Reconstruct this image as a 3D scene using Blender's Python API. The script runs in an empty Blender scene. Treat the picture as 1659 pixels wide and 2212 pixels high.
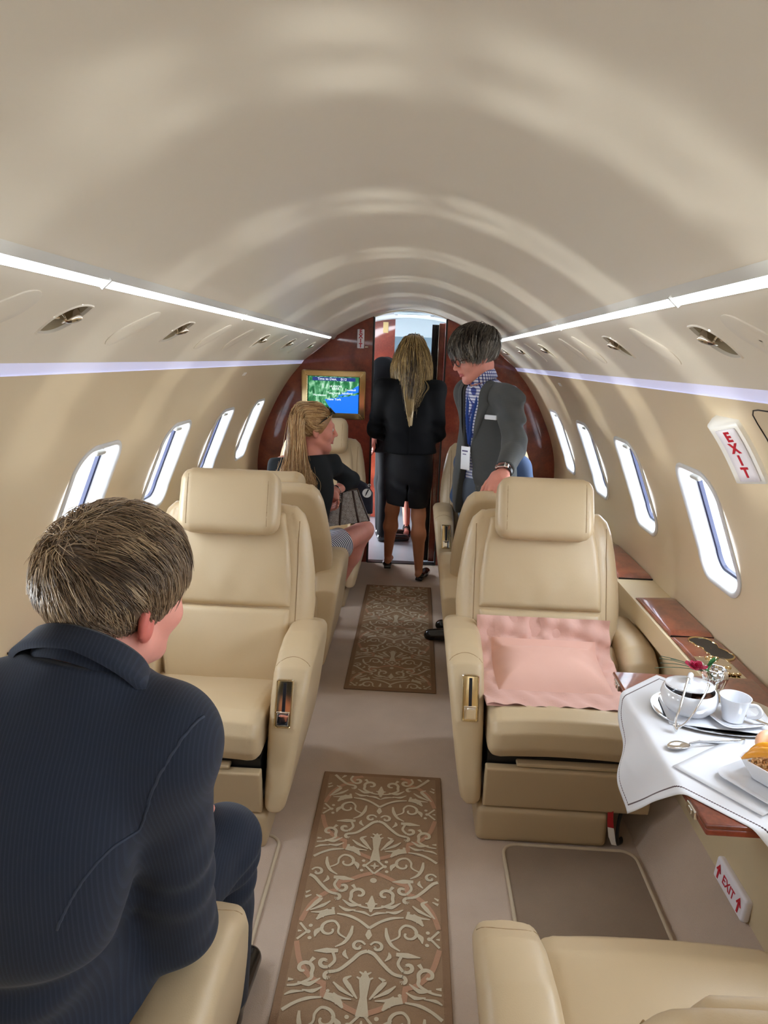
import bpy, bmesh, math, random
import numpy as np
from mathutils import Vector, Matrix
random.seed(7); np.random.seed(7)
SC = bpy.context.scene
COL = SC.collection
PI = math.pi

# ------------------------------------------------------------------ camera
F_PX, IW, IH = 1534.0, 1659, 2212
CAM = np.array([0.07, 0.0, 1.62])
def _axes(yaw, pitch, roll):
    y, p, r = np.radians([yaw, pitch, roll])
    f = np.array([-np.sin(y)*np.cos(p), np.cos(y)*np.cos(p), -np.sin(p)])
    r0 = np.cross(f, [0, 0, 1]); r0 /= np.linalg.norm(r0); u0 = np.cross(r0, f)
    return np.cos(r)*r0+np.sin(r)*u0, -np.sin(r)*r0+np.cos(r)*u0, f
CR, CU, CF = _axes(2.3, 12.6, 2.0)
cd = bpy.data.cameras.new('camera'); cam = bpy.data.objects.new('camera', cd); COL.objects.link(cam)
cd.sensor_fit = 'VERTICAL'; cd.sensor_height = 36; cd.lens = 36*F_PX/IH; cd.clip_start = .02; cd.clip_end = 200
M = Matrix.Identity(4)
for i in range(3):
    M[i][0] = CR[i]; M[i][1] = CU[i]; M[i][2] = -CF[i]; M[i][3] = CAM[i]
cam.matrix_world = M
SC.camera = cam

# ------------------------------------------------------------------ materials
def lin(c):
    return tuple(((v/255.)/12.92 if v/255. <= .04045 else ((v/255.+.055)/1.055)**2.4) for v in c)
MATS = {}
def mat(name, rgb, rough=.5, metal=0., coat=0., coat_rough=.1, spec=.5, bump=0., bscale=200., bdetail=3., var=0., vscale=8.,
        emit=None, estr=0., sheen=0., sss=0., trans=0., ior=1.5, wave=None):
    """procedural principled material; rgb is sRGB 0-255"""
    m = bpy.data.materials.new(name); m.use_nodes = True
    nt = m.node_tree; b = nt.nodes['Principled BSDF']; L = nt.links.new
    c = lin(rgb)
    b.inputs['Base Color'].default_value = (*c, 1); b.inputs['Roughness'].default_value = rough
    b.inputs['Metallic'].default_value = metal; b.inputs['Coat Weight'].default_value = coat
    b.inputs['Coat Roughness'].default_value = coat_rough; b.inputs['Specular IOR Level'].default_value = spec
    b.inputs['Sheen Weight'].default_value = sheen; b.inputs['Transmission Weight'].default_value = trans
    b.inputs['IOR'].default_value = ior
    if sss: b.inputs['Subsurface Weight'].default_value = sss; b.inputs['Subsurface Scale'].default_value = .01
    if emit:
        b.inputs['Emission Color'].default_value = (*lin(emit), 1); b.inputs['Emission Strength'].default_value = estr
    if bump or var:
        tc = nt.nodes.new('ShaderNodeTexCoord')
    if bump:
        n = nt.nodes.new('ShaderNodeTexNoise'); n.inputs['Scale'].default_value = bscale; n.inputs['Detail'].default_value = bdetail
        L(tc.outputs['Object'], n.inputs['Vector'])
        bp = nt.nodes.new('ShaderNodeBump'); bp.inputs['Strength'].default_value = bump; bp.inputs['Distance'].default_value = .002
        L(n.outputs['Fac'], bp.inputs['Height']); L(bp.outputs['Normal'], b.inputs['Normal'])
    if var:
        n = nt.nodes.new('ShaderNodeTexNoise'); n.inputs['Scale'].default_value = vscale; n.inputs['Detail'].default_value = 4
        L(tc.outputs['Object'], n.inputs['Vector'])
        mx = nt.nodes.new('ShaderNodeMix'); mx.data_type = 'RGBA'
        mx.inputs[6].default_value = (*[v*(1-var) for v in c], 1); mx.inputs[7].default_value = (*[min(1, v*(1+var)) for v in c], 1)
        L(n.outputs['Fac'], mx.inputs[0]); L(mx.outputs[2], b.inputs['Base Color'])
    MATS[name] = m
    return m
def ramp(nt, fac, stops, interp='LINEAR'):
    r = nt.nodes.new('ShaderNodeValToRGB'); cr = r.color_ramp; cr.interpolation = interp
    while len(cr.elements) < len(stops): cr.elements.new(.5)
    for e, (p, c) in zip(cr.elements, stops): e.position = p; e.color = (*lin(c), 1)
    nt.links.new(fac, r.inputs['Fac']); return r

mat('leather', (197, 175, 140), .42, bump=.12, bscale=420, var=.04, vscale=5, coat=.12, coat_rough=.25)
mat('leather_dark', (172, 148, 112), .5, bump=.1, bscale=420)
mat('leather_seam', (150, 122, 86), .6)
mat('vinyl_panel', (182, 160, 126), .45, bump=.15, bscale=500)
mat('ceiling_satin', (230, 222, 205), .5, coat=.35, coat_rough=.25, spec=.3)
mat('wall_satin', (222, 204, 172), .5, coat=.35, coat_rough=.2, bump=.03, bscale=350)
mat('ledge_cream', (205, 186, 150), .45, bump=.08, bscale=400)
mat('carpet', (186, 167, 150), .95, bump=.8, bscale=320, var=.14, vscale=7, sheen=.25, spec=.1)
mat('carpet_mat', (138, 119, 100), .95, bump=.8, bscale=320, var=.16, vscale=6, sheen=.2, spec=.1)
mat('carpet_binding', (188, 172, 148), .9, bump=.5, bscale=300)
mat('rug_ground', (150, 123, 97), .95, bump=.8, bscale=350, var=.10, vscale=20, spec=.1)
mat('rug_border', (138, 110, 86), .95, bump=.8, bscale=350, var=.08, vscale=20, spec=.1)
mat('rug_scroll', (196, 183, 159), .9, bump=.6, bscale=350, spec=.1)
mat('rug_rose', (178, 138, 112), .95, bump=.6, bscale=350, spec=.1)
mat('chrome', (235, 228, 215), .06, metal=1.)
mat('gold_plate', (225, 200, 150), .12, metal=1.)
mat('steel', (225, 225, 225), .12, metal=1.)
mat('black_slot', (10, 12, 24), .3)
mat('black_plastic', (14, 14, 16), .35)
mat('white_plastic', (238, 236, 230), .35)
mat('lens_white', (240, 240, 236), .4, emit=(240, 246, 255), estr=4.5)
mat('lens_soft', (236, 240, 240), .4, emit=(226, 240, 255), estr=1.2)
mat('lens_lilac', (212, 212, 232), .5, emit=(200, 204, 246), estr=.28)
mat('strip_cover', (226, 226, 220), .3)
mat('window_trim', (218, 220, 222), .35, coat=.2)
mat('window_gap', (34, 38, 66), .4)
mat('shade_tab', (206, 204, 196), .4)
mat('red_letters', (190, 20, 45), .5)
mat('sign_face', (236, 232, 238), .4)
mat('cloth_white', (226, 227, 231), .85, bump=.1, bscale=600)
mat('stitch_brown', (66, 40, 44), .8)
mat('china', (226, 228, 233), .12, coat=.4, coat_rough=.05)
mat('napkin', (226, 228, 233), .85, bump=.1, bscale=500)
mat('sugar_brown', (96, 56, 34), .8, bump=.5, bscale=300)
mat('melon', (238, 164, 50), .35, var=.15, vscale=40, coat=.3)
mat('grapefruit', (244, 190, 152), .35, var=.12, vscale=60, coat=.3)
mat('mango', (240, 170, 30), .35, var=.1, vscale=40, coat=.3)
mat('granola', (196, 160, 110), .85, var=.3, vscale=200)
mat('rose', (170, 16, 64), .5, var=.2, vscale=60)
mat('leaf', (66, 120, 70), .5, var=.2, vscale=60)
mat('grass_leaf', (96, 130, 104), .5)
mat('pink_cotton', (222, 175, 158), .8, bump=.12, bscale=500, sheen=.2)
mat('pink_damask', (214, 170, 156), .75, bump=.6, bscale=60, sheen=.2)
mat('screen_navy', (28, 44, 104), .5, emit=(34, 52, 120), estr=.8)
mat('screen_text', (235, 240, 245), .5, emit=(235, 240, 245), estr=.9)
mat('crystal', (235, 240, 245), .03, trans=1., ior=1.45)
mat('skin', (214, 158, 136), .5, sss=.08, var=.07, vscale=30, spec=.35)
mat('skin_pink', (220, 150, 134), .5, sss=.08, var=.09, vscale=30, spec=.35)
mat('skin_tan', (186, 128, 98), .5, sss=.08, var=.06, vscale=20, spec=.35)
mat('ear_red', (204, 112, 100), .5, sss=.15, spec=.35)
mat('lips', (196, 104, 104), .4)
mat('eye_white', (225, 222, 218), .2)
mat('eye_dark', (40, 32, 30), .2)
mat('nail', (238, 214, 206), .25)
mat('shoe_black', (14, 13, 14), .22, coat=.4)
mat('suit_black', (16, 17, 20), .8, bump=.1, bscale=500, spec=.15)
mat('skirt_black', (15, 17, 23), .6, bump=.08, bscale=400, spec=.3)
mat('suit_seam', (46, 54, 70), .8)
mat('jacket_dark', (30, 34, 38), .8, bump=.1, bscale=500, spec=.2)
mat('trouser_slate', (92, 104, 122), .85, bump=.3, bscale=350, var=.08, vscale=30)
mat('blue_suit', (58, 80, 116), .8, bump=.1, bscale=400)
mat('navy_fabric', (20, 22, 40), .7, bump=.1, bscale=300)
mat('royal_blue', (34, 52, 130), .7)
mat('lanyard_blue', (34, 74, 160), .6)
mat('badge_white', (236, 238, 242), .3)
mat('badge_ink', (90, 80, 120), .5)
mat('bag_trim', (66, 46, 40), .4, coat=.2)
mat('frame_black', (18, 16, 16), .25)
mat('frame_brown', (70, 40, 34), .25)
mat('outer_metal', (190, 190, 195), .5)
mat('galley_blue', (176, 202, 214), .5)
mat('vestibule_white', (190, 203, 209), .45)
mat('vestibule_floor', (150, 152, 158), .3, var=.12, vscale=6)
mat('curtain_brown', (58, 34, 26), .5)
mat('gold_panel', (220, 192, 130), .35)
mat('dark_edge', (24, 16, 14), .5)
mat('white_strip', (230, 226, 220), .6)
mat('red_tag', (170, 30, 36), .6)
mat('hair_brown_a', (128, 106, 84), .38); mat('hair_brown_b', (158, 134, 106), .36); mat('hair_brown_c', (94, 76, 60), .42); mat('hair_brown_d', (190, 166, 134), .36); mat('recess_gold', (176, 160, 130), .25, coat=.5)
mat('hair_grey_a', (106, 98, 88), .42); mat('hair_grey_b', (134, 127, 116), .38); mat('hair_grey_c', (62, 55, 49), .45); mat('hair_grey_d', (176, 172, 162), .38)
mat('hair_gold_a', (196, 158, 108), .36); mat('hair_gold_b', (162, 122, 80), .38); mat('hair_gold_c', (220, 190, 144), .34); mat('hair_gold_d', (128, 92, 60), .4)
mat('hair_blond_a', (168, 142, 92), .4); mat('hair_blond_b', (196, 168, 112), .38); mat('hair_blond_c', (108, 86, 56), .42); mat('hair_blond_d', (72, 56, 40), .45)
mat('hair_dark', (38, 30, 26), .45)

def wood(name, c1, c2, c3, scale=3., coat=1., stretch=(1, 1, 1)):
    m = bpy.data.materials.new(name); m.use_nodes = True; nt = m.node_tree; b = nt.nodes['Principled BSDF']; L = nt.links.new
    tc = nt.nodes.new('ShaderNodeTexCoord'); mp = nt.nodes.new('ShaderNodeMapping'); mp.inputs['Scale'].default_value = stretch
    L(tc.outputs['Object'], mp.inputs['Vector'])
    n = nt.nodes.new('ShaderNodeTexNoise'); n.inputs['Scale'].default_value = scale; n.inputs['Detail'].default_value = 8; n.inputs['Distortion'].default_value = 1.6
    L(mp.outputs['Vector'], n.inputs['Vector'])
    n2 = nt.nodes.new('ShaderNodeTexNoise'); n2.inputs['Scale'].default_value = scale*22; n2.inputs['Detail'].default_value = 5
    L(mp.outputs['Vector'], n2.inputs['Vector'])
    ma = nt.nodes.new('ShaderNodeMath'); ma.operation = 'MULTIPLY_ADD'; L(n2.outputs['Fac'], ma.inputs[0]); ma.inputs[1].default_value = .3
    L(n.outputs['Fac'], ma.inputs[2])
    r = ramp(nt, ma.outputs[0], [(.38, c1), (.62, c2), (.85, c3)])
    L(r.outputs['Color'], b.inputs['Base Color']); b.inputs['Roughness'].default_value = .3
    b.inputs['Coat Weight'].default_value = coat; b.inputs['Coat Roughness'].default_value = .05; b.inputs['Specular IOR Level'].default_value = .3
    MATS[name] = m; return m
wood('mahogany', (92, 34, 24), (128, 52, 36), (150, 70, 48), 3.)
wood('mahogany_ledge', (84, 34, 24), (128, 62, 42), (150, 80, 54), 5.)

def stripe_cloth(name, ca, cb, freq, rough=.85, vec='Object', axis=0, duty=.12, soft=.05, vec2=None):
    """fine woven pinstripe or stripe along one axis"""
    m = bpy.data.materials.new(name); m.use_nodes = True; nt = m.node_tree; b = nt.nodes['Principled BSDF']; L = nt.links.new
    tc = nt.nodes.new('ShaderNodeTexCoord'); sx = nt.nodes.new('ShaderNodeSeparateXYZ')
    L(tc.outputs[vec], sx.inputs[0])
    mu = nt.nodes.new('ShaderNodeMath'); mu.operation = 'MULTIPLY'; L(sx.outputs[axis], mu.inputs[0]); mu.inputs[1].default_value = freq
    fr = nt.nodes.new('ShaderNodeMath'); fr.operation = 'FRACT'; L(mu.outputs[0], fr.inputs[0])
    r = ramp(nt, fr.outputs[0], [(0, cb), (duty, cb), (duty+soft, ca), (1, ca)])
    no = nt.nodes.new('ShaderNodeTexNoise'); no.inputs['Scale'].default_value = 600; L(tc.outputs['Object'], no.inputs['Vector'])
    bp = nt.nodes.new('ShaderNodeBump'); bp.inputs['Strength'].default_value = .12; bp.inputs['Distance'].default_value = .002
    L(no.outputs['Fac'], bp.inputs['Height']); L(bp.outputs['Normal'], b.inputs['Normal'])
    L(r.outputs['Color'], b.inputs['Base Color']); b.inputs['Roughness'].default_value = rough; b.inputs['Sheen Weight'].default_value = .1
    b.inputs['Specular IOR Level'].default_value = .2
    MATS[name] = m; return m
stripe_cloth('pinstripe_navy', (34, 40, 53), (40, 47, 62), 210, duty=.2, soft=.3)
stripe_cloth('grey_wool', (72, 74, 74), (84, 86, 86), 260, axis=2, duty=.3, soft=.3)
stripe_cloth('skirt_stripe', (236, 238, 244), (34, 42, 84), 80, axis=1, duty=.5, soft=.05)
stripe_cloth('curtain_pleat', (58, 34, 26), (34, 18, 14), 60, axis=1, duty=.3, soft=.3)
def check_cloth(name):
    m = bpy.data.materials.new(name); m.use_nodes = True; nt = m.node_tree; b = nt.nodes['Principled BSDF']; L = nt.links.new
    tc = nt.nodes.new('ShaderNodeTexCoord'); sx = nt.nodes.new('ShaderNodeSeparateXYZ'); L(tc.outputs['Object'], sx.inputs[0])
    ad = nt.nodes.new('ShaderNodeMath'); ad.operation = 'ADD'; L(sx.outputs[0], ad.inputs[0]); L(sx.outputs[1], ad.inputs[1])
    rs = []
    for src in (ad.outputs[0], sx.outputs[2]):
        mu = nt.nodes.new('ShaderNodeMath'); mu.operation = 'MULTIPLY'; L(src, mu.inputs[0]); mu.inputs[1].default_value = 62
        fr = nt.nodes.new('ShaderNodeMath'); fr.operation = 'FRACT'; L(mu.outputs[0], fr.inputs[0])
        rs.append(ramp(nt, fr.outputs[0], [(0, (60, 76, 150)), (.3, (70, 86, 158)), (.38, (236, 238, 246)), (1, (236, 238, 246))]))
    mx = nt.nodes.new('ShaderNodeMix'); mx.data_type = 'RGBA'; mx.blend_type = 'MULTIPLY'; mx.inputs[0].default_value = .9
    L(rs[0].outputs[0], mx.inputs[6]); L(rs[1].outputs[0], mx.inputs[7]); L(mx.outputs[2], b.inputs['Base Color']); b.inputs['Roughness'].default_value = .8
    MATS[name] = m
check_cloth('shirt_check')
def bag_canvas(name):
    m = bpy.data.materials.new(name); m.use_nodes = True; nt = m.node_tree; b = nt.nodes['Principled BSDF']; L = nt.links.new
    tc = nt.nodes.new('ShaderNodeTexCoord')
    v = nt.nodes.new('ShaderNodeTexVoronoi'); v.inputs['Scale'].default_value = 46; v.inputs['Randomness'].default_value = .0
    mp = nt.nodes.new('ShaderNodeMapping'); mp.inputs['Rotation'].default_value = (0.6, 0, .78); L(tc.outputs['Object'], mp.inputs['Vector']); L(mp.outputs['Vector'], v.inputs['Vector'])
    r = ramp(nt, v.outputs['Distance'], [(.0, (150, 144, 140)), (.22, (112, 104, 100)), (.36, (168, 164, 162)), (.5, (128, 120, 116)), (.62, (160, 156, 154))])
    L(r.outputs[0], b.inputs['Base Color']); b.inputs['Roughness'].default_value = .4; b.inputs['Coat Weight'].default_value = .2
    MATS[name] = m
bag_canvas('bag_canvas')
def glass_thin(name):
    m = bpy.data.materials.new(name); m.use_nodes = True; nt = m.node_tree; L = nt.links.new
    nt.nodes.remove(nt.nodes['Principled BSDF']); out = nt.nodes['Material Output']
    t = nt.nodes.new('ShaderNodeBsdfTransparent'); t.inputs[0].default_value = (.94, .96, .98, 1)
    g = nt.nodes.new('ShaderNodeBsdfGlossy'); g.inputs['Roughness'].default_value = .02
    fr = nt.nodes.new('ShaderNodeFresnel'); fr.inputs['IOR'].default_value = 1.3
    mx = nt.nodes.new('ShaderNodeMixShader'); L(fr.outputs[0], mx.inputs[0]); L(t.outputs[0], mx.inputs[1]); L(g.outputs[0], mx.inputs[2])
    L(mx.outputs[0], out.inputs['Surface']); MATS[name] = m
glass_thin('window_glass')
def screen_map(name):
    """terrain map with a bay and a sound, drawn by noise and planes in the screen's own coordinates"""
    m = bpy.data.materials.new(name); m.use_nodes = True; nt = m.node_tree; b = nt.nodes['Principled BSDF']; L = nt.links.new
    tc = nt.nodes.new('ShaderNodeTexCoord'); sx = nt.nodes.new('ShaderNodeSeparateXYZ'); L(tc.outputs['UV'], sx.inputs[0])
    mp = nt.nodes.new('ShaderNodeMapping'); mp.inputs['Rotation'].default_value = (0, 0, -.7); mp.inputs['Scale'].default_value = (14, 5, 1)
    L(tc.outputs['UV'], mp.inputs['Vector'])
    n = nt.nodes.new('ShaderNodeTexNoise'); n.inputs['Scale'].default_value = 1.; n.inputs['Detail'].default_value = 7; n.inputs['Distortion'].default_value = .8
    L(mp.outputs['Vector'], n.inputs['Vector'])
    land = ramp(nt, n.outputs['Fac'], [(.3, (10, 70, 40)), (.48, (40, 120, 70)), (.58, (110, 170, 130)), (.72, (190, 220, 200))])
    n2 = nt.nodes.new('ShaderNodeTexNoise'); n2.inputs['Scale'].default_value = 9; L(tc.outputs['UV'], n2.inputs['Vector'])
    def math_(op, a, b_):
        k = nt.nodes.new('ShaderNodeMath'); k.operation = op
        for i, s in enumerate((a, b_)):
            if isinstance(s, (int, float)): k.inputs[i].default_value = s
            else: L(s, k.inputs[i])
        return k.outputs[0]
    wob = math_('MULTIPLY', math_('SUBTRACT', n2.outputs['Fac'], .5), .10)
    u, v = sx.outputs[0], math_('ADD', sx.outputs[1], wob)
    # ocean: v < .34 + .2u and right of the coast
    c1 = math_('LESS_THAN', v, math_('MULTIPLY_ADD' if False else 'ADD', .30, math_('MULTIPLY', u, .22)))
    c1 = math_('MULTIPLY', c1, math_('GREATER_THAN', u, math_('SUBTRACT', .52, math_('MULTIPLY', v, .5))))
    # sound: band between two lines at the right
    lo = math_('ADD', .28, math_('MULTIPLY', u, .30)); hi = math_('ADD', .12, math_('MULTIPLY', u, .62))
    c2 = math_('MULTIPLY', math_('MULTIPLY', math_('GREATER_THAN', v, lo), math_('LESS_THAN', v, hi)), math_('GREATER_THAN', u, .6))
    sea = math_('MAXIMUM', c1, c2)
    mx = nt.nodes.new('ShaderNodeMix'); mx.data_type = 'RGBA'; L(sea, mx.inputs[0]); L(land.outputs[0], mx.inputs[6]); mx.inputs[7].default_value = (*lin((22, 110, 225)), 1)
    L(mx.outputs[2], b.inputs['Base Color']); L(mx.outputs[2], b.inputs['Emission Color']); b.inputs['Emission Strength'].default_value = .75
    b.inputs['Roughness'].default_value = .3
    MATS[name] = m
screen_map('screen_map')

# ------------------------------------------------------------------ objects
def setp(o, label=None, cat=None, group=None, kind=None):
    if label: o['label'] = label
    if cat: o['category'] = cat
    if group: o['group'] = group
    if kind: o['kind'] = kind
    return o
def wloc(o):
    v = Vector((0, 0, 0))
    while o: v += o.location; o = o.parent
    return v
def mk(name, V, Fc, m, parent=None, smooth=True, sharp=40, mi=None, world=True, uv=None):
    """one mesh object; V in world coordinates (world=True) or in the parent's frame"""
    me = bpy.data.meshes.new(name)
    V = np.asarray(V, float)
    if parent is not None and world:
        V = V-np.array(wloc(parent))
    me.from_pydata(V.tolist(), [], [list(map(int, f)) for f in Fc]); 
    for k in (m if isinstance(m, (list, tuple)) else [m]): me.materials.append(MATS[k])
    if mi is not None: me.polygons.foreach_set('material_index', np.asarray(mi, np.int32))
    if uv is not None:
        ul = me.uv_layers.new(name='UVMap'); li = np.zeros(len(me.loops), np.int32); me.loops.foreach_get('vertex_index', li)
        ul.data.foreach_set('uv', np.asarray(uv, np.float32)[li].ravel())
    me.polygons.foreach_set('use_smooth', [smooth]*len(me.polygons))
    if smooth and sharp: me.set_sharp_from_angle(angle=math.radians(sharp))
    me.validate(); me.update()
    o = bpy.data.objects.new(name, me); COL.objects.link(o)
    if parent is not None: o.parent = parent
    return o
def thing(name, label, cat, loc=(0, 0, 0), rz=0, group=None, kind=None):
    o = bpy.data.objects.new(name, None); COL.objects.link(o); o.location = loc; o.rotation_euler = (0, 0, rz)
    o.empty_display_size = .05
    return setp(o, label, cat, group, kind)
def dup(o, parent=None):
    c = o.copy(); COL.objects.link(c)
    if parent is not None: c.parent = parent
    for ch in list(o.children): dup(ch, c)
    return c

class MB:
    """collects shapes of one mesh"""
    def __init__(s): s.V = []; s.F = []; s.M = []; s.n = 0; s.m = 0
    def add(s, V, Fc, m=None, T=None):
        V = np.asarray(V, float).reshape(-1, 3)
        if T is not None: V = V@np.array(T)[:3, :3].T+np.array(T)[:3, 3]
        s.V.append(V); s.F += [[int(i)+s.n for i in f] for f in Fc]; s.M += [s.m if m is None else m]*len(Fc); s.n += len(V); return s
    def build(s, name, m, parent=None, **k):
        return mk(name, np.vstack(s.V), s.F, m, parent, mi=s.M, **k)
    def box(s, lo, hi, m=None, T=None):
        (a, b, c), (d, e, f) = lo, hi
        V = [(a, b, c), (d, b, c), (d, e, c), (a, e, c), (a, b, f), (d, b, f), (d, e, f), (a, e, f)]
        return s.add(V, [(0, 3, 2, 1), (4, 5, 6, 7), (0, 1, 5, 4), (1, 2, 6, 5), (2, 3, 7, 6), (3, 0, 4, 7)], m, T)
    def rbox(s, c, size, r, m=None, T=None, n=4):
        h = np.array(size)/2.; r = min(r, *(h*.999)); ax = []
        t = np.tan(np.linspace(0, PI/4, n+1))
        for k in range(3):
            inn = h[k]-r
            ax.append(np.r_[-(inn+r*t[::-1]), np.linspace(-inn, inn, 4)[1:-1], inn+r*t])
        V = []; Fc = []
        for k in range(3):
            i, j = (k+1) % 3, (k+2) % 3
            for sg in (-1, 1):
                A, B = np.meshgrid(ax[i], ax[j], indexing='ij'); P = np.zeros(A.shape+(3,)); P[..., i] = A; P[..., j] = B; P[..., k] = sg*h[k]
                q = np.clip(P, -(h-r), h-r); d = P-q; l = np.linalg.norm(d, axis=-1, keepdims=True); P = q+d/np.maximum(l, 1e-9)*r
                base = len(V); na, nb = A.shape; V += P.reshape(-1, 3).tolist()
                for a in range(na-1):
                    for b in range(nb-1):
                        f = [base+a*nb+b, base+(a+1)*nb+b, base+(a+1)*nb+b+1, base+a*nb+b+1]
                        Fc.append(f if sg > 0 else f[::-1])
        return s.add(np.array(V)+np.array(c), Fc, m, T)
    def grid(s, P, m=None, closed_u=False, closed_v=False, flip=False, T=None):
        P = np.asarray(P, float); nu, nv = P.shape[:2]; Fc = []
        for a in range(nu if closed_u else nu-1):
            for b in range(nv if closed_v else nv-1):
                f = [a*nv+b, ((a+1) % nu)*nv+b, ((a+1) % nu)*nv+(b+1) % nv, a*nv+(b+1) % nv]
                Fc.append(f[::-1] if flip else f)
        return s.add(P.reshape(-1, 3), Fc, m, T)
    def tube(s, path, rad, n=8, m=None, cap=True, closed=False, T=None, flat=None):
        P = np.asarray(path, float); k = len(P); rad = np.broadcast_to(np.asarray(rad, float), (k,))
        tn = np.gradient(P, axis=0) if not closed else np.roll(P, -1, 0)-np.roll(P, 1, 0)
        tn /= np.maximum(np.linalg.norm(tn, axis=1, keepdims=True), 1e-9)
        u = np.array([0, 0, 1.]) if abs(tn[0][2]) < .9 else np.array([1., 0, 0]); R = []
        for i in range(k):
            u = u-tn[i]*(u@tn[i]); u /= max(np.linalg.norm(u), 1e-9); w = np.cross(tn[i], u)
            a = np.linspace(0, 2*PI, n, endpoint=False)
            f2 = 1. if flat is None else flat
            R.append(P[i]+rad[i]*(np.cos(a)[:, None]*u+f2*np.sin(a)[:, None]*w))
        R = np.array(R); s.grid(R, m, closed_u=closed, closed_v=True, T=T)
        if cap and not closed:
            s.F.append([s.n-k*n+i for i in range(n)]); s.M.append(s.m if m is None else m)
            s.F.append([s.n-n+i for i in range(n)][::-1]); s.M.append(s.m if m is None else m)
        return s
    def cyl(s, a, b, r, n=20, r2=None, m=None, T=None):
        return s.tube([a, b], [r, r if r2 is None else r2], n, m, T=T)
    def lathe(s, prof, c=(0, 0, 0), n=32, m=None, T=None, sq=None):
        a = np.linspace(0, 2*PI, n, endpoint=False); ca, sa = np.cos(a), np.sin(a)
        if sq:
            k = (np.abs(ca)**sq+np.abs(sa)**sq)**(-1./sq); ca, sa = ca*k, sa*k
        P = np.array([[(r*x, r*y, z) for x, y in zip(ca, sa)] for r, z in prof])+np.array(c)
        return s.grid(P, m, closed_v=True, flip=True, T=T)
    def prism(s, poly, y0, y1, m=None, T=None, axis=1):
        """poly of (a,b); extruded along axis from y0 to y1 (axis 1: a=x,b=z; axis 2: a=x,b=y; axis 0: a=y,b=z)"""
        n = len(poly)
        def P(a, b, y): return (a, y, b) if axis == 1 else ((a, b, y) if axis == 2 else (y, a, b))
        V = [P(a, b, y0) for a, b in poly]+[P(a, b, y1) for a, b in poly]
        Fc = [list(range(n)), list(range(2*n-1, n-1, -1))]+[(i, i+n, (i+1) % n+n, (i+1) % n) for i in range(n)]
        return s.add(V, Fc, m, T)
def fixn(o):
    bm = bmesh.new(); bm.from_mesh(o.data); bmesh.ops.remove_doubles(bm, verts=bm.verts, dist=1e-6); bmesh.ops.recalc_face_normals(bm, faces=bm.faces); bm.to_mesh(o.data); bm.free(); return o
def rot2(c, x, y): return np.cos(c)*x-np.sin(c)*y, np.sin(c)*x+np.cos(c)*y
def rrect(w, h, r, n=6):
    out = []
    for cx, cy, a0 in ((w/2-r, h/2-r, 0), (-w/2+r, h/2-r, PI/2), (-w/2+r, -h/2+r, PI), (w/2-r, -h/2+r, 1.5*PI)):
        for a in np.linspace(a0, a0+PI/2, n+1): out.append((cx+r*math.cos(a), cy+r*math.sin(a)))
    return out
def bez(P, n=12):
    """Catmull-Rom through points"""
    P = np.asarray(P, float); Q = np.vstack([2*P[0]-P[1], P, 2*P[-1]-P[-2]]); out = []
    for i in range(len(P)-1):
        p0, p1, p2, p3 = Q[i:i+4]
        for t in np.linspace(0, 1, n, endpoint=False):
            out.append(.5*((2*p1)+(-p0+p2)*t+(2*p0-5*p1+4*p2-p3)*t*t+(-p0+3*p1-3*p2+p3)*t**3))
    out.append(P[-1]); return np.array(out)
def text_mesh(body, size, m, parent, T, extrude=.0004, name='lettering', bold=0., align='CENTER', space=1.0, label=None):
    """lettering: flat text laid in the frame T (4x4: x along the line, y up the letters, z out of the surface)"""
    cu = bpy.data.curves.new(name, 'FONT'); cu.body = body; cu.size = size; cu.extrude = extrude; cu.align_x = align; cu.align_y = 'CENTER'
    cu.offset = bold; cu.space_line = space; cu.resolution_u = 3
    to = bpy.data.objects.new('t', cu); COL.objects.link(to)
    dg = bpy.context.evaluated_depsgraph_get(); me = bpy.data.meshes.new_from_object(to.evaluated_get(dg))
    bpy.data.objects.remove(to); bpy.data.curves.remove(cu)
    V = np.array([v.co[:] for v in me.vertices]); Fc = [list(p.vertices) for p in me.polygons]; bpy.data.meshes.remove(me)
    T = np.array(T, float); V = V@T[:3, :3].T+T[:3, 3]
    o = mk(name, V, Fc, m, parent, smooth=False)
    if label: o['label'] = label
    return o
def frame(o, x, y, z=None):
    x = np.array(x, float); x /= np.linalg.norm(x); y = np.array(y, float); y -= x*(x@y); y /= np.linalg.norm(y)
    T = np.eye(4); T[:3, 0] = x; T[:3, 1] = y; T[:3, 2] = np.cross(x, y); T[:3, 3] = o; return T

# ------------------------------------------------------------------ implicit surfaces
def smin(a, b, k):
    if k <= 0: return np.minimum(a, b)
    h = np.maximum(k-np.abs(a-b), 0)/k; return np.minimum(a, b)-h*h*k*.25
def smax(a, b, k): return -smin(-a, -b, k)
def cone(P, a, b, ra, rb):
    a = np.asarray(a, float); ab = np.asarray(b, float)-a; t = np.clip(((P-a)@ab)/max(ab@ab, 1e-12), 0, 1)
    return np.linalg.norm(P-a-t[:, None]*ab, axis=1)-(ra+(rb-ra)*t)
def ell(P, c, r, R=None):
    q = P-np.asarray(c, float)
    if R is not None: q = q@R
    r = np.asarray(r, float); k0 = np.linalg.norm(q/r, axis=1); k1 = np.linalg.norm(q/(r*r), axis=1)
    return k0*(k0-1)/np.maximum(k1, 1e-9)
def sbox(P, c, h, r, R=None):
    q = P-np.asarray(c, float)
    if R is not None: q = q@R
    d = np.abs(q)-(np.asarray(h, float)-r)
    return np.linalg.norm(np.maximum(d, 0), axis=1)+np.minimum(d.max(axis=1), 0)-r
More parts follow.
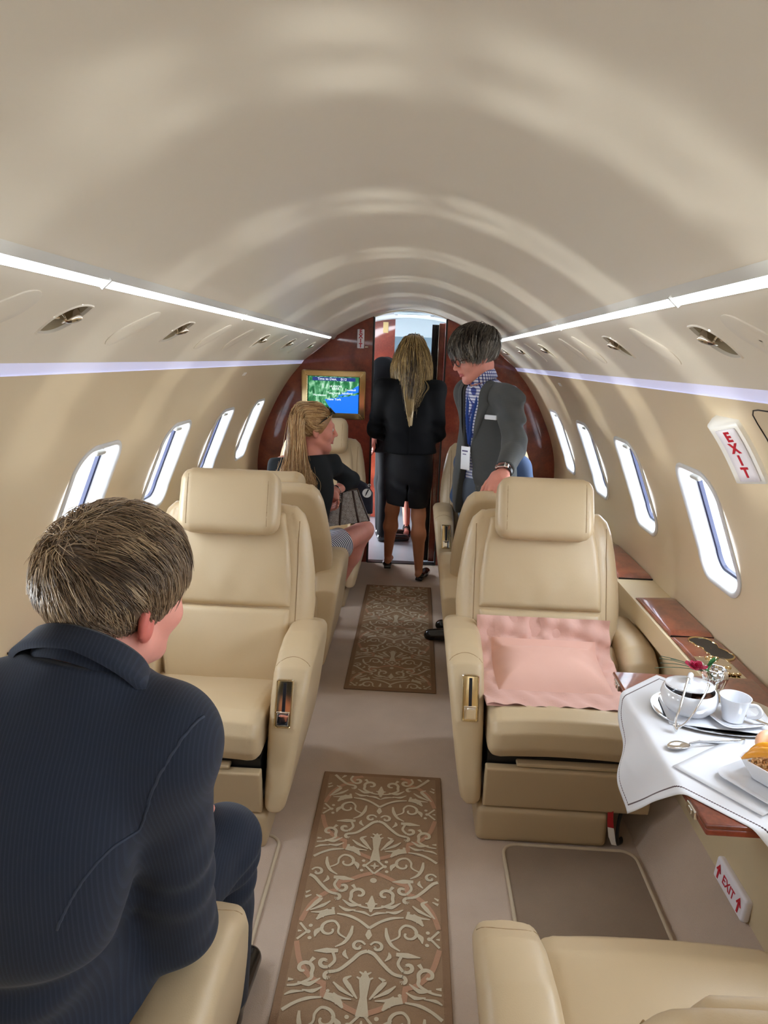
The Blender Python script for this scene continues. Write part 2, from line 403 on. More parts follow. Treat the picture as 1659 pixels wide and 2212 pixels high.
def poly2(X, Y, poly):
    """signed distance to a polygon"""
    d = np.full(X.shape, 1e9); s = np.ones(X.shape); n = len(poly); j = n-1
    for i in range(n):
        vi, vj = poly[i], poly[j]; ex, ey = vj[0]-vi[0], vj[1]-vi[1]; wx, wy = X-vi[0], Y-vi[1]
        t = np.clip((wx*ex+wy*ey)/(ex*ex+ey*ey+1e-12), 0, 1); bx, by = wx-ex*t, wy-ey*t; d = np.minimum(d, bx*bx+by*by)
        c1 = Y >= vi[1]; c2 = Y < vj[1]; c3 = ex*wy > ey*wx
        s = np.where((c1 & c2 & c3) | (~c1 & ~c2 & ~c3), -s, s); j = i
    return s*np.sqrt(d)
def extr(d2, w, r):
    """extrusion of a 2-D distance with half-thickness distance w (already |y|-t), edges rounded by r"""
    a, b = d2+r, w+r
    return np.sqrt(np.maximum(a, 0)**2+np.maximum(b, 0)**2)+np.minimum(np.maximum(a, b), 0)-r
def nets(fn, lo, hi, h, refine=True):
    """surface nets on fn(P)->distance; returns V, F"""
    lo = np.asarray(lo, float)-2*h; hi = np.asarray(hi, float)+2*h; n = np.ceil((hi-lo)/h).astype(int)+1
    C = 4; nc = (n+C-1)//C+1
    gx, gy, gz = np.meshgrid(*[np.arange(k) for k in nc], indexing='ij')
    Pc = np.stack([gx, gy, gz], -1).reshape(-1, 3)*C*h+lo+h*C/2.
    dc = fn(Pc).reshape(nc)
    near = np.abs(dc) < C*h*1.9
    Fd = np.repeat(np.repeat(np.repeat(dc, C, 0), C, 1), C, 2)[:n[0], :n[1], :n[2]].astype(np.float32)
    mk_ = np.repeat(np.repeat(np.repeat(near, C, 0), C, 1), C, 2)[:n[0], :n[1], :n[2]]
    idx = np.argwhere(mk_); 
    for s in range(0, len(idx), 400000):
        ii = idx[s:s+400000]; Fd[ii[:, 0], ii[:, 1], ii[:, 2]] = fn(ii*h+lo)
    ins = Fd < 0
    cs = np.zeros(np.array(ins.shape)-1, np.int8)
    for a in (0, 1):
        for b in (0, 1):
            for c in (0, 1): cs += ins[a:ins.shape[0]-1+a, b:ins.shape[1]-1+b, c:ins.shape[2]-1+c]
    act = np.argwhere((cs > 0) & (cs < 8)); vid = np.full(cs.shape, -1, np.int64); vid[tuple(act.T)] = np.arange(len(act))
    acc = np.zeros((len(act), 3)); cnt = np.zeros(len(act))
    cor = [(a, b, c) for a in (0, 1) for b in (0, 1) for c in (0, 1)]
    val = {c: Fd[act[:, 0]+c[0], act[:, 1]+c[1], act[:, 2]+c[2]] for c in cor}
    for c in cor:
        for ax in range(3):
            if c[ax] == 0:
                e = list(c); e[ax] = 1; e = tuple(e); va, vb = val[c], val[e]; cr = (va < 0) != (vb < 0)
                t = np.where(cr, va/np.where(cr, va-vb, 1), 0); p = np.tile(np.array(c, float), (len(act), 1)); p[:, ax] += t
                acc += p*cr[:, None]; cnt += cr
    V = (act+acc/cnt[:, None])*h+lo; Fc = []
    for ax in range(3):
        o1, o2 = [(1, 2), (2, 0), (0, 1)][ax]
        sl0 = [slice(None)]*3; sl1 = [slice(None)]*3; sl0[ax] = slice(0, -1); sl1[ax] = slice(1, None)
        A, B = ins[tuple(sl0)], ins[tuple(sl1)]
        for sgn in (0, 1):
            ed = np.argwhere((A & ~B) if sgn == 0 else (~A & B))
            ed = ed[(ed[:, o1] > 0) & (ed[:, o2] > 0) & (ed[:, o1] < cs.shape[o1]) & (ed[:, o2] < cs.shape[o2])]
            q = []
            for d1, d2 in ((-1, -1), (0, -1), (0, 0), (-1, 0)):
                k = ed.copy(); k[:, o1] += d1; k[:, o2] += d2; q.append(vid[tuple(k.T)])
            q = np.stack(q, 1); q = q[(q >= 0).all(1)]
            Fc.append(q if sgn == 0 else q[:, ::-1])
    Fc = np.vstack(Fc)
    if refine:
        for _ in range(2):
            e = h*.5; d = fn(V); g = np.stack([fn(V+np.eye(3)[k]*e)-fn(V-np.eye(3)[k]*e) for k in range(3)], 1)/(2*e)
            V = V-np.clip(d, -h*.6, h*.6)[:, None]*g/np.maximum((g*g).sum(1), .25)[:, None]
    return V, Fc
def sdf_obj(name, fn, lo, hi, h, m, parent=None, **k):
    V, Fc = nets(fn, lo, hi, h); return mk(name, V, Fc, m, parent, sharp=None, **k)
def wob(P, f, seed=0.):
    x, y, z = P[:, 0]*f, P[:, 1]*f, P[:, 2]*f
    return (np.sin(x*1.3+y*2.1+seed)+np.sin(y*1.7-z*2.3+seed*1.7)+np.sin(z*1.9+x*1.1+seed*2.3))/3.
def R3(fwd, up=(0, 0, 1)):
    """columns right, forward, up"""
    f = np.array(fwd, float); f /= np.linalg.norm(f); r = np.cross(f, up); r /= np.linalg.norm(r); return np.stack([r, f, np.cross(r, f)], 1)
# ------------------------------------------------------------------ cabin shell
YB, YR = 5.40, -2.6           # far bulkhead, rear bulkhead
def dz(z, Y):                 # the crown drops a little towards the front of the cabin
    t = np.clip((np.asarray(z, float)-1.3)/.25, 0, 1); return .026*t*np.clip((YB-Y)/4.3, -.3, 1.6)
CEIL = bez([(-.555, 1.728), (-.50, 1.762), (-.40, 1.822), (-.26, 1.886), (-.14, 1.921), (0, 1.936), (.14, 1.921), (.26, 1.886), (.40, 1.822), (.50, 1.762), (.555, 1.728)], 8)
PSU = bez([(.578, 1.712), (.69, 1.628), (.785, 1.549)], 10)
WALL = bez([(.803, 1.523), (.89, 1.418), (.98, 1.272), (1.047, 1.132), (1.092, 1.02), (1.123, .908), (1.138, .79), (1.138, .685), (1.125, .60)], 12)
def arc(P):
    d = np.r_[0, np.cumsum(np.linalg.norm(np.diff(P, axis=0), axis=1))]; return d
WS, PS = arc(WALL), arc(PSU)
def chart(P, S, side):
    def f(s, Y, h=0.):
        s = np.asarray(s, float); Y = np.broadcast_to(np.asarray(Y, float), s.shape)
        x = np.interp(s, S, P[:, 0]); z = np.interp(s, S, P[:, 1]); e = .01
        tx = np.interp(s+e, S, P[:, 0])-np.interp(s-e, S, P[:, 0]); tz = np.interp(s+e, S, P[:, 1])-np.interp(s-e, S, P[:, 1])
        l = np.hypot(tx, tz); nx, nz = tz/l, -tx/l           # points into the cabin
        X = (x+nx*h)*side; Z = z+nz*h+dz(z, Y)
        return np.stack([X, Y, Z], -1)
    return f
def holed(name, f, S0, S1, Y0, Y1, step, holes, m, side, parent=None, kind='structure'):
    """grid on a chart with holes; holes are functions (s,Y)->distance (negative inside), their rims snapped to the outline"""
    ns, ny = max(2, int(round((S1-S0)/step))), int(round((Y1-Y0)/step))
    s, Y = np.meshgrid(np.linspace(S0, S1, ns+1), np.linspace(Y0, Y1, ny+1), indexing='ij')
    d = np.full(s.shape, 9.)
    for hf in holes: d = np.minimum(d, hf(s, Y))
    dead = d < -step*.45
    e = 1e-4
    band = (d > -step*.46) & (d < step*.55)
    if band.any():
        def D(a, b): return np.min([hf(a, b) for hf in holes], axis=0)
        sb, yb = s[band], Y[band]
        for _ in range(3):
            g1 = (D(sb+e, yb)-D(sb-e, yb))/(2*e); g2 = (D(sb, yb+e)-D(sb, yb-e))/(2*e); dd = D(sb, yb); q = np.maximum(g1*g1+g2*g2, .3); sb = sb-dd*g1/q; yb = yb-dd*g2/q
        s[band], Y[band] = sb, yb
    V = f(s, Y).reshape(-1, 3); idx = np.arange(V.shape[0]).reshape(s.shape)
    live = ~(dead[:-1, :-1] | dead[1:, :-1] | dead[:-1, 1:] | dead[1:, 1:])
    q = np.stack([idx[:-1, :-1], idx[1:, :-1], idx[1:, 1:], idx[:-1, 1:]], -1)[live]
    if side < 0: q = q[:, ::-1]
    used = np.unique(q); mp = np.full(V.shape[0], -1); mp[used] = np.arange(len(used))
    o = mk(name, V[used], mp[q], m, parent, sharp=None); 
    if kind: setp(o, kind=kind)
    return o
# window outline in (s, Y)
WIN_Y = [2.345-.80*k for k in (4, 3, 2, 1, 0, -1, -2, -3)]
WIN_Y = [-.855, -.055, .745, 1.545, 2.345, 3.145, 3.94, 4.765]
s_top, s_bot = np.interp(-1.288, -WALL[:, 1], WS), np.interp(-.885, -WALL[:, 1], WS)
SC_W, SH, WH, WR = (s_top+s_bot)/2, (s_bot-s_top)/2*.955, .154, .080
def rr(s, Y, sc, yc, hs, hy, r):
    a = np.abs(s-sc)-(hs-r); b = np.abs(Y-yc)-(hy-r)
    return np.hypot(np.maximum(a, 0), np.maximum(b, 0))+np.minimum(np.maximum(a, b), 0)-r
def eye_poly(n=14, L=.066, W=.034):
    """leaf outline, long axis along +u"""
    t = np.linspace(-1, 1, n); up = [(L*a, W*(1-abs(a)**2.2)) for a in t]; return up+[(L*a, -W*(1-abs(a)**2.2)) for a in t[::-1][1:-1]]
LIGHT_Y = {1: [1.515, 2.225, 3.43, 4.20, 4.93], -1: [1.50, 2.205, 3.36, 4.08, 4.87]}
PSC = .115; EYE = eye_poly(W=.041); ROT = .80
def eye_at(side, yc, k=1.):
    # tilt: the upper end lies further forward
    return [(PSC-(u*math.sin(ROT)+v*math.cos(ROT))*k, yc+(u*math.cos(ROT)-v*math.sin(ROT))*k) for u, v in EYE]

ceil_P = np.array([[(x, Y, z+float(dz(z, Y))) for Y in np.linspace(YR, YB+.02, 60)] for x, z in CEIL])
mb = MB(); mb.grid(ceil_P, flip=True)
setp(mb.build('ceiling', 'ceiling_satin', sharp=None), kind='structure')
for side, nm in ((-1, 'left'), (1, 'right')):
    fw, fp = chart(WALL, WS, side), chart(PSU, PS, side)
    holed('wall_'+nm, fw, 0, WS[-1], YR, YB+.02, .0125, [lambda s, Y, y=y: rr(s, Y, SC_W, y, SH, WH, WR) for y in WIN_Y], 'wall_satin', side)
    holed('trim_service_panel_'+nm, fp, 0, PS[-1], YR, YB+.02, .008, [lambda s, Y, p=eye_at(side, y), y=y: np.where(np.hypot(s-PSC, Y-y) < .12, poly2(s, Y, p), 9.) for y in LIGHT_Y[side]], 'ceiling_satin', side)
    # lilac cove light between the service panel and the wall
    Ys = np.linspace(YR, YB, 30)
    mb = MB(); mb.grid(np.array([[(side*x, Y, z+float(dz(z, Y))) for Y in Ys] for x, z in ((.785, 1.549), (.790, 1.5455), (.8055, 1.526), (.803, 1.523))]), flip=side > 0)
    o = mb.build('cove_light', 'lens_lilac'); setp(o, 'long lilac cove light line along the %s cabin wall above the windows' % nm, 'light', 'cove lights')
    # white fluorescent strip between ceiling and service panel
    root = thing('strip_light', 'long white ceiling strip light running along the %s side of the cabin' % nm, 'light', (side*.565, 2.0, 1.72), group='ceiling strip lights')
    Ys = np.linspace(YR, YB-.25, 30)
    mb = MB(); mb.grid(np.array([[(side*x, Y, z+float(dz(z, Y))) for Y in Ys] for x, z in ((.540, 1.7415), (.542, 1.734), (.553, 1.7185))]), flip=side > 0)
    mb.build('cover', 'strip_cover', root)
    mb = MB(); mb.grid(np.array([[(side*x, Y, z+float(dz(z, Y))) for Y in Ys] for x, z in ((.553, 1.7185), (.557, 1.711), (.566, 1.705), (.573, 1.7065))]), flip=side > 0)
    mb.build('lens', 'lens_white', root)
    mb = MB(); Ys = np.linspace(YR, YB, 30)
    mb.grid(np.array([[(side*x, Y, z+float(dz(z, Y))) for Y in Ys] for x, z in ((.573, 1.7065), (.579, 1.708), (.580, 1.714), (.555, 1.731))]), flip=side > 0)
    mb.build('housing', 'strip_cover', root)
    for y in (.2, 1.45, 2.6, 3.9):
        mb = MB(); mb.box((-.014, -.003, -.0075), (.014, .003, .0075), T=frame((side*.5595, y, 1.715+float(dz(1.7, y))), (1, 0, -.9*side), (0, 1, 0)))
        mb.build('clip', 'strip_cover', root)
    mb = MB(); mb.grid(np.array([[(side*x, Y, z+float(dz(z, Y))) for Y in np.linspace(YB-.25, YB, 3)] for x, z in ((.540, 1.7415), (.542, 1.734), (.551, 1.7215), (.56, 1.71), (.573, 1.7065))]), flip=side > 0)
    mb.build('end_cap', 'strip_cover', root)
    # carpeted sill, lower wall, ledge
    mb = MB(); mb.grid(np.array([[(side*x, Y, z) for Y in (YR, YB)] for x, z in ((.885, 0), (.89, .004), (1.008, .165), (1.02, .17))]), flip=side < 0)
    setp(mb.build('baseboard_'+nm, 'carpet'), kind='structure')
    mb = MB(); mb.grid(np.array([[(side*x, Y, z) for Y in (YR, YB)] for x, z in ((1.015, .165), (1.02, .60))]), flip=side < 0)
    setp(mb.build('trim_lower_wall_'+nm, 'ledge_cream'), kind='structure')
    mb = MB(); prof = [(1.02, .60), (.985, .60), (.975, .607), (.972, .68), (.976, .688), (.984, .69), (1.15, .69)]
    mb.grid(np.array([[(side*x, Y, z) for Y in (YR, YB)] for x, z in prof]), flip=side < 0)
    setp(mb.build('trim_ledge_'+nm, 'ledge_cream'), kind='structure')
    # windows
    n_out = 72
    def outline(ins, yc):
        pts = rrect(2*(SH-ins), 2*(WH-ins), max(.02, WR-ins), 14); return np.array([(SC_W+a, yc+b) for a, b in pts])
    for k, yc in enumerate(WIN_Y):
        num = k+1 if side < 0 else k+1+len(WIN_Y)
        c = fw(np.array([SC_W]), yc)[0]
        w = thing('window_%d' % num, 'white framed cabin window in the %s wall' % nm, 'window', tuple(c), kind='structure')
        def loft(name, steps, m, close=False):
            g = []
            for ins, h in steps:
                o_ = outline(ins, yc); g.append(fw(o_[:, 0], o_[:, 1], h))
            mb = MB(); mb.grid(np.array(g), closed_v=True, flip=side < 0)
            return mb.build(name, m, w, sharp=50)
        loft('frame', [(-.016, -.001), (-.0165, .004), (-.013, .0075), (-.005, .0085), (.002, .005), (.006, -.004)], 'window_trim')
        loft('reveal', [(.006, -.004), (.011, -.022), (.013, -.042), (.018, -.044)], 'window_trim')
        loft('inner_seal', [(.018, -.044), (.024, -.048), (.0245, -.061)], 'window_gap')
        loft('outer_reveal', [(.0245, -.061), (.020, -.065), (.023, -.09), (.026, -.115)], 'window_trim')
        for nm_, dp in (('pane', -.057), ('outer_pane', -.110)):
            rings = [outline(i, yc) for i in (.024, .06, .09, .12, .15)]
            mb = MB(); g = np.array([fw(r_[:, 0], r_[:, 1], dp) for r_ in rings]); mb.grid(g, closed_v=True, flip=side < 0)
            mb.add(g[-1], [list(range(g.shape[1]))][:1]); mb.build(nm_, 'window_glass', w, sharp=None)
        # shade pull at the top of the reveal
        t0 = fw(np.array([SC_W-SH+.028]), yc)[0]; t1 = fw(np.array([SC_W-SH+.028]), yc, -.03)[0]
        T = frame((t0+t1)/2, (0, 1, 0), t1-t0); mb = MB(); mb.rbox((0, 0, 0), (.07, .035, .014), .006, T=T); mb.build('shade_handle', 'shade_tab', w)
        ld = bpy.data.lights.new('window_portal', 'AREA'); ld.shape = 'RECTANGLE'; ld.size = .34; ld.size_y = .5; ld.cycles.is_portal = True
        lo = bpy.data.objects.new('window_portal', ld); COL.objects.link(lo)
        p = fw(np.array([SC_W]), yc, -.130)[0]; nrm = fw(np.array([SC_W]), yc, 0)[0]-p; nrm /= np.linalg.norm(nrm)
        T = frame(p, (0, 1, 0), np.cross(nrm, (0, 1, 0))); zz = T[:3, 2]
        if zz@nrm > 0: T[:3, 2] *= -1; T[:3, 0] *= -1
        lo.matrix_world = Matrix(T.tolist())
    # reading lights in leaf-shaped recesses
    for y in LIGHT_Y[side]:
        c = fp(np.array([PSC]), y)[0]
        far = ['nearest', 'second', 'third', 'fourth', 'farthest'][LIGHT_Y[side].index(y)]
        r = thing('reading_light', 'chrome reading light in a leaf-shaped recess, %s of the row on the %s panel' % (far, nm), 'light', tuple(c), group='reading lights')
        P = np.array(eye_at(side, y)); Pc = P.mean(0)
        def ringp(k, h): q = Pc+(P-Pc)*k; return fp(q[:, 0], q[:, 1], h)
        mb = MB(); mb.grid(np.array([ringp(1.10, .0), ringp(1.07, .003), ringp(1.0, .0025), ringp(.965, -.004)]), closed_v=True, flip=side < 0); mb.build('rim', 'ceiling_satin', r)
        mb = MB(); g = np.array([ringp(.965, -.004), ringp(.9, -.018), ringp(.7, -.030), ringp(.35, -.034)]); mb.grid(g, closed_v=True, flip=side < 0); mb.add(g[-1], [list(range(len(P)))]); mb.build('recess', 'recess_gold', r)
        n0 = fp(np.array([PSC]), y, 1.)[0]-c; up = np.array([-side*.3, 0, -1.]); up /= np.linalg.norm(up)
        o1 = fp(np.array([PSC-.016]), y+.010, -.014)[0]
        T = frame(o1, (0, 1, 0), np.cross(up, (0, 1, 0))); T[:3, 2] = up; T[:3, 1] = np.cross(up, T[:3, 0])
        mb = MB(); mb.lathe([(.0, -.012), (.018, -.012), (.021, .0), (.021, .018), (.0225, .020), (.0225, .025), (.019, .026)], n=24, T=T); mb.build('lamp', 'chrome', r)
        mb = MB(); mb.lathe([(.019, .0255), (.012, .0285), (0.0005, .029)], n=24, T=T); mb.build('lens', 'crystal', r)
        o2 = fp(np.array([PSC+.004]), y-.026, -.010)[0]
        mb = MB(); mb.tube([o1, o2], [.006, .005], 10); mb.rbox(o2, (.02, .02, .014), .005); mb.build('arm', 'chrome', r)
    # oxygen mask doors: thin slanted rounded plates
    for y in ([1.26, 1.87, 2.60, 2.96, 3.74, 4.45] if side < 0 else [1.32, 1.90, 2.62, 2.86, 3.80]):
        poly = []
        for u, v in [(a[0]*1.0, a[1]) for a in rrect(.175, .092, .042, 6)]:
            k = abs(u)/.085; v2 = v*(1-.25*k*k); a = .80; poly.append((PSC+.004-(u*math.sin(a)+v2*math.cos(a)), y+(u*math.cos(a)-v2*math.sin(a))))
        P = np.array(poly); Pc = P.mean(0); mb = MB()
        g = np.array([fp((Pc+(P-Pc)*k)[:, 0], (Pc+(P-Pc)*k)[:, 1], h) for k, h in ((1.0, -.001), (1.0, .0018), (.975, .0026), (.5, .0026), (.05, .0026))]); mb.grid(g, closed_v=True, flip=side < 0)
        o = mb.build('oxygen_door', 'ceiling_satin', sharp=60); o['label'] = 'slanted oval oxygen mask door on the %s overhead panel, %s' % (nm, ('between the camera end and the first reading light' if y < 1.45 else 'beyond the %s reading light' % ('first' if y < 2.1 else 'second' if y < 2.75 else 'second, the farther of its pair' if y < 3.2 else 'third' if y < 4.1 else 'fourth'))); setp(o, cat='panel', group='oxygen mask doors')
    yv = 3.75 if side < 0 else 3.93
    T0 = fw(np.array([.055]), yv)[0]; T1 = fw(np.array([.085]), yv)[0]; T = frame(T0, (0, 1, 0), T1-T0); mb = MB(); mb.rbox((0, 0, 0), (.055, .02, .008), .003, T=T)
    setp(mb.build('placard', 'white_plastic'), 'small white placard below the cove light on the %s wall' % nm, 'placard')

# floor
mb = MB(); mb.grid(np.array([[(x, Y, 0) for Y in np.linspace(YR, YB, 20)] for x in (-.9, -.5, 0, .5, .9)]), flip=True)
mb.grid(np.array([[(s*x, Y, -.002) for Y in (YR, YB)] for s, x in ((1, .88), (1, 1.2))]), flip=True)
mb.grid(np.array([[(-x, Y, -.002) for Y in (YR, YB)] for x in (1.2, .88)]), flip=True)
setp(mb.build('floor', 'carpet'), kind='structure')
# rear bulkhead behind the camera
half = [(0, 1.936)]+[tuple(p) for p in CEIL[len(CEIL)//2+1:]]+[(.578, 1.712), (.785, 1.549), (.803, 1.523)]+[tuple(p) for p in WALL[1::4]]+[(1.14, .55), (1.14, 0)]
def prof_at(Y): return [(x, z+float(dz(z, Y))) for x, z in half]
pr = prof_at(YR); mb = MB(); mb.prism([(x, z) for x, z in pr]+[(-x, z) for x, z in pr[::-1]], YR-.05, YR)
setp(fixn(mb.build('wall_rear', 'wall_satin', smooth=False)), kind='structure')
# far bulkhead: two polished mahogany panels either side of the doorway
DX = .268
def zceil(x): return float(np.interp(abs(x), CEIL[len(CEIL)//2:, 0], CEIL[len(CEIL)//2:, 1]))
pr = [p for p in prof_at(YB) if p[0] > DX]
for side, nm in ((-1, 'left'), (1, 'right')):
    mb = MB(); mb.prism([(side*x, z) for x, z in [(DX, zceil(DX))]+pr+[(DX, 0)]], YB, YB+.045)
    setp(fixn(mb.build('wall_far_'+nm, 'mahogany', smooth=False)), kind='structure')
    mb = MB(); mb.box((side*DX-.006, YB-.004, 0), (side*DX+.006, YB+.05, zceil(DX)))
    setp(mb.build('trim_door_'+nm, 'dark_edge', smooth=False), kind='structure')
mb = MB(); a = np.linspace(-DX, DX, 17); mb.grid(np.array([[(x, y, zceil(x)+o_) for x in a] for y, o_ in ((YB-.012, .001), (YB-.014, -.006), (YB+.05, -.007), (YB+.05, .0))]))
setp(mb.build('trim_door_head', 'ceiling_satin'), kind='structure')

# vestibule and flight deck beyond the doorway
V0, V1, V2 = YB+.045, 7.0, 8.5
mb = MB(); mb.grid(np.array([[(x, Y, -.004) for Y in (YB+.01, V2)] for x in (-1.0, 1.0)]), flip=True); setp(mb.build('floor_vestibule', 'vestibule_floor'), kind='structure')
mb = MB(); mb.box((-DX, YB-.012, -.002), (DX, YB+.06, .006)); setp(mb.build('trim_threshold', 'dark_edge', smooth=False), kind='structure')
AR = [(1.0*math.sin(t), 1.33+.62*math.cos(t)) for t in np.linspace(-PI/2, PI/2, 33)]
mb = MB(); mb.grid(np.array([[(x, Y, z) for Y in (V0, V1, V2)] for x, z in AR]), flip=True); setp(mb.build('ceiling_vestibule', 'vestibule_white', sharp=None), kind='structure')
mb = MB()   # left wall of the vestibule with the open entry door between
for y0, y1, z0, z1 in ((V0, 6.05, -.01, 1.34), (6.65, V1, -.01, 1.34), (V1, V2, -.01, 1.34)): mb.box((-1.03, y0, z0), (-1.0, y1, z1))
setp(mb.build('wall_vestibule_left', 'vestibule_white', smooth=False), kind='structure')
mb = MB()
for y0, y1, z0, z1 in ((V0, V1, -.01, 1.34), (V1, 7.5, -.01, 1.34), (7.5, 8.2, -.01, .9), (8.2, V2, -.01, 1.34)): mb.box((1.0, y0, z0), (1.03, y1, z1))
setp(mb.build('wall_vestibule_right', 'vestibule_white', smooth=False), kind='structure')
mb = MB(); mb.prism(AR+[(1.0, -.01), (-1.0, -.01)], V2, V2+.03); setp(fixn(mb.build('wall_flight_deck', 'galley_blue', smooth=False)), kind='structure')
# partition with the flight-deck doorway
mb = MB(); mb.prism([p for p in AR if p[0] < -.2]+[(-.165, 1.94), (-.165, 0), (-1.0, 0)], V1, V1+.04); setp(fixn(mb.build('wall_partition_left', 'mahogany', smooth=False)), kind='structure')
mb = MB(); mb.prism([(.30, 0), (.30, 1.92)]+[p for p in AR if p[0] > .31]+[(1.0, 0)], V1, V1+.04); setp(fixn(mb.build('wall_partition_right', 'mahogany', smooth=False)), kind='structure')
mb = MB(); mb.prism([(-.165, 1.78), (.30, 1.78), (.30, 1.92)]+[p for p in AR if -.15 < p[0] < .29][::-1]+[(-.165, 1.94)], V1, V1+.03); setp(fixn(mb.build('trim_partition_head', 'vestibule_white', smooth=False)), kind='structure')
mb = MB(); mb.rbox((-.255, V1-.006, 1.86), (.05, .012, .10), .003); setp(mb.build('gold_plaque', 'gold_panel'), 'small gold plaque high on the wooden partition beyond the doorway', 'plaque')
# pleated folding door folded back at the right of the doorway
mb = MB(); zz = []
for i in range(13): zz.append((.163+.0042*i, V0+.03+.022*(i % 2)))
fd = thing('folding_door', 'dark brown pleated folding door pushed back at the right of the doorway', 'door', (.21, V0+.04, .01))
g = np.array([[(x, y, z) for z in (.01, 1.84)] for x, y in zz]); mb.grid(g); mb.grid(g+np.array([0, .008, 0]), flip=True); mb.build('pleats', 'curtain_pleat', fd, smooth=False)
mb = MB(); mb.rbox((.238, V0+.04, .93), (.046, .05, 1.84), .006); mb.build('post', 'mahogany', fd)
mb = MB(); mb.rbox((.2135, V0+.012, .93), (.004, .012, 1.84), .0015); setp(mb.build('trim_door_rail', 'chrome'), kind='structure')
# galley cupboard seen through the doorway, right
gal = thing('galley_cabinet', 'glossy red-brown galley cupboard with gold edges beyond the doorway', 'cabinet', (.40, 6.32, 0))
mb = MB(); mb.rbox((.40, 6.32, .45), (.30, 1.05, .90), .008); mb.build('body', 'mahogany', gal)
for i, (z0, z1) in enumerate(((.06, .42), (.45, .86))):
    mb = MB(); mb.rbox((.244, 6.32, (z0+z1)/2), (.014, .98, z1-z0), .005); d = mb.build('door', 'mahogany_ledge', gal)
    mb = MB(); mb.rbox((.234, 5.92, (z0+z1)/2), (.012, .03, .06), .004); mb.build('latch', 'chrome', d)
mb = MB(); mb.box((.235, 5.78, .89), (.55, 6.86, .915)); mb.build('worktop', 'gold_plate', gal)
# overhead fixture in the vestibule
vl = thing('overhead_light', 'rectangular light fixture on the pale ceiling beyond the doorway', 'light', (.02, 5.9, 1.94))
mb = MB(); mb.rbox((.02, 5.95, 1.935), (.32, .20, .022), .008); mb.build('housing', 'vestibule_white', vl)
mb = MB(); mb.rbox((.02, 5.95, 1.921), (.26, .15, .008), .003); mb.build('diffuser', 'lens_soft', vl)
mb = MB(); mb.rbox((.0, 6.45, 1.944), (.16, .10, .016), .006); setp(mb.build('ceiling_vent', 'outer_metal'), 'small grey vent on the ceiling behind the fixture beyond the doorway', 'vent')
for loc, sx_, sy_, nrm in (((-1.04, 6.35, .67), .60, 1.34, (1, 0, 0)), ((1.04, 7.85, 1.12), .7, .44, (-1, 0, 0))):
    ld = bpy.data.lights.new('door_portal', 'AREA'); ld.shape = 'RECTANGLE'; ld.size = sx_; ld.size_y = sy_; ld.cycles.is_portal = True
    lo = bpy.data.objects.new('door_portal', ld); COL.objects.link(lo); n_ = -np.array(nrm, float); T = np.eye(4); T[:3, 2] = n_; T[:3, 0] = np.cross((0, 0, 1), n_); T[:3, 1] = (0, 0, 1); T[:3, 3] = loc
    lo.matrix_world = Matrix(T.tolist())

# daylight
# sun glitter thrown up from the wet apron outside: low light rising through the side windows
for side, e_, st in [(-1, e, .78) for e in (8, 14, 20, 26, 32, 38, 44, 51, 59)]+[(1, e, .42) for e in (8, 15, 22, 29, 36, 44, 52)]:
    ld = bpy.data.lights.new('apron_glint', 'SUN'); ld.energy = st; ld.angle = math.radians(3.); ld.color = (1., .97, .88)
    lo = bpy.data.objects.new('apron_glint', ld); COL.objects.link(lo); a = math.radians(e_)
    d = Vector((-side*math.cos(a), .13, math.sin(a))); lo.rotation_euler = d.to_track_quat('-Z', 'Y').to_euler()
W = bpy.data.worlds.new('world'); SC.world = W; W.use_nodes = True
bg = W.node_tree.nodes['Background']; bg.inputs[0].default_value = (.86, .92, 1.0, 1); bg.inputs[1].default_value = 14.
# ------------------------------------------------------------------ cabin seats (local frame: faces -y, aisle armrest on -x)
BA = math.radians(19.); BO = (.43, .38)
def tw(P):
    y, z = P[:, 1]-BO[0], P[:, 2]-BO[1]
    return y*math.sin(BA)+z*math.cos(BA), -y*math.cos(BA)+z*math.sin(BA)
def from_tw(x, t, w): return np.array([x, BO[0]+t*math.sin(BA)-w*math.cos(BA), BO[1]+t*math.cos(BA)+w*math.sin(BA)])
def f_cushion(P):
    x, y, z = P.T; x = (x-.022)/1.10
    d = poly2(y, z-.014*(1-(x/.24)**2)*np.clip(1-(y/.5), .2, 1), [(.025, .325), (.004, .36), (.0, .415), (.022, .452), (.075, .468), (.22, .452), (.47, .40), (.47, .315), (.06, .312)])
    r = extr(d-.004, np.abs(x)-.226, .034)
    return r+.0022*np.exp(-((np.abs(x)-.20)/.0035)**2)+.0016*wob(P*np.array([1, .6, 1]), 22, 1.)*np.clip(y/.3, 0, 1)
LUM = [(-.222, -.03), (.222, -.03), (.236, .10), (.238, .298), (-.238, .298), (-.236, .10)]
UPP = [(-.238, .300), (.238, .300), (.236, .42), (.222, .55), (.200, .66), (-.200, .66), (-.222, .55), (-.236, .42)]
SHELL = [(-.235, .02), (.235, .02), (.262, .13), (.296, .185), (.318, .24), (.323, .32), (.318, .42), (.302, .53), (.285, .615), (.268, .66), (.235, .690), (.18, .697), (-.18, .697), (-.235, .690), (-.268, .66), (-.285, .615), (-.302, .53), (-.318, .42), (-.323, .32), (-.318, .24), (-.296, .185), (-.262, .13)]
def f_lumbar(P):
    t, w = tw(P); x = P[:, 0]
    bul = .022*np.clip(1-((t-.14)/.20)**2, -.5, 1)*(1-.4*(x/.24)**2)
    return extr(poly2(x, t, LUM), np.abs(w+.045-bul)-.05, .026)+.001*wob(P, 28, 4.)
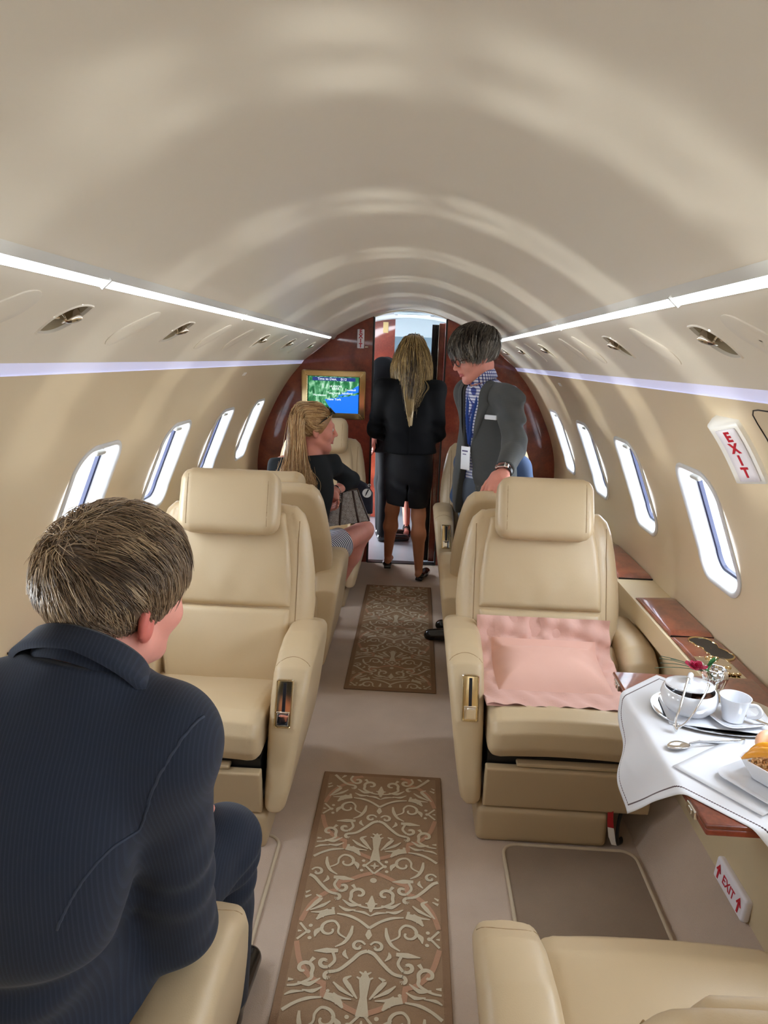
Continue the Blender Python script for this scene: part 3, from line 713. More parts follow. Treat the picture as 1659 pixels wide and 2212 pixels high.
def f_upper(P):
    t, w = tw(P); x = P[:, 0]
    bul = .020*np.clip(1-((t-.46)/.24)**2, -.5, 1)*(1-.5*(x/.24)**2)
    crease = .0016*np.sin(x*62+4*np.sin(t*9))*np.exp(-((t-.34)/.05)**2)+.0012*np.sin(x*41+t*18)*np.exp(-((t-.40)/.09)**2)
    return extr(poly2(x, t, UPP), np.abs(w+.045-bul-crease)-.05, .022)
def f_shell(P):
    t, w = tw(P); x = P[:, 0]
    ax = np.abs(x); sl = .034*np.clip((ax-.235)/.08, 0, 1)**1.5
    front = -.004-sl-.012*np.clip((t-.6)/.1, 0, 1); back = -.125+.03*np.clip((t-.45)/.25, 0, 1)+.5*sl
    d = extr(poly2(x, t, SHELL), np.maximum(w-front, back-w), .030)
    return d+.0025*np.exp(-((ax-(.266-.05*np.clip((t-.45)/.25, 0, 1)))/.004)**2)*(w > -.08)
def f_head(P):
    t, w = tw(P); x = P[:, 0]; t = t-.690; w = w-.030-.10*x*x*4
    hw = .187-.035*np.abs(t+.03); d = np.maximum(np.abs(x)-hw, np.abs(t)-.122)
    qx, qt = np.abs(x)-hw+.05, np.abs(t)-.122+.05; d = np.hypot(np.maximum(qx, 0), np.maximum(qt, 0))+np.minimum(np.maximum(qx, qt), 0)-.05
    th = .060+.012*(1-(x/.19)**2)*(1-(t/.13)**2)
    return extr(d, np.abs(w)-th, .036)+.0022*np.exp(-((np.abs(x)-.150)/.0035)**2)
ARM = [(.030, .135), (.034, .20), (.095, .40), (.140, .50), (.190, .565), (.27, .602), (.38, .620), (.52, .612), (.64, .575), (.70, .50), (.72, .30), (.72, .135)]
def f_arm(P):
    x, y, z = P.T
    out = .302+.068*np.clip((z-.13)/.45, 0, 1)**.8; xc = -(.238+out)/2; hw = (out-.238)/2
    dome = .012*(1-((x-xc)/np.maximum(hw, .01))**2)*(z > .4)
    return extr(poly2(y, z-dome, ARM), np.abs(x-xc)-hw, .026)+.0014*np.exp(-((x-xc-hw*.62)/.003)**2)
ARM2 = [(.30, .20), (.305, .45), (.335, .535), (.40, .575), (.50, .585), (.72, .575), (.72, .20)]
def f_arm2(P):
    x, y, z = P.T
    return extr(poly2(y, z-.010*(1-((x-.356)/.07)**2), ARM2), np.abs(x-.356)-.064, .030)
PAD2 = [(.40, .28), (.385, .44), (.42, .50), (.50, .535), (.70, .52), (.70, .28)]
def f_pad2(P):
    x, y, z = P.T; return extr(poly2(y, z, PAD2), np.abs(x-.272)-.028, .022)
def f_panel(P):
    x, y, z = P.T; d = np.abs(x-.046)-.278; e = np.abs(z-.212)-.078
    yy = y-.006-.022*np.clip((.29-z)/.16, 0, 1)
    q = np.maximum(d, e); return extr(q, np.abs(yy-.02)-.02, .007)
def f_base(P):
    x, y, z = P.T; k = .020*np.clip(z/.13, 0, 1)
    return sbox(np.stack([x+.027, y-.32, z-.064], 1), (0, 0, 0), (.222, .295, .066), .022)-.0*k
def f_shroud(P):
    x, y, z = P.T; return sbox(P, (.03, .60, .31), (.30, .135, .19), .04)
SEAT = {}
def seat_meshes():
    def get(nm, fn, lo, hi, h=.0085): V, Fc = nets(fn, lo, hi, h); SEAT[nm] = (V, Fc)
    get('seat_cushion', f_cushion, (-.25, -.01, .30), (.29, .49, .50))
    get('lumbar_cushion', f_lumbar, (-.25, .33, .33), (.25, .58, .70))
    get('backrest', f_upper, (-.25, .40, .62), (.25, .74, 1.04))
    get('backrest_shell', f_shell, (-.34, .40, .36), (.34, .80, 1.07))
    get('headrest', f_head, (-.21, .52, .86), (.21, .78, 1.20))
    get('aisle_armrest', f_arm, (-.39, .01, .12), (-.22, .74, .65))
    get('window_armrest', f_arm2, (.27, .28, .18), (.44, .74, .63))
    get('armrest_pad', f_pad2, (.23, .36, .26), (.31, .72, .55))
    get('legrest_panel', f_panel, (-.24, -.01, .12), (.34, .08, .30), .006)
    get('pedestal', f_base, (-.26, .01, -.01), (.21, .63, .14))
    get('rear_shroud', f_shroud, (-.28, .45, .11), (.34, .75, .51))
seat_meshes()
def seam_on(fn, pts, off=.0, r=.0014):
    """stitch line pressed on the cushion front; pts are (x,t); marches along the back normal"""
    out = []
    for x, t in pts:
        w = np.linspace(.16, -.1, 260); P = np.array([from_tw(x, t, k) for k in w]); d = fn(P); i = np.argmax(d < .0011); out.append(P[max(i, 0)])
    return np.array(out)
MESHES = {}
def seat_variant(mirror):
    """builds one seat as Empty + parts around the origin; returns the root"""
    sx = -1 if mirror else 1
    root = thing('cabin_seat', 'seat', 'seat')
    def add(nm, V, Fc, m, parent=root, **k):
        V = np.array(V, float)*np.array([sx, 1, 1]); Fc = [list(f)[::-1] for f in Fc] if mirror else Fc
        return mk(nm, V, Fc, m, parent, sharp=k.pop('sharp', None), world=True, **k)
    def addmb(nm, mb, m, parent=root, sharp=40): return add(nm, np.vstack(mb.V), mb.F, m, parent, sharp=sharp, mi=mb.M)
    P = {}
    for nm, m in (('seat_cushion', 'leather'), ('lumbar_cushion', 'leather'), ('backrest', 'leather'), ('backrest_shell', 'leather'), ('headrest', 'leather'), ('aisle_armrest', 'leather'),
                  ('window_armrest', 'leather'), ('legrest_panel', 'vinyl_panel'), ('pedestal', 'vinyl_panel'), ('rear_shroud', 'vinyl_panel')):
        P[nm] = add(nm, *SEAT[nm], m)
    add('armrest_pad', *SEAT['armrest_pad'], 'leather', P['window_armrest'])
    mb = MB(); mb.box((-.225, .05, .14), (.32, .46, .318)); addmb('under_seat_shade', mb, 'black_plastic')  # black box stands in for the shade in the recess under the cushion
    mb = MB(); mb.rbox((.07, .13, .299), (.40, .22, .014), .005); addmb('footrest', mb, 'vinyl_panel')
    # seams
    mb = MB(); mb.tube(seam_on(f_shell, [(.258, t) for t in np.linspace(.24, .46, 12)]+[(.256-.0*k, .46+k) for k in (.06, .12, .17)]), .0016, 6)
    addmb('seam', mb, 'leather_seam', P['backrest_shell']); 
    mb = MB(); mb.tube(seam_on(f_shell, [(-.258, t) for t in np.linspace(.24, .46, 12)]+[(-.256, .46+k) for k in (.06, .12, .17)]), .0016, 6)
    addmb('seam', mb, 'leather_seam', P['backrest_shell'])
    for s in (-1, 1):
        mb = MB(); mb.tube(seam_on(f_head, [(s*.150, t) for t in np.linspace(.60, .785, 12)]), .0013, 6); addmb('seam', mb, 'leather_seam', P['headrest'])
    mb = MB(); xs = np.linspace(-.05, .055, 12); pts = []
    for k in np.linspace(0, 1, 14):
        y = .215; x = -.245-.115*k; z = np.linspace(.70, .5, 200); Q = np.stack([np.full(200, x), np.full(200, y+.02*math.sin(k*PI)), z], 1); i = np.argmax(f_arm(Q) < .0004); pts.append(Q[i])
    mb.tube(pts, .0012, 6); addmb('seam', mb, 'leather_seam', P['aisle_armrest'])
    # recline handle on the armrest face
    up = np.array([0, .076, .19]); up /= np.linalg.norm(up); c = np.array([-.288, .1100, .485]); nrm = np.cross(up, (1, 0, 0)); nrm = -nrm if nrm[1] > 0 else nrm
    # put the plate on the face
    q = c-nrm*0; k = np.linspace(-.04, .06, 200); i = np.argmax(f_arm(np.array([c-nrm*(a) for a in -k[::-1]])) < 0); 
    ks = -k[::-1]; c = c-nrm*ks[i]
    T = np.eye(4); T[:3, 0] = (1, 0, 0); T[:3, 1] = up; T[:3, 2] = nrm; T[:3, 3] = c+nrm*.0035
    def frm(w1, h1, w2, h2, z1, z2): a = np.array([(x, y, z1) for x, y in rrect(w1, h1, .008)]); b = np.array([(x, y, z2) for x, y in rrect((w1+w2)/2, (h1+h2)/2, .007)]); d = np.array([(x, y, z1) for x, y in rrect(w2, h2, .006)]); return np.array([a, b, d])
    mb = MB(); mb.grid(frm(.060, .160, .047, .147, -.001, .006), closed_v=True, T=T); hb = addmb('recline_bezel', mb, 'chrome', P['aisle_armrest'])
    mb = MB(); mb.rbox((0, .0, .0005), (.048, .147, .003), .001, T=T); addmb('plate', mb, 'gold_plate', hb)
    mb = MB(); mb.rbox((0, .020, .0022), (.011, .096, .003), .001, T=T); addmb('slot', mb, 'black_slot', hb)
    mb = MB(); mb.rbox((0, -.050, .003), (.040, .040, .006), .002, T=T); mb.rbox((0, -.028, .006), (.043, .006, .006), .002, T=T); addmb('latch', mb, 'chrome', hb)
    mb = MB(); mb.rbox((.330, .298, .47), (.012, .012, .05), .004); mb.rbox((.330, .290, .485), (.008, .016, .014), .003); addmb('recline_lever', mb, 'chrome', P['window_armrest'])
    return root
seatA = seat_variant(False); seatB = seat_variant(True)
used_seat = {}
def place_seat(src, key, loc, rz, label):
    o = src if key not in used_seat else dup(src); used_seat[key] = 1
    o.location = loc; o.rotation_euler = (0, 0, rz); o['label'] = label; o['category'] = 'seat'; o['group'] = 'cream leather cabin seats'; return o
place_seat(seatA, 'A', (.585, 2.12, 0), 0, 'cream leather cabin seat facing the camera with the pink pillow on it')
FL = place_seat(seatB, 'B', (-.612, 2.01, 0), 0, 'empty cream leather cabin seat facing the camera behind the leaning man')
NR = place_seat(seatB, 'B', (.585, 1.275, 0), PI, 'cream leather seat facing away at the bottom right of the photo')
NL = place_seat(seatA, 'A', (-.578, 1.275, 0), PI, 'cream leather seat facing away that the man in the navy pinstripe suit sits in')
def recline(o, deg, no_head):
    M_ = Matrix.Translation((0, BO[0], BO[1]))@Matrix.Rotation(math.radians(-deg), 4, 'X')@Matrix.Translation((0, -BO[0], -BO[1]))
    for ch in list(o.children):
        n = ch.name.split('.')[0]
        if n in ('lumbar_cushion', 'backrest', 'backrest_shell', 'headrest'): ch.matrix_basis = M_
        if n == 'headrest' and no_head:
            for g in list(ch.children): bpy.data.objects.remove(g)
            bpy.data.objects.remove(ch)
R2 = place_seat(seatB, 'B', (.585, 3.88, 0), PI, 'cream leather seat facing away, back to back with the pillow seat')
L2 = place_seat(seatA, 'A', (-.625, 3.88, 0), PI, 'cream leather seat facing away that the seated long-haired woman sits in')
place_seat(seatA, 'A', (.585, 4.32, 0), 0, 'cream leather seat against the far wood panel behind the standing man')
place_seat(seatB, 'B', (-.585, 4.32, 0), 0, 'cream leather seat under the map screen against the far wood panel')
recline(NR, 2, True); recline(NL, 24, False); recline(FL, -3, False)
for o in (NR, NL):
    for ch in o.children:
        if ch.name.split('.')[0] == 'aisle_armrest': 
            ch.location.y -= .075
            for g in list(ch.children):
                if g.name.split('.')[0] == 'recline_bezel':
                    for h_ in list(g.children): bpy.data.objects.remove(h_)
                    bpy.data.objects.remove(g)
for o in (R2, L2):      # second-row headrests are pushed down
    for ch in o.children:
        if ch.name.split('.')[0] == 'headrest': ch.location.y -= .115*math.sin(BA); ch.location.z -= .115*math.cos(BA)
# red and white pull tag under the pillow seat
tg = thing('pull_tag', 'red and white strap tag hanging under the pillow seat by its pedestal', 'strap', (.80, 2.17, .08))
mb = MB(); mb.grid([[(.772, 2.148, .150), (.790, 2.146, .150)], [(.773, 2.146, .11), (.793, 2.145, .11)], [(.776, 2.144, .085), (.797, 2.143, .082)]]); mb.build('strap', 'red_tag', tg)
mb = MB(); mb.grid([[(.776, 2.144, .085), (.797, 2.143, .082)], [(.782, 2.142, .05), (.805, 2.141, .045)], [(.795, 2.142, .02), (.812, 2.141, .018)]]); mb.build('end', 'white_strip', tg)
mb = MB(); mb.tube(bez([(.84, 2.20, .14), (.815, 2.155, .10), (.815, 2.15, .03), (.84, 2.18, .012)], 6), .012, 8, flat=.5); mb.build('loop', 'black_plastic', tg)
# ------------------------------------------------------------------ people
def culled(P, c, r, fn):
    d = np.linalg.norm(P-np.asarray(c), axis=1)-r; out = d+.03; k = d < .03
    if k.any(): out[k] = fn(P[k])
    return out
def mirx(P): return np.stack([np.abs(P[:, 0]), P[:, 1], P[:, 2]], 1)
def f_headlocal(P, fem=0.):
    """head about the point midway between the ears; x right, y face, z up"""
    A = mirx(P)
    d = ell(P, (0, -.014, .032), (.074, .097, .084))
    d = smin(d, ell(P, (0, .030, -.040), (.056-.004*fem, .062, .078)), .035)
    d = smin(d, cone(A, (.050-.006*fem, .002, -.058), (.012, .070, -.100), .020, .016), .03)
    d = smin(d, ell(P, (0, .076, -.102), (.018, .016, .016)), .02)
    d = smin(d, cone(A, (.0, .088, .022), (.040, .070, .020), .012, .012), .02)
    d = smin(d, ell(A, (.040, .058, -.026), (.022, .024, .022)), .025)
    d = smax(d, -ell(A, (.032, .098, .002), (.017, .016, .011)), .012)
    d = smin(d, ell(A, (.031, .076, .002), (.0135, .0125, .0125)), .004)
    d = smin(d, cone(P, (0, .090, .014), (0, .114, -.026), .0075, .0105), .012)
    d = smin(d, ell(A, (.011, .102, -.031), (.008, .010, .007)), .008)
    d = smin(d, ell(P, (0, .092, -.048), (.020, .012, .012)), .012)
    d = smin(d, cone(A, (0, .0985, -.0585), (.019, .088, -.060), .0058, .0030), .005)
    d = smin(d, cone(A, (0, .0970, -.0700), (.017, .087, -.0665), .0068, .0035), .005)
    d = smax(d, -cone(A, (0, .107, -.0640), (.020, .094, -.063), .0030, .002), .004)
    # ears
    q = A-np.array([.076, -.012, -.006]); q = q@np.array([[.92, -.40, 0], [.40, .92, 0], [0, 0, 1.]])
    e = ell(q, (0, 0, 0), (.0085, .021, .033)); e = smin(e, ell(q, (-.003, .006, -.024), (.008, .010, .012)), .008); e = smax(e, -ell(q, (.012, .004, .002), (.010, .012, .018)), .006)
    d = smin(d, e, .010)
    return d
def f_head3(P, c, R, s=1., fem=0.): return culled(P, c, .19*s, lambda Q: f_headlocal((Q-np.asarray(c))@R/s, fem)*s)
def f_hand(P, w, R, s=1., curl=(.3, .3, .3, .3), th=.4, spread=.06):
    """hand from the wrist; R columns: thumb side, along the fingers, back of the hand"""
    def f(Q):
        q = (Q-np.asarray(w))@R/s
        d = sbox(q, (0, .046, 0), (.040, .046, .0135), .012)
        d = smin(d, cone(q, (0, -.03, 0), (0, .02, 0), .027, .027), .02)
        for x, L, r, c, sp in ((.030, .070, .0088, curl[0], spread), (.0105, .078, .0092, curl[1], spread*.3), (-.0095, .073, .0088, curl[2], -spread*.4), (-.029, .057, .0078, curl[3], -spread)):
            p = np.array([x, .086, .002]); a = .1
            for k, (fr, rr_) in enumerate(((.46, 1.), (.30, .93), (.24, .84))):
                a += c*(1.0 if k else .8); e = p+L*fr*np.array([math.sin(sp)*math.cos(a), math.cos(sp)*math.cos(a), -math.sin(a)])
                d = smin(d, cone(q, p, e, r*rr_, r*rr_*.92), .006 if k else .010); p = e
        p0, p1 = np.array([.030, .012, -.004]), np.array([.052, .046, -.012-.02*th]); p2 = p1+.030*np.array([.35-.9*th, .80, -.35*th-.1]); p3 = p2+.026*np.array([.15-.9*th, .85, -.4*th-.1])
        d = smin(d, cone(q, p0, p1, .015, .0115), .014); d = smin(d, cone(q, p1, p2, .0112, .0098), .004); d = smin(d, cone(q, p2, p3, .0098, .0084), .003)
        return d*s
    return culled(P, np.asarray(w)+R[:, 1]*.08*s, .15*s, f)
def unite(*a):
    def f(P):
        d = None
        for fn, k in a: v = fn(P); d = v if d is None else smin(d, v, k)
        return d
    return f
def C_(a, b, ra, rb): return lambda P: cone(P, a, b, ra, rb)
def E_(c, r, R=None): return lambda P: ell(P, c, r, R)
def v3(*a): return np.array(a, float)
def eyes(parent, c, R, s, look=(0, 0)):
    for sx in (-1, 1):
        mb = MB(); o = np.asarray(c)+R@(np.array([sx*.031, .0775, .002])*s); T = np.eye(4); T[:3, 0] = R[:, 0]; T[:3, 1] = R[:, 2]; T[:3, 2] = R[:, 1]; T[:3, 3] = o
        mb.lathe([(.0005, .0136*s), (.006*s, .0130*s), (.009*s, .0108*s), (.0105*s, .006*s)], n=14, m=0, T=T)
        mb.lathe([(.0005, .0141*s), (.0035*s, .0138*s), (.0052*s, .0130*s)], n=14, m=1, T=T)
        mb.build('eye', ['eye_white', 'eye_dark'], parent, sharp=None)
def lipcol(o, c, R, s, base, lip):
    """lips take their own colour on the continuous body mesh"""
    me = o.data; me.materials.append(MATS[lip]); off = np.array(wloc(o)); k = len(me.materials)-1
    for p in me.polygons:
        q = (np.array(p.center)+off-np.asarray(c))@R/s
        if abs(q[0]) < .0195 and q[1] > .084 and -.0745 < q[2] < -.0545 and abs(q[2]+.0645) < .0105*(1-(q[0]/.024)**2): p.material_index = k

SCALP_C, SCALP_R = np.array([0, -.014, .034]), np.array([.079, .102, .089])
def scalp(u, off=0.): return SCALP_C+u*(SCALP_R+off)
def hairline(q, front=.062, nape=-.085, side=-.028):
    """True where hair grows, in head coordinates"""
    x, y, z = q.T if q.ndim > 1 else q
    zl = np.interp(y, [-.12, -.045, -.03, .02, .045, .075, .12], [nape, nape, side-.02, side, .02, front, front+.02])
    return z > zl
class Strands:
    def __init__(s): s.V = []; s.F = []; s.M = []; s.n = 0
    def add(s, P, r0, r1, m, flat=.45):
        P = np.asarray(P); k = len(P); t = np.gradient(P, axis=0); t /= np.maximum(np.linalg.norm(t, axis=1, keepdims=True), 1e-9)
        a = np.cross(t, np.array([.31, .55, .77])); a /= np.maximum(np.linalg.norm(a, axis=1, keepdims=True), 1e-9); b = np.cross(t, a)
        f = np.linspace(0, 1, k); r = (r0+(r1-r0)*f**2)[:, None]
        R = np.stack([P+r*a, P+r*(-.5*a+.87*b), P+r*(-.5*a-.87*b)], 1)
        s.V.append(R.reshape(-1, 3)); base = s.n
        for i in range(k-1):
            for j in range(3):
                s.F.append((base+i*3+j, base+i*3+(j+1) % 3, base+i*3+3+(j+1) % 3, base+i*3+3+j))
        s.M += [m]*(3*(k-1)); s.n += 3*k
    def build(s, name, mats, parent): return mk(name, np.vstack(s.V), s.F, mats, parent, sharp=None, mi=s.M)
def short_hair(parent, c, R, sc, n, mats, weights, crown, lens, lift, rad=.0010, js=1., hug=0., hl={}, rng=None, grav=.25, sweep=None, cap='hair_brown_c', name='hair', wave=0., clump=220, capk=.006):
    """short hair: a close cap plus locks that lie away from the crown whorl"""
    rng = rng or np.random.RandomState(3); st = Strands(); cu = (crown-SCALP_C)/SCALP_R; cu /= np.linalg.norm(cu)
    cl = rng.normal(size=(clump, 3)); cl /= np.linalg.norm(cl, axis=1, keepdims=True); clj = rng.normal(size=(clump, 3)); clm = rng.choice(len(weights), size=clump, p=weights)
    i = 0; crownflow = np.cross(cu, np.array([0, 0, 1.]))+np.array([.2, -.7, -.2])
    while i < n:
        u = rng.normal(size=3); u /= np.linalg.norm(u)
        if i % 12 == 0: u = cu+rng.normal(size=3)*.2; u /= np.linalg.norm(u)
        p = scalp(u)
        if not hairline(p, **hl): continue
        i += 1
        crd = rng.normal(size=3); ci = np.argmax(cl@u); ang = math.acos(np.clip(u@cu, -1, 1)); L = lens(p, ang)*rng.uniform(.8, 1.15); k = 8; path = [scalp(u, .001)]; h0 = lift(p, ang)*rng.uniform(.5, 1.25)
        def away(q):
            g = q-cu*(q@cu); w_ = (q-SCALP_C)/SCALP_R; w_ /= np.linalg.norm(w_); tt = -(cu-w_*(cu@w_)); l = np.linalg.norm(tt); return (tt/l if l > 1e-4 else np.array([0, -1., 0])), w_
        q = path[0].copy(); d = None; jit = (clj[ci]*.34+rng.normal(size=3)*.09)*js; m = rng.choice(len(weights), p=weights) if rng.rand() < .5 else clm[ci]
        for s_ in range(1, k):
            tt, w_ = away(q)
            if ang < .5 and i % 3 == 0: tt = crd
            if sweep is not None: tt = tt+sweep(q)
            tt = tt+np.array([0, 0, -grav])*(s_/k)+jit+wave*clj[ci]*math.sin(s_*1.5); tt -= w_*(tt@w_)*.8; tt /= np.linalg.norm(tt)
            d = tt if d is None else d*.45+tt*.55; d /= np.linalg.norm(d); q = q+d*L/k
            w_ = (q-SCALP_C)/SCALP_R; l = np.linalg.norm(w_); hh = h0*min(1, s_/3.); tgt = SCALP_C+w_/l*(SCALP_R+hh)
            if l < np.linalg.norm((tgt-SCALP_C)/SCALP_R): q = tgt
            elif hug: q = q*(1-hug)+tgt*hug
            path.append(q.copy())
        st.add(np.asarray(c)+np.array(path)@R.T*sc, rad*sc, rad*.25*sc, m)
    fn = lambda P: (lambda q: smax(ell(q, SCALP_C, SCALP_R+capk), -(np.where(hairline(q+np.array([0, 0, -.004]), **hl), 1, -1)*.02), .0)*sc)((P-np.asarray(c))@R/sc)
    V, Fc = nets(fn, np.asarray(c)-.15*sc, np.asarray(c)+.16*sc, .005)
    h = mk(name, np.vstack([V]+st.V), [list(f) for f in Fc]+[[a+len(V) for a in f] for f in st.F], [cap]+mats, parent, sharp=None, mi=[0]*len(Fc)+[a+1 for a in st.M])
    return h

def jacket_fn(J, g=0., hem=None, flat=.72, sleeve=True, shirt=False):
    """torso and sleeves from joints, g = ease over the body"""
    ch, wa, pe = J['chest'], J['waist'], J['pelvis']; Rt = J['Rt']
    parts = [(E_(ch, (.168+g, .112+g, .20+g), Rt), 0), (E_(wa, (.140+g, .105+g, .17+g), J.get('Rw', Rt)), .09), (E_(pe, (.170+g, .125+g, .15+g), J.get('Rp', Rt)), .09),
             (C_(J['shL'], J['shR'], .066+g, .066+g), .07), (C_(J['neck']-v3(0, 0, .03), J['neck'], .075+g, .058+g), .05)]
    if sleeve:
        for s in ('L', 'R'):
            if 'el'+s in J:
                parts += [(C_(J['sh'+s], J['el'+s], .060+g, .049+g), .045), (C_(J['el'+s], J['wr'+s], .049+g, .034+g), .02)]
    return unite(*parts)
def plane(P, o, n): return (P-np.asarray(o))@(np.asarray(n, float)/np.linalg.norm(n))
def folds(P, c, r, amp, f, seed):
    w = np.exp(-(((P-np.asarray(c))**2).sum(1))/(r*r)); return amp*w*np.sin(f*(P[:, 2]+.45*P[:, 0]-.3*P[:, 1])+seed+3*wob(P, 9, seed))

# ---- man leaning forward in the near left seat, seen from behind
def man_front():
    root = thing('person', 'man in navy pinstripe suit leaning forward in the near left seat, seen from behind', 'person', (-.52, .92, .46))
    hc = v3(-.350, .962, 1.264); R = R3((.47, .88, -.08), (.10, -.16, 1)); hs = 1.0
    J = dict(pelvis=v3(-.55, .93, .57), waist=v3(-.525, .865, .74), chest=v3(-.45, .815, .955), neck=v3(-.378, .885, 1.165), shR=v3(-.262, .875, 1.082), shL=v3(-.595, .835, 1.105),
             elR=v3(-.283, .972, .70), wrR=v3(-.37, 1.22, .70), elL=v3(-.69, 1.03, .78), wrL=v3(-.50, 1.24, .71))
    J['Rt'] = R3((.30, .95, -.05), (.28, .10, 1)); J['Rp'] = R3((.1, 1, .1))
    legs = []
    for s, hip, kn, an in ((1, v3(-.465, .95, .53), v3(-.312, 1.355, .555), v3(-.33, 1.40, .10)), (-1, v3(-.65, .95, .53), v3(-.64, 1.33, .55), v3(-.62, 1.36, .10))): legs.append((hip, kn, an))
    neck = C_(J['neck']-v3(.02, .04, .06), hc+R@v3(0, -.03, -.07), .062, .060)
    body = unite((lambda P: f_head3(P, hc, R, hs), 0), (neck, .03), (jacket_fn(J, -.016, sleeve=False), .05),
                 *[(C_(J['sh'+s], J['el'+s], .046, .038), .04) for s in 'RL'], *[(C_(J['el'+s], J['wr'+s], .038, .026), .02) for s in 'RL'],
                 *[(C_(a, b, .078, .052), .05) for a, b, c in legs], *[(C_(b, c, .052, .036), .02) for a, b, c in legs],
                 (lambda P: f_hand(P, J['wrR']+v3(.0, .03, 0), R3((-.3, 1, -.2)), 1.05, (.5, .5, .5, .5)), .02), (lambda P: f_hand(P, J['wrL']+v3(.02, .03, 0), R3((.5, 1, -.2))@np.diag([-1, 1, 1]), 1.05, (.5, .5, .5, .5)), .02))
    b = sdf_obj('body', body, (-.80, .60, .05), (-.10, 1.48, 1.47), .006, 'skin_pink', root)
    me = b.data; me.materials.append(MATS['ear_red'])
    for p in me.polygons:
        q = (np.array(p.center)+np.array(wloc(b))-hc)@R/hs
        if q[0] > .0735 and -.05 < q[2] < .035 and -.05 < q[1] < .03: p.material_index = 1
    # jacket
    jk = jacket_fn(J, .010)
    def jacket(P):
        d = jk(P)
        d = smin(d, cone(P, (-.535, .88, .66), (-.54, .91, .56), .150, .160), .08); d = smin(d, cone(P, (-.475, .87, .80), (-.455, .92, .60), .125, .135), .08); d = smin(d, cone(P, J['neck']-v3(0, .01, .035), J['shR']+v3(-.012, 0, .008), .070, .058), .05); d = smin(d, cone(P, J['neck']-v3(0, .01, .035), J['shL'], .072, .068), .05)
        d = smin(d, cone(P, J['neck']-v3(.01, .02, .05), J['neck']+v3(.012, .004, .03), .088, .079), .02); d = smax(d, plane(P, J['neck']+v3(.012, .004, .030), (.15, .35, 1)), .006)
        d = smax(d, -plane(P, (0, 0, .47), (0, 0, 1)), .02)
        d = smax(d, -cone(P, J['neck']-v3(.02, .04, .08), hc, .064, .066), .01)
        d = smax(d, plane(P, J['wrR']+v3(-.01, .02, 0), J['wrR']-J['elR']), .008) if False else d
        # armhole seam and sleeve creases
        sm = plane(P, v3(-.262, .83, 1.05), (.92, .25, .30)); near = np.exp(-((P-v3(-.29, .76, 1.0))**2).sum(1)/.05)
        d = d+folds(P, (-.25, .93, .82), .11, .0035, 42, .4)+folds(P, (-.27, .99, .74), .08, .005, 62, 1.1)+folds(P, (-.44, .74, .80), .16, .007, 30, 2.)+folds(P, (-.36, .76, .88), .10, .006, 34, .7)
        d = d+folds(P, (-.48, .74, .66), .15, .007, 45, 1.5)
        return d
    j = sdf_obj('jacket', jacket, (-.80, .55, .45), (-.10, 1.32, 1.27), .006, 'pinstripe_navy', root)
    # collar
    ax = hc+R@v3(0, -.03, -.07)-(J['neck']-v3(.02, .04, .06)); ax /= np.linalg.norm(ax); x_ = np.cross(ax, (0, 1, 0)); x_ /= np.linalg.norm(x_); y_ = np.cross(ax, x_)
    y_ = y_ if y_[1] < 0 else -y_
    o = J['neck']+v3(.012, .002, .022); mb = MB(); g = []
    for a in np.linspace(-2.7, 2.7, 50):
        dr = math.cos(a)*y_+math.sin(a)*x_; k = abs(a)/2.7
        g.append([o+dr*r_+ax*h_ for r_, h_ in ((.074, -.02), (.076, .024-.022*k*k), (.0785, .028-.022*k*k), (.083, .024-.022*k*k), (.088+.012*k, .008-.028*k), (.092+.014*k, -.002-.032*k), (.090, -.008-.032*k))])
    mb.grid(g); mb.build('collar', 'pinstripe_navy', j, sharp=None)
    # armhole seam of the right sleeve and centre back seam, pressed on the cloth
    def on_cloth(a, b):
        a, b = np.array(a), np.array(b); Q = a+(b-a)*np.linspace(0, 1, 260)[:, None]; dd = jacket(Q); i_ = np.argmax(dd < .0005); return Q[i_]
    def seam(path, r):
        mb = MB(); mb.tube(bez([on_cloth(p-np.array([.10, .42, -.22]), p+np.array([.06, .25, -.13])) for p in bez(path, 9)], 2), r, 6); return mb.build('seam', 'suit_seam', j, sharp=None)
    seam([(-.197, .86, 1.135), (-.215, .84, 1.09), (-.245, .82, 1.03), (-.275, .80, .98), (-.30, .79, .93), (-.315, .79, .885)], .0022)
    def trous(P):
        d = None
        for a, b_, c in legs:
            v = smin(cone(P, a, b_, .098, .074), cone(P, b_, c+v3(0, 0, .0), .074, .056), .03); d = v if d is None else smin(d, v, .02)
        d = smin(d, ell(P, J['pelvis'], (.185, .14, .12)), .08)
        return smax(d, -plane(P, (0, 0, .085), (0, 0, 1)), .01)+folds(P, (-.31, 1.33, .5), .13, .005, 80, 0.)
    sdf_obj('trousers', trous, (-.80, .70, .08), (-.18, 1.50, .72), .007, 'pinstripe_navy', root)
    for nm, (a, b_, c) in zip('ab', legs):
        mb = MB(); V, Fc = nets(lambda P: smax(smin(cone(P, c+v3(0, .0, -.05), c+v3(.02, .17, -.065), .042, .032), cone(P, c+v3(0, -.03, -.05), c+v3(0, -.03, 0), .04, .04), .03), -P[:, 2]+.012, .008), c-v3(.08, .12, .1), c+v3(.1, .25, .06), .007)
        mk('shoe', V, Fc, 'shoe_black', root, sharp=None)
    rng = np.random.RandomState(11)
    def lens(p, ang): return .064 if p[2] > .05 else (.055 if p[1] < -.03 else .042)
    def lift(p, ang): return .006+.012*np.clip((p[2]-.02)/.1, 0, 1)
    h = short_hair(root, hc, R, hs, 8500, ['hair_brown_a', 'hair_brown_b', 'hair_brown_c', 'hair_brown_d'], [.38, .30, .20, .12], np.array([-.02, -.075, .105]), lens, lift, rad=.0009, hug=.35, rng=rng, grav=.45,
                   sweep=lambda q: np.array([.25, .35, 0])*(q[2] > .07), hl=dict(nape=-.130, side=-.030), cap='hair_brown_c')
    return root
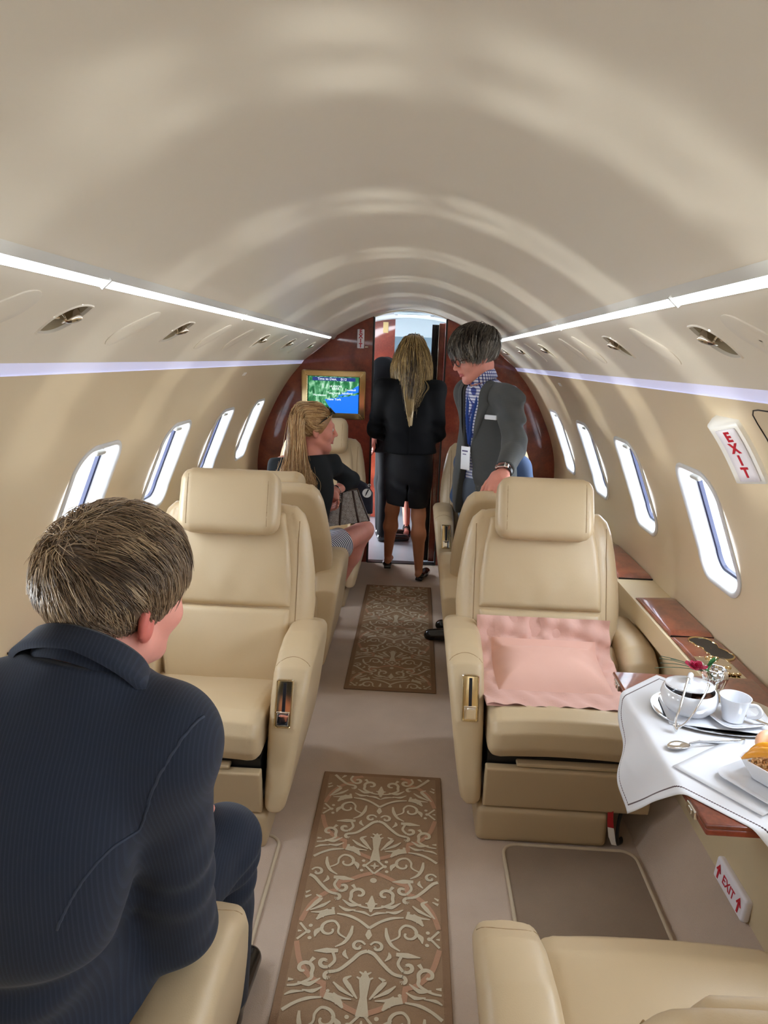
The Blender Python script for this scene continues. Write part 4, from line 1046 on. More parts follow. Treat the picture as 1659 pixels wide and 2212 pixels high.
man_front()

# ---- shoes helper: a low court shoe / gentleman's shoe pointing along f
def shoe_fn(heel, f, L=.25, w=.036, court=False, lift=0.):
    R = R3(f)
    def fn(P):
        q = (P-np.asarray(heel))@R
        d = cone(q*np.array([1, 1, 1.25]), (0, .035, .045), (0, L-.03, .028), w*.95, w*.72); d = smin(d, cone(q, (0, .13, .022), (0, L-.035, .02), w*1.02, w*.78), .02)
        if court: d = smax(d, -ell(q, (0, .085, .085), (.030, .085, .042)), .006)
        else: d = smin(d, cone(q, (0, .04, .05), (0, .045, .085), .036, .036), .03)
        d = smin(d, sbox(q, (0, .03, .010), (.026, .028, .012), .006), .004)
        return smax(d, -q[:, 2]+.002, .006)
    return fn, R

# ---- woman walking away down the aisle
def woman_walking():
    root = thing('person', 'woman with long blond hair, black jacket and skirt, walking into the doorway', 'person', (.03, 5.0, 0))
    hc = v3(.030, 5.03, 1.605); R = R3((.05, 1, -.42)); hs = 1.0
    J = dict(pelvis=v3(.035, 5.0, .93), waist=v3(.03, 5.0, 1.08), chest=v3(.022, 5.0, 1.26), neck=v3(.022, 5.0, 1.445), shL=v3(-.155, 5.0, 1.385), shR=v3(.195, 5.0, 1.385),
             elL=v3(-.215, 5.03, 1.09), elR=v3(.225, 5.03, 1.08), wrL=v3(-.10, 5.25, 1.0), wrR=v3(.13, 5.25, 1.01)); J['Rt'] = np.eye(3)
    legs = [(v3(-.030, 5.02, .88), v3(-.075, 5.10, .50), v3(-.098, 5.22, .115)), (v3(.098, 5.0, .88), v3(.118, 4.98, .49), v3(.138, 5.0, .085))]
    def leg(P, g=0.):
        d = None
        for a, b_, c in legs:
            kn = b_; cf = b_*.66+c*.34+v3(0, -.016, 0)
            v = smin(cone(P, a, kn, .078+g, .050+g), cone(P, kn, cf, .046+g, .051+g), .03); v = smin(v, cone(P, cf, c, .050+g, .029+g), .03)
            ft = c+v3(.015, .13, -.055); v = smin(v, cone(P, c-v3(0, .02, .035), ft, .027, .024), .02); d = v if d is None else np.minimum(d, v)
        return d
    body = unite((lambda P: f_head3(P, hc, R, hs, 1.), 0), (C_(J['neck']-v3(0, 0, .05), hc+R@v3(0, -.03, -.06), .050, .048), .03), (jacket_fn(J, -.032, sleeve=False), .04), (leg, .03),
                 *[(C_(J['sh'+s], J['el'+s], .040, .034), .03) for s in 'RL'], *[(C_(J['el'+s], J['wr'+s], .034, .024), .02) for s in 'RL'],
                 (lambda P: f_hand(P, J['wrR'], R3((-.3, 1, .1)), .92, (.4, .4, .4, .4)), .02), (lambda P: f_hand(P, J['wrL'], R3((.3, 1, .1))@np.diag([-1, 1, 1]), .92, (.4, .4, .4, .4)), .02))
    sdf_obj('body', body, (-.30, 4.86, .02), (.33, 5.45, 1.74), .0065, 'skin_tan', root)
    jk = jacket_fn(J, .008)
    def jacket(P):
        d = jk(P); d = smin(d, cone(P, (.03, 5.0, 1.08), (.033, 4.99, .95), .13, .165), .07)
        d = smax(d, -plane(P, (0, 0, .945), (0, 0, 1)), .008); d = smax(d, plane(P, J['neck'], (0, .3, 1)), .01)
        for s in 'LR': pass
        return d+.003*np.exp(-((P[:, 0]-.028)/.004)**2)*(P[:, 1] < 5.0)+folds(P, (-.2, 5.0, 1.12), .09, .005, 75, 0)+folds(P, (.23, 5., 1.12), .09, .005, 75, 2)+folds(P, (.03, 4.9, 1.06), .12, .003, 60, 1)
    sdf_obj('jacket', jacket, (-.30, 4.80, .93), (.33, 5.32, 1.47), .0065, 'suit_black', root)
    def skirt(P):
        z = P[:, 2]; k = np.clip((z-.55)/.45, 0, 1); c = v3(.034, 5.01, 0); r = .152+.028*np.sin(np.clip((z-.52)/.5, 0, 1)*PI)-.012*(1-k)
        q = np.hypot((P[:, 0]-c[0]), (P[:, 1]-c[1])*1.22)-r; d = np.maximum(q*.85, np.abs(z-.79)-.225-.012*np.sin(P[:, 0]*9))
        d = np.maximum(d, -(np.hypot(P[:, 0]-c[0], (P[:, 1]-c[1])*1.22)-r+.012)*.9) if False else d
        slit = np.maximum(np.abs(P[:, 0]-.030-.01*(z-.6))-(.075*np.clip(.73-z, 0, .2)+.002), np.maximum(z-.73, P[:, 1]-5.0))
        d = smax(d, -slit, .004)
        inn = np.hypot(P[:, 0]-c[0], (P[:, 1]-c[1])*1.22)-r+.016
        d = smax(d, -np.maximum(inn, z-.70), .004)
        return d+folds(P, (.03, 4.87, .68), .12, .005, 40, .5)
    sdf_obj('skirt', skirt, (-.18, 4.82, .54), (.25, 5.2, 1.03), .006, 'skirt_black', root)
    for (a, b_, c), f in zip(legs, ((-.05, 1, -.12), (.30, 1, 0))):
        fn, _ = shoe_fn(c-v3(0, .045, c[2]-(.004 if c[2] < .1 else .02)), f, .235, .035, True); V, Fc = nets(fn, c-v3(.12, .14, .14), c+v3(.18, .26, .06), .006); mk('shoe', V, Fc, 'shoe_black', root, sharp=None)
    # long straight hair parted in the middle
    st = Strands(); rng = np.random.RandomState(5)
    for i in range(4200):
        az = rng.uniform(-PI, PI); el = rng.uniform(-.1, 1.45); u = v3(math.sin(az)*math.cos(el), -math.cos(az)*math.cos(el), math.sin(el))
        p = scalp(u)
        if not hairline(p, nape=-.07): continue
        side = np.clip(math.sin(az), -1, 1); p0 = hc+R@p
        if i % 12 == 0: end = v3(.032+rng.normal()*.010, 4.875, 1.13+abs(rng.normal())*.08)
        elif abs(side) < .35: end = v3(.03+side*.05+rng.normal()*.018, 4.87, 1.18+abs(rng.normal())*.14)
        else: end = v3(.03+side*.105+rng.normal()*.012, 4.93+.03*abs(side), 1.42+rng.normal()*.03)
        uu = v3(u[0]*1.15, u[1]-.15, max(-.35, u[2]-.9)); uu /= np.linalg.norm(uu)
        p1 = hc+R@scalp(v3(*(u*.75+uu*.25))/np.linalg.norm(u*.75+uu*.25), .008+.010*rng.rand()); p2 = hc+R@scalp(uu, .012+.014*rng.rand())
        p3 = p2*.5+end*.5+v3(side*.03, -.03 if abs(side) < .35 else -.012, .01)
        dark = abs(side) < .28 and el < 1.2
        m = rng.choice(4, p=[.1, .05, .35, .5] if dark else [.42, .30, .22, .06])
        if abs(side) < .35 and i % 12 and i % 7: end[2] = 1.385+.04*rng.rand(); end[1] = 4.885
        st.add(bez([p0, p1, p2, p3, end], 4), .0016, .0006, m)
    # the thin tail that hangs down the middle of the back
    for i in range(160):
        x = rng.normal()*.009; st.add(bez([v3(.028+x*2, 4.885, 1.45), v3(.022+x*1.6, 4.865, 1.34), v3(.030+x, 4.86, 1.22), v3(.036+x*.5, 4.865, 1.10+rng.rand()*.06)], 5), .0022, .0006, rng.choice(4, p=[.5, .3, .2, 0]))
    for i in range(7):
        sx = rng.choice([-1, 1]); a = rng.rand(); st.add(bez([v3(.03+sx*.07, 4.915, 1.475), v3(.03+sx*(.06+.08*a), 4.872, 1.41), v3(.03+sx*(.05+.06*a), 4.862, 1.36), v3(.03+sx*(.02+.05*a), 4.86, 1.27+.05*rng.rand())], 5), .0010, .0003, 0)
    fn = lambda P: (lambda q: smax(ell(q, SCALP_C, SCALP_R+.006), -(np.where(hairline(q+np.array([0, 0, -.004]), nape=-.09), 1, -1)*.02), 0))((P-hc)@R)
    V, Fc = nets(fn, hc-.16, hc+.16, .006)
    mk('hair', np.vstack([V]+st.V), [list(f) for f in Fc]+[[a+len(V) for a in f] for f in st.F], ['hair_blond_c', 'hair_blond_a', 'hair_blond_b', 'hair_blond_c', 'hair_blond_d'], root, sharp=None, mi=[0]*len(Fc)+[a+1 for a in st.M])
woman_walking()

# ---- standing man with glasses, one hand on the seat back
def man_standing():
    root = thing('person', 'standing man in grey blazer and blue checked shirt, glasses, one hand on a seat back', 'person', (.40, 3.93, 0))
    hc = v3(.362, 3.835, 1.622); R = R3((-.90, -.30, -.36), (-.05, 0, 1)); hs = 1.06
    Fd = v3(-.80, -.60, 0); Rt = R3(Fd, (-.05, 0, 1))
    J = dict(pelvis=v3(.465, 3.93, .95), waist=v3(.465, 3.92, 1.10), chest=v3(.455, 3.88, 1.29), neck=v3(.420, 3.865, 1.485), shL=v3(.545, 3.73, 1.42), shR=v3(.355, 4.0, 1.42),
             elL=v3(.560, 3.50, 1.195), wrL=v3(.490, 3.288, 1.105), elR=v3(.40, 4.13, 1.15), wrR=v3(.42, 4.10, .92)); J['Rt'] = Rt
    legs = [(v3(.41, 4.0, .92), v3(.44, 4.0, .50), v3(.48, 4.05, .09)), (v3(.46, 3.90, .92), v3(.405, 3.895, .50), v3(.43, 3.89, .09))]
    # hand: fingers point down over the seat back towards the camera
    hd = v3(-.38, -.72, -.58); hn = v3(-.35, -.45, .82); hy = hd/np.linalg.norm(hd); hz = hn-hy*(hn@hy); hz /= np.linalg.norm(hz); hx = np.cross(hy, hz); RH = np.stack([hx, hy, hz], 1)
    body = unite((lambda P: f_head3(P, hc, R, hs), 0), (C_(J['neck']-v3(0, 0, .06), hc+R@v3(0, -.035, -.06), .058, .056), .03), (jacket_fn(J, -.020, sleeve=False), .04),
                 *[(C_(J['sh'+s], J['el'+s], .044, .038), .04) for s in 'RL'], *[(C_(J['el'+s], J['wr'+s], .038, .027), .02) for s in 'RL'],
                 *[(C_(a, b, .075, .052), .05) for a, b, c in legs], *[(C_(b, c, .052, .036), .02) for a, b, c in legs],
                 (lambda P: f_hand(P, J['wrL']+v3(-.012, -.012, -.012), RH, 1.12, (.16, .12, .16, .22), .1, .22), .02), (lambda P: f_hand(P, J['wrR'], R3((-.2, -.2, -1), (1, .4, 0)), 1.05), .02))
    b = sdf_obj('body', body, (.12, 3.10, .03), (.70, 4.26, 1.80), .0048, 'skin_pink', root); lipcol(b, hc, R, hs, 'skin_pink', 'lips')
    eyes(root, hc, R, hs)
    def vee(P):   # open front of the blazer
        q = (P-J['chest'])@Rt; return np.maximum(np.abs(q[:, 0]-.012)-np.interp(q[:, 2], [-.55, -.33, -.15, .05, .20], [.10, .05, .022, .060, .075]), -q[:, 1]+.0)
    jk = jacket_fn(J, .010)
    def jacket(P):
        d = jk(P); d = smin(d, cone(P, J['waist'], J['pelvis']-v3(0, 0, .12), .145, .168), .08)
        d = smax(d, -vee(P), .006); d = smax(d, -plane(P, (0, 0, .76), (0, 0, 1)), .01); d = smax(d, plane(P, J['neck']+v3(0, 0, .01), (.55, .35, 1)), .008)
        d = smax(d, -cone(P, J['neck']-v3(0, 0, .10), hc, .062, .07), .008)
        d = smax(d, np.where(np.linalg.norm(P-J['wrL'], axis=1) < .12, plane(P, J['wrL']-v3(.0, -.012, -.012), J['wrL']-J['elL']), -1.), .004)
        return d+folds(P, (.56, 3.62, 1.30), .12, .011, 70, .3)+folds(P, (.57, 3.52, 1.21), .10, .008, 80, 1.2)+folds(P, (.50, 3.80, 1.05), .14, .004, 40, 2.)
    j = sdf_obj('blazer', jacket, (.14, 3.22, .74), (.72, 4.26, 1.53), .006, 'grey_wool', root)
    fs = jacket_fn(J, -.002, sleeve=False)
    def shirt(P): d = fs(P); d = smin(d, cone(P, J['neck']-v3(0, 0, .06), J['neck']+v3(-.014, -.008, .035), .068, .064), .02); d = smax(d, plane(P, J['neck']+v3(-.02, -.01, .045), (.28, .15, 1) if False else (-.30, -.15, 1)), .006); d = smax(d, -cone(P, J['neck']-v3(0, 0, .05), hc, .0595, .060), .004); return smax(d, -plane(P, (0, 0, .90), (0, 0, 1)), .01)
    sh = sdf_obj('shirt', shirt, (.20, 3.66, .88), (.62, 4.12, 1.58), .006, 'shirt_check', root)
    # turned-down shirt collar and blazer lapels
    mb = MB(); ax = v3(-.16, -.09, .98); ax /= np.linalg.norm(ax); fx = Fd-ax*(Fd@ax); fx /= np.linalg.norm(fx); rx = np.cross(fx, ax); o = J['neck']+v3(-.010, -.006, .035)
    for sg in (-1, 1):
        g = []
        for a in np.linspace(.10, PI, 20):
            dr = math.cos(a)*fx+sg*math.sin(a)*rx; k = 1-a/PI
            g.append([o+dr*r_+ax*h_ for r_, h_ in ((.064, .030), (.067, .033), (.074, .020), (.081+.006*k, -.010-.022*k**2), (.077, -.012-.022*k**2))])
        mb.grid(g, flip=sg < 0)
    mb.build('shirt_collar', 'shirt_check', sh, sharp=None)
    mb = MB()
    def on(fn, x, z, depth=.3):   # point on the chest front in the torso frame
        ys = np.linspace(depth, -.05, 240); Q = np.array([J['chest']+Rt@v3(x, y, z) for y in ys]); i = np.argmax(fn(Q) < .001); return Q[i]
    for sg in (-1, 1):
        g = []
        for z in np.linspace(.19, -.13, 16):
            e = np.interp(z, [-.15, .05, .20], [.022, .060, .075])+.012*(-.5 if sg < 0 else 1.0)*0+.008; wd = np.interp(z, [-.13, .05, .085, .10, .19], [.004, .046, .062, .046, .04]); row = []
            for f in (0, .25, .5, .75, 1.): q = on(jk, .012+sg*(e+wd*f), z); row.append(q+Rt[:, 1]*(.010 if f < 1 else .003))
            g.append(row)
        mb.grid(g, flip=sg > 0)
    mb.build('lapel', 'grey_wool', j, sharp=None)
    q = on(jk, -.115, .015); T = frame(q+Rt[:, 1]*.006, -Rt[:, 0]+.0*Rt[:, 2], Rt[:, 2]-.15*Rt[:, 0]); mb = MB(); mb.rbox((.012, .006, 0), (.105, .024, .008), .003, T=T); mb.build('pocket_square', 'napkin', j)
    q = on(jk, -.072, .10); mb = MB(); mb.lathe([(.0005, .016), (.005, .015), (.006, .011)], n=10, T=frame(q, Rt[:, 0], Rt[:, 2])); mb.build('lapel_pin', 'gold_plate', j)
    # lanyard and badge
    mb = MB(); P0 = on(fs, .052, .19); P1 = on(fs, .03, .02); P2 = on(fs, .012, -.13); mb.tube(bez([P0+Rt[:, 1]*.006, P1+Rt[:, 1]*.010, P2+Rt[:, 1]*.014], 8), .008, 6, flat=.25)
    P0 = on(fs, -.045, .19); P1 = on(fs, -.015, .02); mb.tube(bez([P0+Rt[:, 1]*.006, P1+Rt[:, 1]*.010, P2+Rt[:, 1]*.014], 8), .008, 6, flat=.25)
    ly = mb.build('lanyard', 'lanyard_blue', root); T = frame(P2+Rt[:, 1]*.034-v3(0, 0, .075), -Rt[:, 0], v3(0, 0, 1)-.1*Rt[:, 0]); mb = MB(); mb.rbox((0, 0, 0), (.072, .125, .004), .002, T=T); bd = mb.build('badge', 'badge_white', ly)
    mb = MB(); mb.box((-.026, .034, .0022), (.020, .042, .003), T=T); mb.box((-.020, .018, .0022), (.008, .023, .003), T=T); mb.build('badge_print', 'badge_ink', bd)
    def trous(P):
        d = None
        for a, b_, c in legs: v = smin(cone(P, a, b_, .098, .075), cone(P, b_, c, .075, .062), .04); d = v if d is None else smin(d, v, .015)
        d = smin(d, ell(P, J['pelvis']-v3(0, 0, .02), (.17, .125, .12), Rt), .06); return smax(d, -plane(P, (0, 0, .035), (0, 0, 1)), .01)+folds(P, (.40, 3.9, .6), .25, .004, 50, 0)
    sdf_obj('trousers', trous, (.20, 3.74, .03), (.62, 4.14, 1.06), .007, 'trouser_slate', root)
    for (a, b_, c), off in zip(legs, (v3(.05, 0, 0), v3(.03, 0, 0))):
        fn, _ = shoe_fn(v3(c[0]+off[0], c[1], .011), (-1, -.02, 0), .285, .043); V, Fc = nets(fn, v3(c[0]-.30, c[1]-.09, 0), v3(c[0]+.12, c[1]+.09, .14), .006); mk('shoe', V, Fc, 'shoe_black', root, sharp=None)
    # watch
    ax = J['wrL']-J['elL']; ax /= np.linalg.norm(ax); T = frame(J['wrL']+ax*.006, np.cross(ax, RH[:, 2]), RH[:, 2]); T[:3, 2] = ax; T[:3, 0] = np.cross(T[:3, 1], ax)
    mb = MB(); mb.lathe([(.034, -.013), (.0395, -.013), (.0405, 0), (.0395, .013), (.034, .013)], n=28, T=T); wt = mb.build('watch', 'black_plastic', root)
    mb = MB(); mb.rbox((0, .041, 0), (.038, .009, .036), .003, T=T); mb.rbox((.024, .033, 0), (.016, .013, .026), .003, T=T); mb.rbox((-.024, .033, 0), (.016, .013, .026), .003, T=T); mb.build('watch_case', 'steel', wt)
    # glasses
    mb = MB(); L = lambda x, y, z: hc+R@(v3(x, y, z)*hs)
    for sx in (-1, 1):
        ring = [L(sx*(.031+.023*math.cos(a)*(1 if abs(math.cos(a)) < .8 else .97)), .108-.010*(.03 if False else abs(.5+.5*math.cos(a)*1))*.6, .0+.0165*math.sin(a)) for a in np.linspace(0, 2*PI, 22, endpoint=False)]; mb.tube(ring, .0028, 6, closed=True)
        mb.tube(bez([L(sx*.056, .100, .007), L(sx*.074, .075, .008), L(sx*.080, .02, .008), L(sx*.080, -.01, .0)], 5), .0024, 6)
    mb.tube(bez([L(-.009, .108, .002), L(0, .112, .005), L(.009, .108, .002)], 4), .0024, 6); mb.build('glasses', 'frame_brown', root, sharp=None)
    rng = np.random.RandomState(21)
    def lens(p, ang): return (.085 if p[1] > .03 else .12) if p[2] > .05 else (.085 if p[1] < -.03 else .05)
    def lift(p, ang): return .012+.022*np.clip((p[2]-.0)/.1, 0, 1)
    short_hair(root, hc, R, hs, 5200, ['hair_grey_a', 'hair_grey_b', 'hair_grey_c', 'hair_grey_d'], [.40, .24, .26, .10], np.array([.01, -.075, .105]), lens, lift, rad=.0018, js=.35, hug=.9, rng=rng, grav=.42, wave=.22, sweep=lambda q: np.array([-.1, .45, 0])*(q[2] > .06),
               hl=dict(front=.078, nape=-.11, side=-.020), cap='hair_grey_c', clump=150, capk=.012)
man_standing()

# ---- seated woman turned towards the aisle
def woman_seated():
    root = thing('person', 'seated woman with very long golden hair, dark jacket and striped skirt, looking to the right', 'person', (-.50, 3.62, .45))
    hc = v3(-.447, 3.665, 1.228); R = R3((.93, .32, -.08), (.04, 0, 1)); hs = .98
    Rt = R3((.25, 1, -.02))
    J = dict(pelvis=v3(-.54, 3.58, .56), waist=v3(-.53, 3.58, .73), chest=v3(-.505, 3.60, .92), neck=v3(-.475, 3.63, 1.085), shL=v3(-.605, 3.59, 1.035), shR=v3(-.385, 3.70, 1.04),
             elL=v3(-.655, 3.63, .80), wrL=v3(-.46, 3.75, .815), elR=v3(-.275, 3.90, .925), wrR=v3(-.370, 3.735, .868)); J['Rt'] = Rt
    legs = [(v3(-.46, 3.62, .53), v3(-.205, 4.03, .605), v3(-.42, 4.0, .13)), (v3(-.62, 3.62, .53), v3(-.325, 3.985, .54), v3(-.50, 4.0, .12))]
    def leg(P):
        d = None
        for a, b_, c in legs:
            cf = b_*.68+c*.32+v3(0, -.012, 0); v = smin(cone(P, a, b_, .080, .055), cone(P, b_, cf, .050, .050), .03); v = smin(v, cone(P, cf, c, .049, .030), .03); v = smin(v, cone(P, c-v3(0, .01, .05), c+v3(.02, .14, -.09), .028, .024), .02); d = v if d is None else smin(d, v, .006)
        return d
    RHa = R3((-.55, .30, .10), (-.3, -.6, 1)); RHb = R3((.75, -.15, .05), (-.2, .6, -1))
    body = unite((lambda P: f_head3(P, hc, R, hs, 1.), 0), (C_(J['neck']-v3(0, 0, .05), hc+R@v3(0, -.03, -.06), .048, .046), .03), (jacket_fn(J, -.022, sleeve=False), .04), (leg, .03),
                 *[(C_(J['sh'+s], J['el'+s], .038, .033), .03) for s in 'RL'], *[(C_(J['el'+s], J['wr'+s], .034, .024), .02) for s in 'RL'],
                 (lambda P: f_hand(P, J['wrR'], RHa, .92, (.35, .42, .5, .55), .5, .05), .015), (lambda P: f_hand(P, J['wrL']+v3(.02, -.03, -.01), RHb@np.diag([-1, 1, 1]), .92, (.3, .38, .42, .5), .3, .08), .015))
    b = sdf_obj('body', body, (-.74, 3.44, .02), (-.12, 4.24, 1.37), .0045, 'skin_pink', root); lipcol(b, hc, R, hs, 'skin_pink', 'lips'); eyes(root, hc, R, hs)
    jk = jacket_fn(J, .004, sleeve=False)
    def jacket(P):
        d = jk(P); d = smin(d, cone(P, J['shL'], J['elL'], .054, .046), .04); d = smin(d, cone(P, J['elL'], J['wrL'], .046, .036), .02); d = smin(d, cone(P, J['shR'], J['elR'], .052, .044), .04); d = smin(d, cone(P, J['elR'], J['elR']*.6+J['wrR']*.4, .044, .038), .02)
        d = smax(d, plane(P, J['neck']+v3(0, 0, .005), (-.1, .12, 1)), .01); d = smax(d, -plane(P, (0, 0, .55), (0, 0, 1)), .01)
        return d+folds(P, (-.63, 3.6, .9), .10, .005, 70, 0)+folds(P, (-.34, 3.74, .95), .09, .005, 80, 1)
    sdf_obj('jacket', jacket, (-.74, 3.42, .53), (-.20, 3.92, 1.12), .006, 'jacket_dark', root)
    def skirt(P):
        d = None
        for a, b_, c in legs: k = .62; e = a*(1-k)+b_*k; v = cone(P, a, e, .105, .088); d = v if d is None else smin(d, v, .06)
        d = smin(d, ell(P, J['pelvis'], (.175, .15, .12)), .06); m = (legs[0][0]+legs[1][0])/2; n = (legs[0][1]+legs[1][1])/2-m; return smax(d, plane(P, m+n*.66, n), .004)
    sdf_obj('skirt', skirt, (-.76, 3.40, .40), (-.25, 4.0, .70), .006, 'skirt_stripe', root)
    for a, b_, c in legs:
        fn, _ = shoe_fn(c-v3(0, .03, c[2]-.004), (.15, 1, 0), .23, .034, True); V, Fc = nets(fn, c-v3(.1, .12, .14), c+v3(.14, .26, .06), .007); mk('shoe', V, Fc, 'shoe_black', root, sharp=None)
    st = Strands(); rng = np.random.RandomState(9)
    for i in range(5200):
        u = rng.normal(size=3); u /= np.linalg.norm(u); p = scalp(u)
        if not hairline(p, front=.070, side=-.02): continue
        az = math.atan2(u[0], -u[1]); p0 = hc+R@p
        back = v3(-.5, -.42, 0)
        lat = np.clip(u[0], -1, 1)        # head right side is towards the camera
        f = rng.rand(); t = (az+PI)/(2*PI)
        end = v3(-.508+.115*(t-.5)*1.0+rng.normal()*.022, 3.47+rng.normal()*.015, .865+abs(rng.normal())*.05+(.12 if rng.rand() < .15 else 0))
        uu = v3(u[0]*.8, min(u[1], .1)-.55, u[2]*.35-.05); uu /= np.linalg.norm(uu); um = u*.55+uu*.45; um /= np.linalg.norm(um)
        p1 = hc+R@scalp(um, .008+.008*rng.rand()); p2 = hc+R@scalp(uu, .012+.014*rng.rand())
        p3 = v3(p2[0]*.55+end[0]*.45, min(p2[1], 3.57)*.5+end[1]*.5-.005, 1.08); p4 = v3(end[0]+rng.normal()*.006, end[1]-.004, .98)
        st.add(bez([p0, p1, p2, p3, p4, end], 4), .0015, .0005, rng.choice(4, p=[.38, .26, .22, .14]))
    for i in range(60):
        e = v3(-.60+rng.normal()*.02, 3.50, .93+rng.rand()*.1); st.add(bez([hc+v3(-.08, -.02, -.02), v3(-.56, 3.56, 1.09), v3(-.60, 3.50, 1.02), e], 5), .0010, .0004, 2)
    fn = lambda P: (lambda q: smax(ell(q, SCALP_C, SCALP_R+.006), -(np.where(hairline(q+np.array([0, 0, -.004]), front=.070, side=-.02), 1, -1)*.02), 0))((P-hc)@R)
    V, Fc = nets(fn, hc-.16, hc+.16, .005)
    hr = mk('hair', np.vstack([V]+st.V), [list(f) for f in Fc]+[[a+len(V) for a in f] for f in st.F], ['hair_gold_b', 'hair_gold_a', 'hair_gold_b', 'hair_gold_c', 'hair_gold_d'], root, sharp=None, mi=[0]*len(Fc)+[a+1 for a in st.M])
    # sunglasses pushed up on the head
    sg = thing('sunglasses', "dark sunglasses pushed up on the seated woman's hair", 'sunglasses', tuple(hc+v3(0, 0, .10)))
    L = lambda x, y, z: hc+R@v3(x, y, z); mb = MB()
    for sx in (-1, 1):
        mb = MB(); ring = np.array([L(sx*(.032+.025*math.cos(a)), .072-.016*math.sin(a), .100+.014*math.sin(a)-.006*abs(math.cos(a))) for a in np.linspace(0, 2*PI, 18, endpoint=False)]); mb.grid([ring, ring+R@v3(0, .004, .004)], closed_v=True); mb.add(ring+R@v3(0, .004, .004), [list(range(18))]); mb.build('lens', 'black_plastic', sg)
    for sx in (-1, 1): mb = MB(); mb.tube(bez([L(sx*.057, .072, .096), L(sx*.080, .045, .072), L(sx*.088, .0, .035), L(sx*.086, -.02, .01)], 5), .0032, 6); mb.build('temple', 'frame_black', sg); mb = MB(); q = L(.081, .045, .072); mb.rbox(q, (.012, .012, .010), .003); mb.build('hinge', 'gold_plate', sg)
    # wrist bracelet
    ax = J['wrR']-J['elR']; mb = MB(); T = frame(J['wrR']-ax*.25, np.cross(ax, (0, 0, 1)), np.cross(np.cross(ax, (0, 0, 1)), ax)); T[:3, 2] = ax/np.linalg.norm(ax); mb.tube([T[:3, 3]+.031*(math.cos(a)*T[:3, 0]+math.sin(a)*T[:3, 1]) for a in np.linspace(0, 2*PI, 24, endpoint=False)], .003, 6, closed=True); mb.build('bracelet', 'steel', root)
    return J, RHa, RHb
WS_J, WS_A, WS_B = woman_seated()

# ---- man in a dark suit beyond the doorway
def man_beyond():
    root = thing('person', 'man in black suit and white collar beyond the doorway, half hidden by the walking woman', 'person', (-.20, 6.1, 0))
    hc = v3(.03, 6.07, 1.650); R = R3((.75, .6, -.5)); Rt = R3((.6, .8, 0))
    J = dict(pelvis=v3(-.18, 6.1, .93), waist=v3(-.17, 6.1, 1.10), chest=v3(-.14, 6.1, 1.34), neck=v3(-.050, 6.09, 1.575), shL=v3(-.20, 6.22, 1.505), shR=v3(-.225, 5.98, 1.505), elR=v3(-.31, 5.94, 1.17), wrR=v3(-.285, 5.97, .925), elL=v3(-.24, 6.26, 1.2), wrL=v3(-.20, 6.16, 1.0)); J['Rt'] = Rt
    legs = [(v3(-.16, 6.02, .9), v3(-.16, 6.03, .5), v3(-.17, 6.06, .09)), (v3(-.18, 6.2, .9), v3(-.2, 6.22, .5), v3(-.2, 6.25, .09))]
    body = unite((lambda P: f_head3(P, hc, R, 1.), 0), (C_(J['neck']-v3(.03, 0, .05), hc+R@v3(0, -.035, -.06), .056, .055), .03), (jacket_fn(J, -.02, sleeve=False), .04), *[(C_(J['el'+s], J['wr'+s], .036, .027), .02) for s in 'RL'], *[(C_(J['sh'+s], J['el'+s], .044, .036), .02) for s in 'RL'],
                 *[(C_(a, b, .075, .052), .05) for a, b, c in legs], *[(C_(b, c, .052, .036), .02) for a, b, c in legs], (lambda P: f_hand(P, J['wrR'], R3((.05, .05, -1), (1, .3, 0)), 1.0, (.25, .3, .35, .4)), .02), (lambda P: f_hand(P, J['wrL'], R3((.9, .2, -.1)), 1.0), .02))
    sdf_obj('body', body, (-.42, 5.82, .03), (.20, 6.45, 1.86), .008, 'skin_pink', root)
    jk = jacket_fn(J, .012)
    def jacket(P):
        d = jk(P); d = smin(d, cone(P, J['waist'], J['pelvis']-v3(0, 0, .1), .15, .18), .08); d = smax(d, -plane(P, (0, 0, .80), (0, 0, 1)), .01); d = smax(d, plane(P, J['neck']+v3(0, 0, .0), (.5, -.1, 1)), .01)
        return smax(d, np.where(np.linalg.norm(P-J['wrR'], axis=1) < .1, plane(P, J['wrR']+v3(0, 0, .01), (0, 0, -1)), -1.), .004)
    sdf_obj('jacket', jacket, (-.42, 5.78, .78), (.14, 6.45, 1.64), .008, 'suit_black', root)
    ax = hc-J['neck']; ax /= np.linalg.norm(ax); xx = np.cross(ax, (0, 1, 0)); xx /= np.linalg.norm(xx); yy = np.cross(ax, xx); o = J['neck']
    mb = MB(); mb.grid([[o+ax*h+r_*(math.cos(a)*xx+math.sin(a)*yy) for a in np.linspace(0, 2*PI, 28, endpoint=False)] for h, r_ in ((-.05, .066), (.022, .063), (.026, .066), (.0, .074), (-.01, .075))], closed_v=True); mb.build('shirt_collar', 'napkin', root, sharp=None)
    def trous(P):
        d = None
        for a, b_, c in legs: v = smin(cone(P, a, b_, .095, .072), cone(P, b_, c, .072, .058), .04); d = v if d is None else smin(d, v, .02)
        return smax(d, -plane(P, (0, 0, .035), (0, 0, 1)), .01)
    sdf_obj('trousers', trous, (-.34, 5.88, .03), (.0, 6.36, 1.0), .009, 'suit_black', root)
    for a, b_, c in legs:
        fn, _ = shoe_fn(v3(c[0]-.05, c[1], -.002), (1, .25, 0), .28, .043); V, Fc = nets(fn, c-v3(.16, .12, .1), c+v3(.32, .2, .06), .008); mk('shoe', V, Fc, 'shoe_black', root, sharp=None)
    short_hair(root, hc, R, 1., 700, ['hair_dark', 'hair_grey_c'], [.7, .3], np.array([0, -.06, .11]), lambda p, a: .04, lambda p, a: .008, rad=.002, cap='hair_dark', clump=60)
man_beyond()

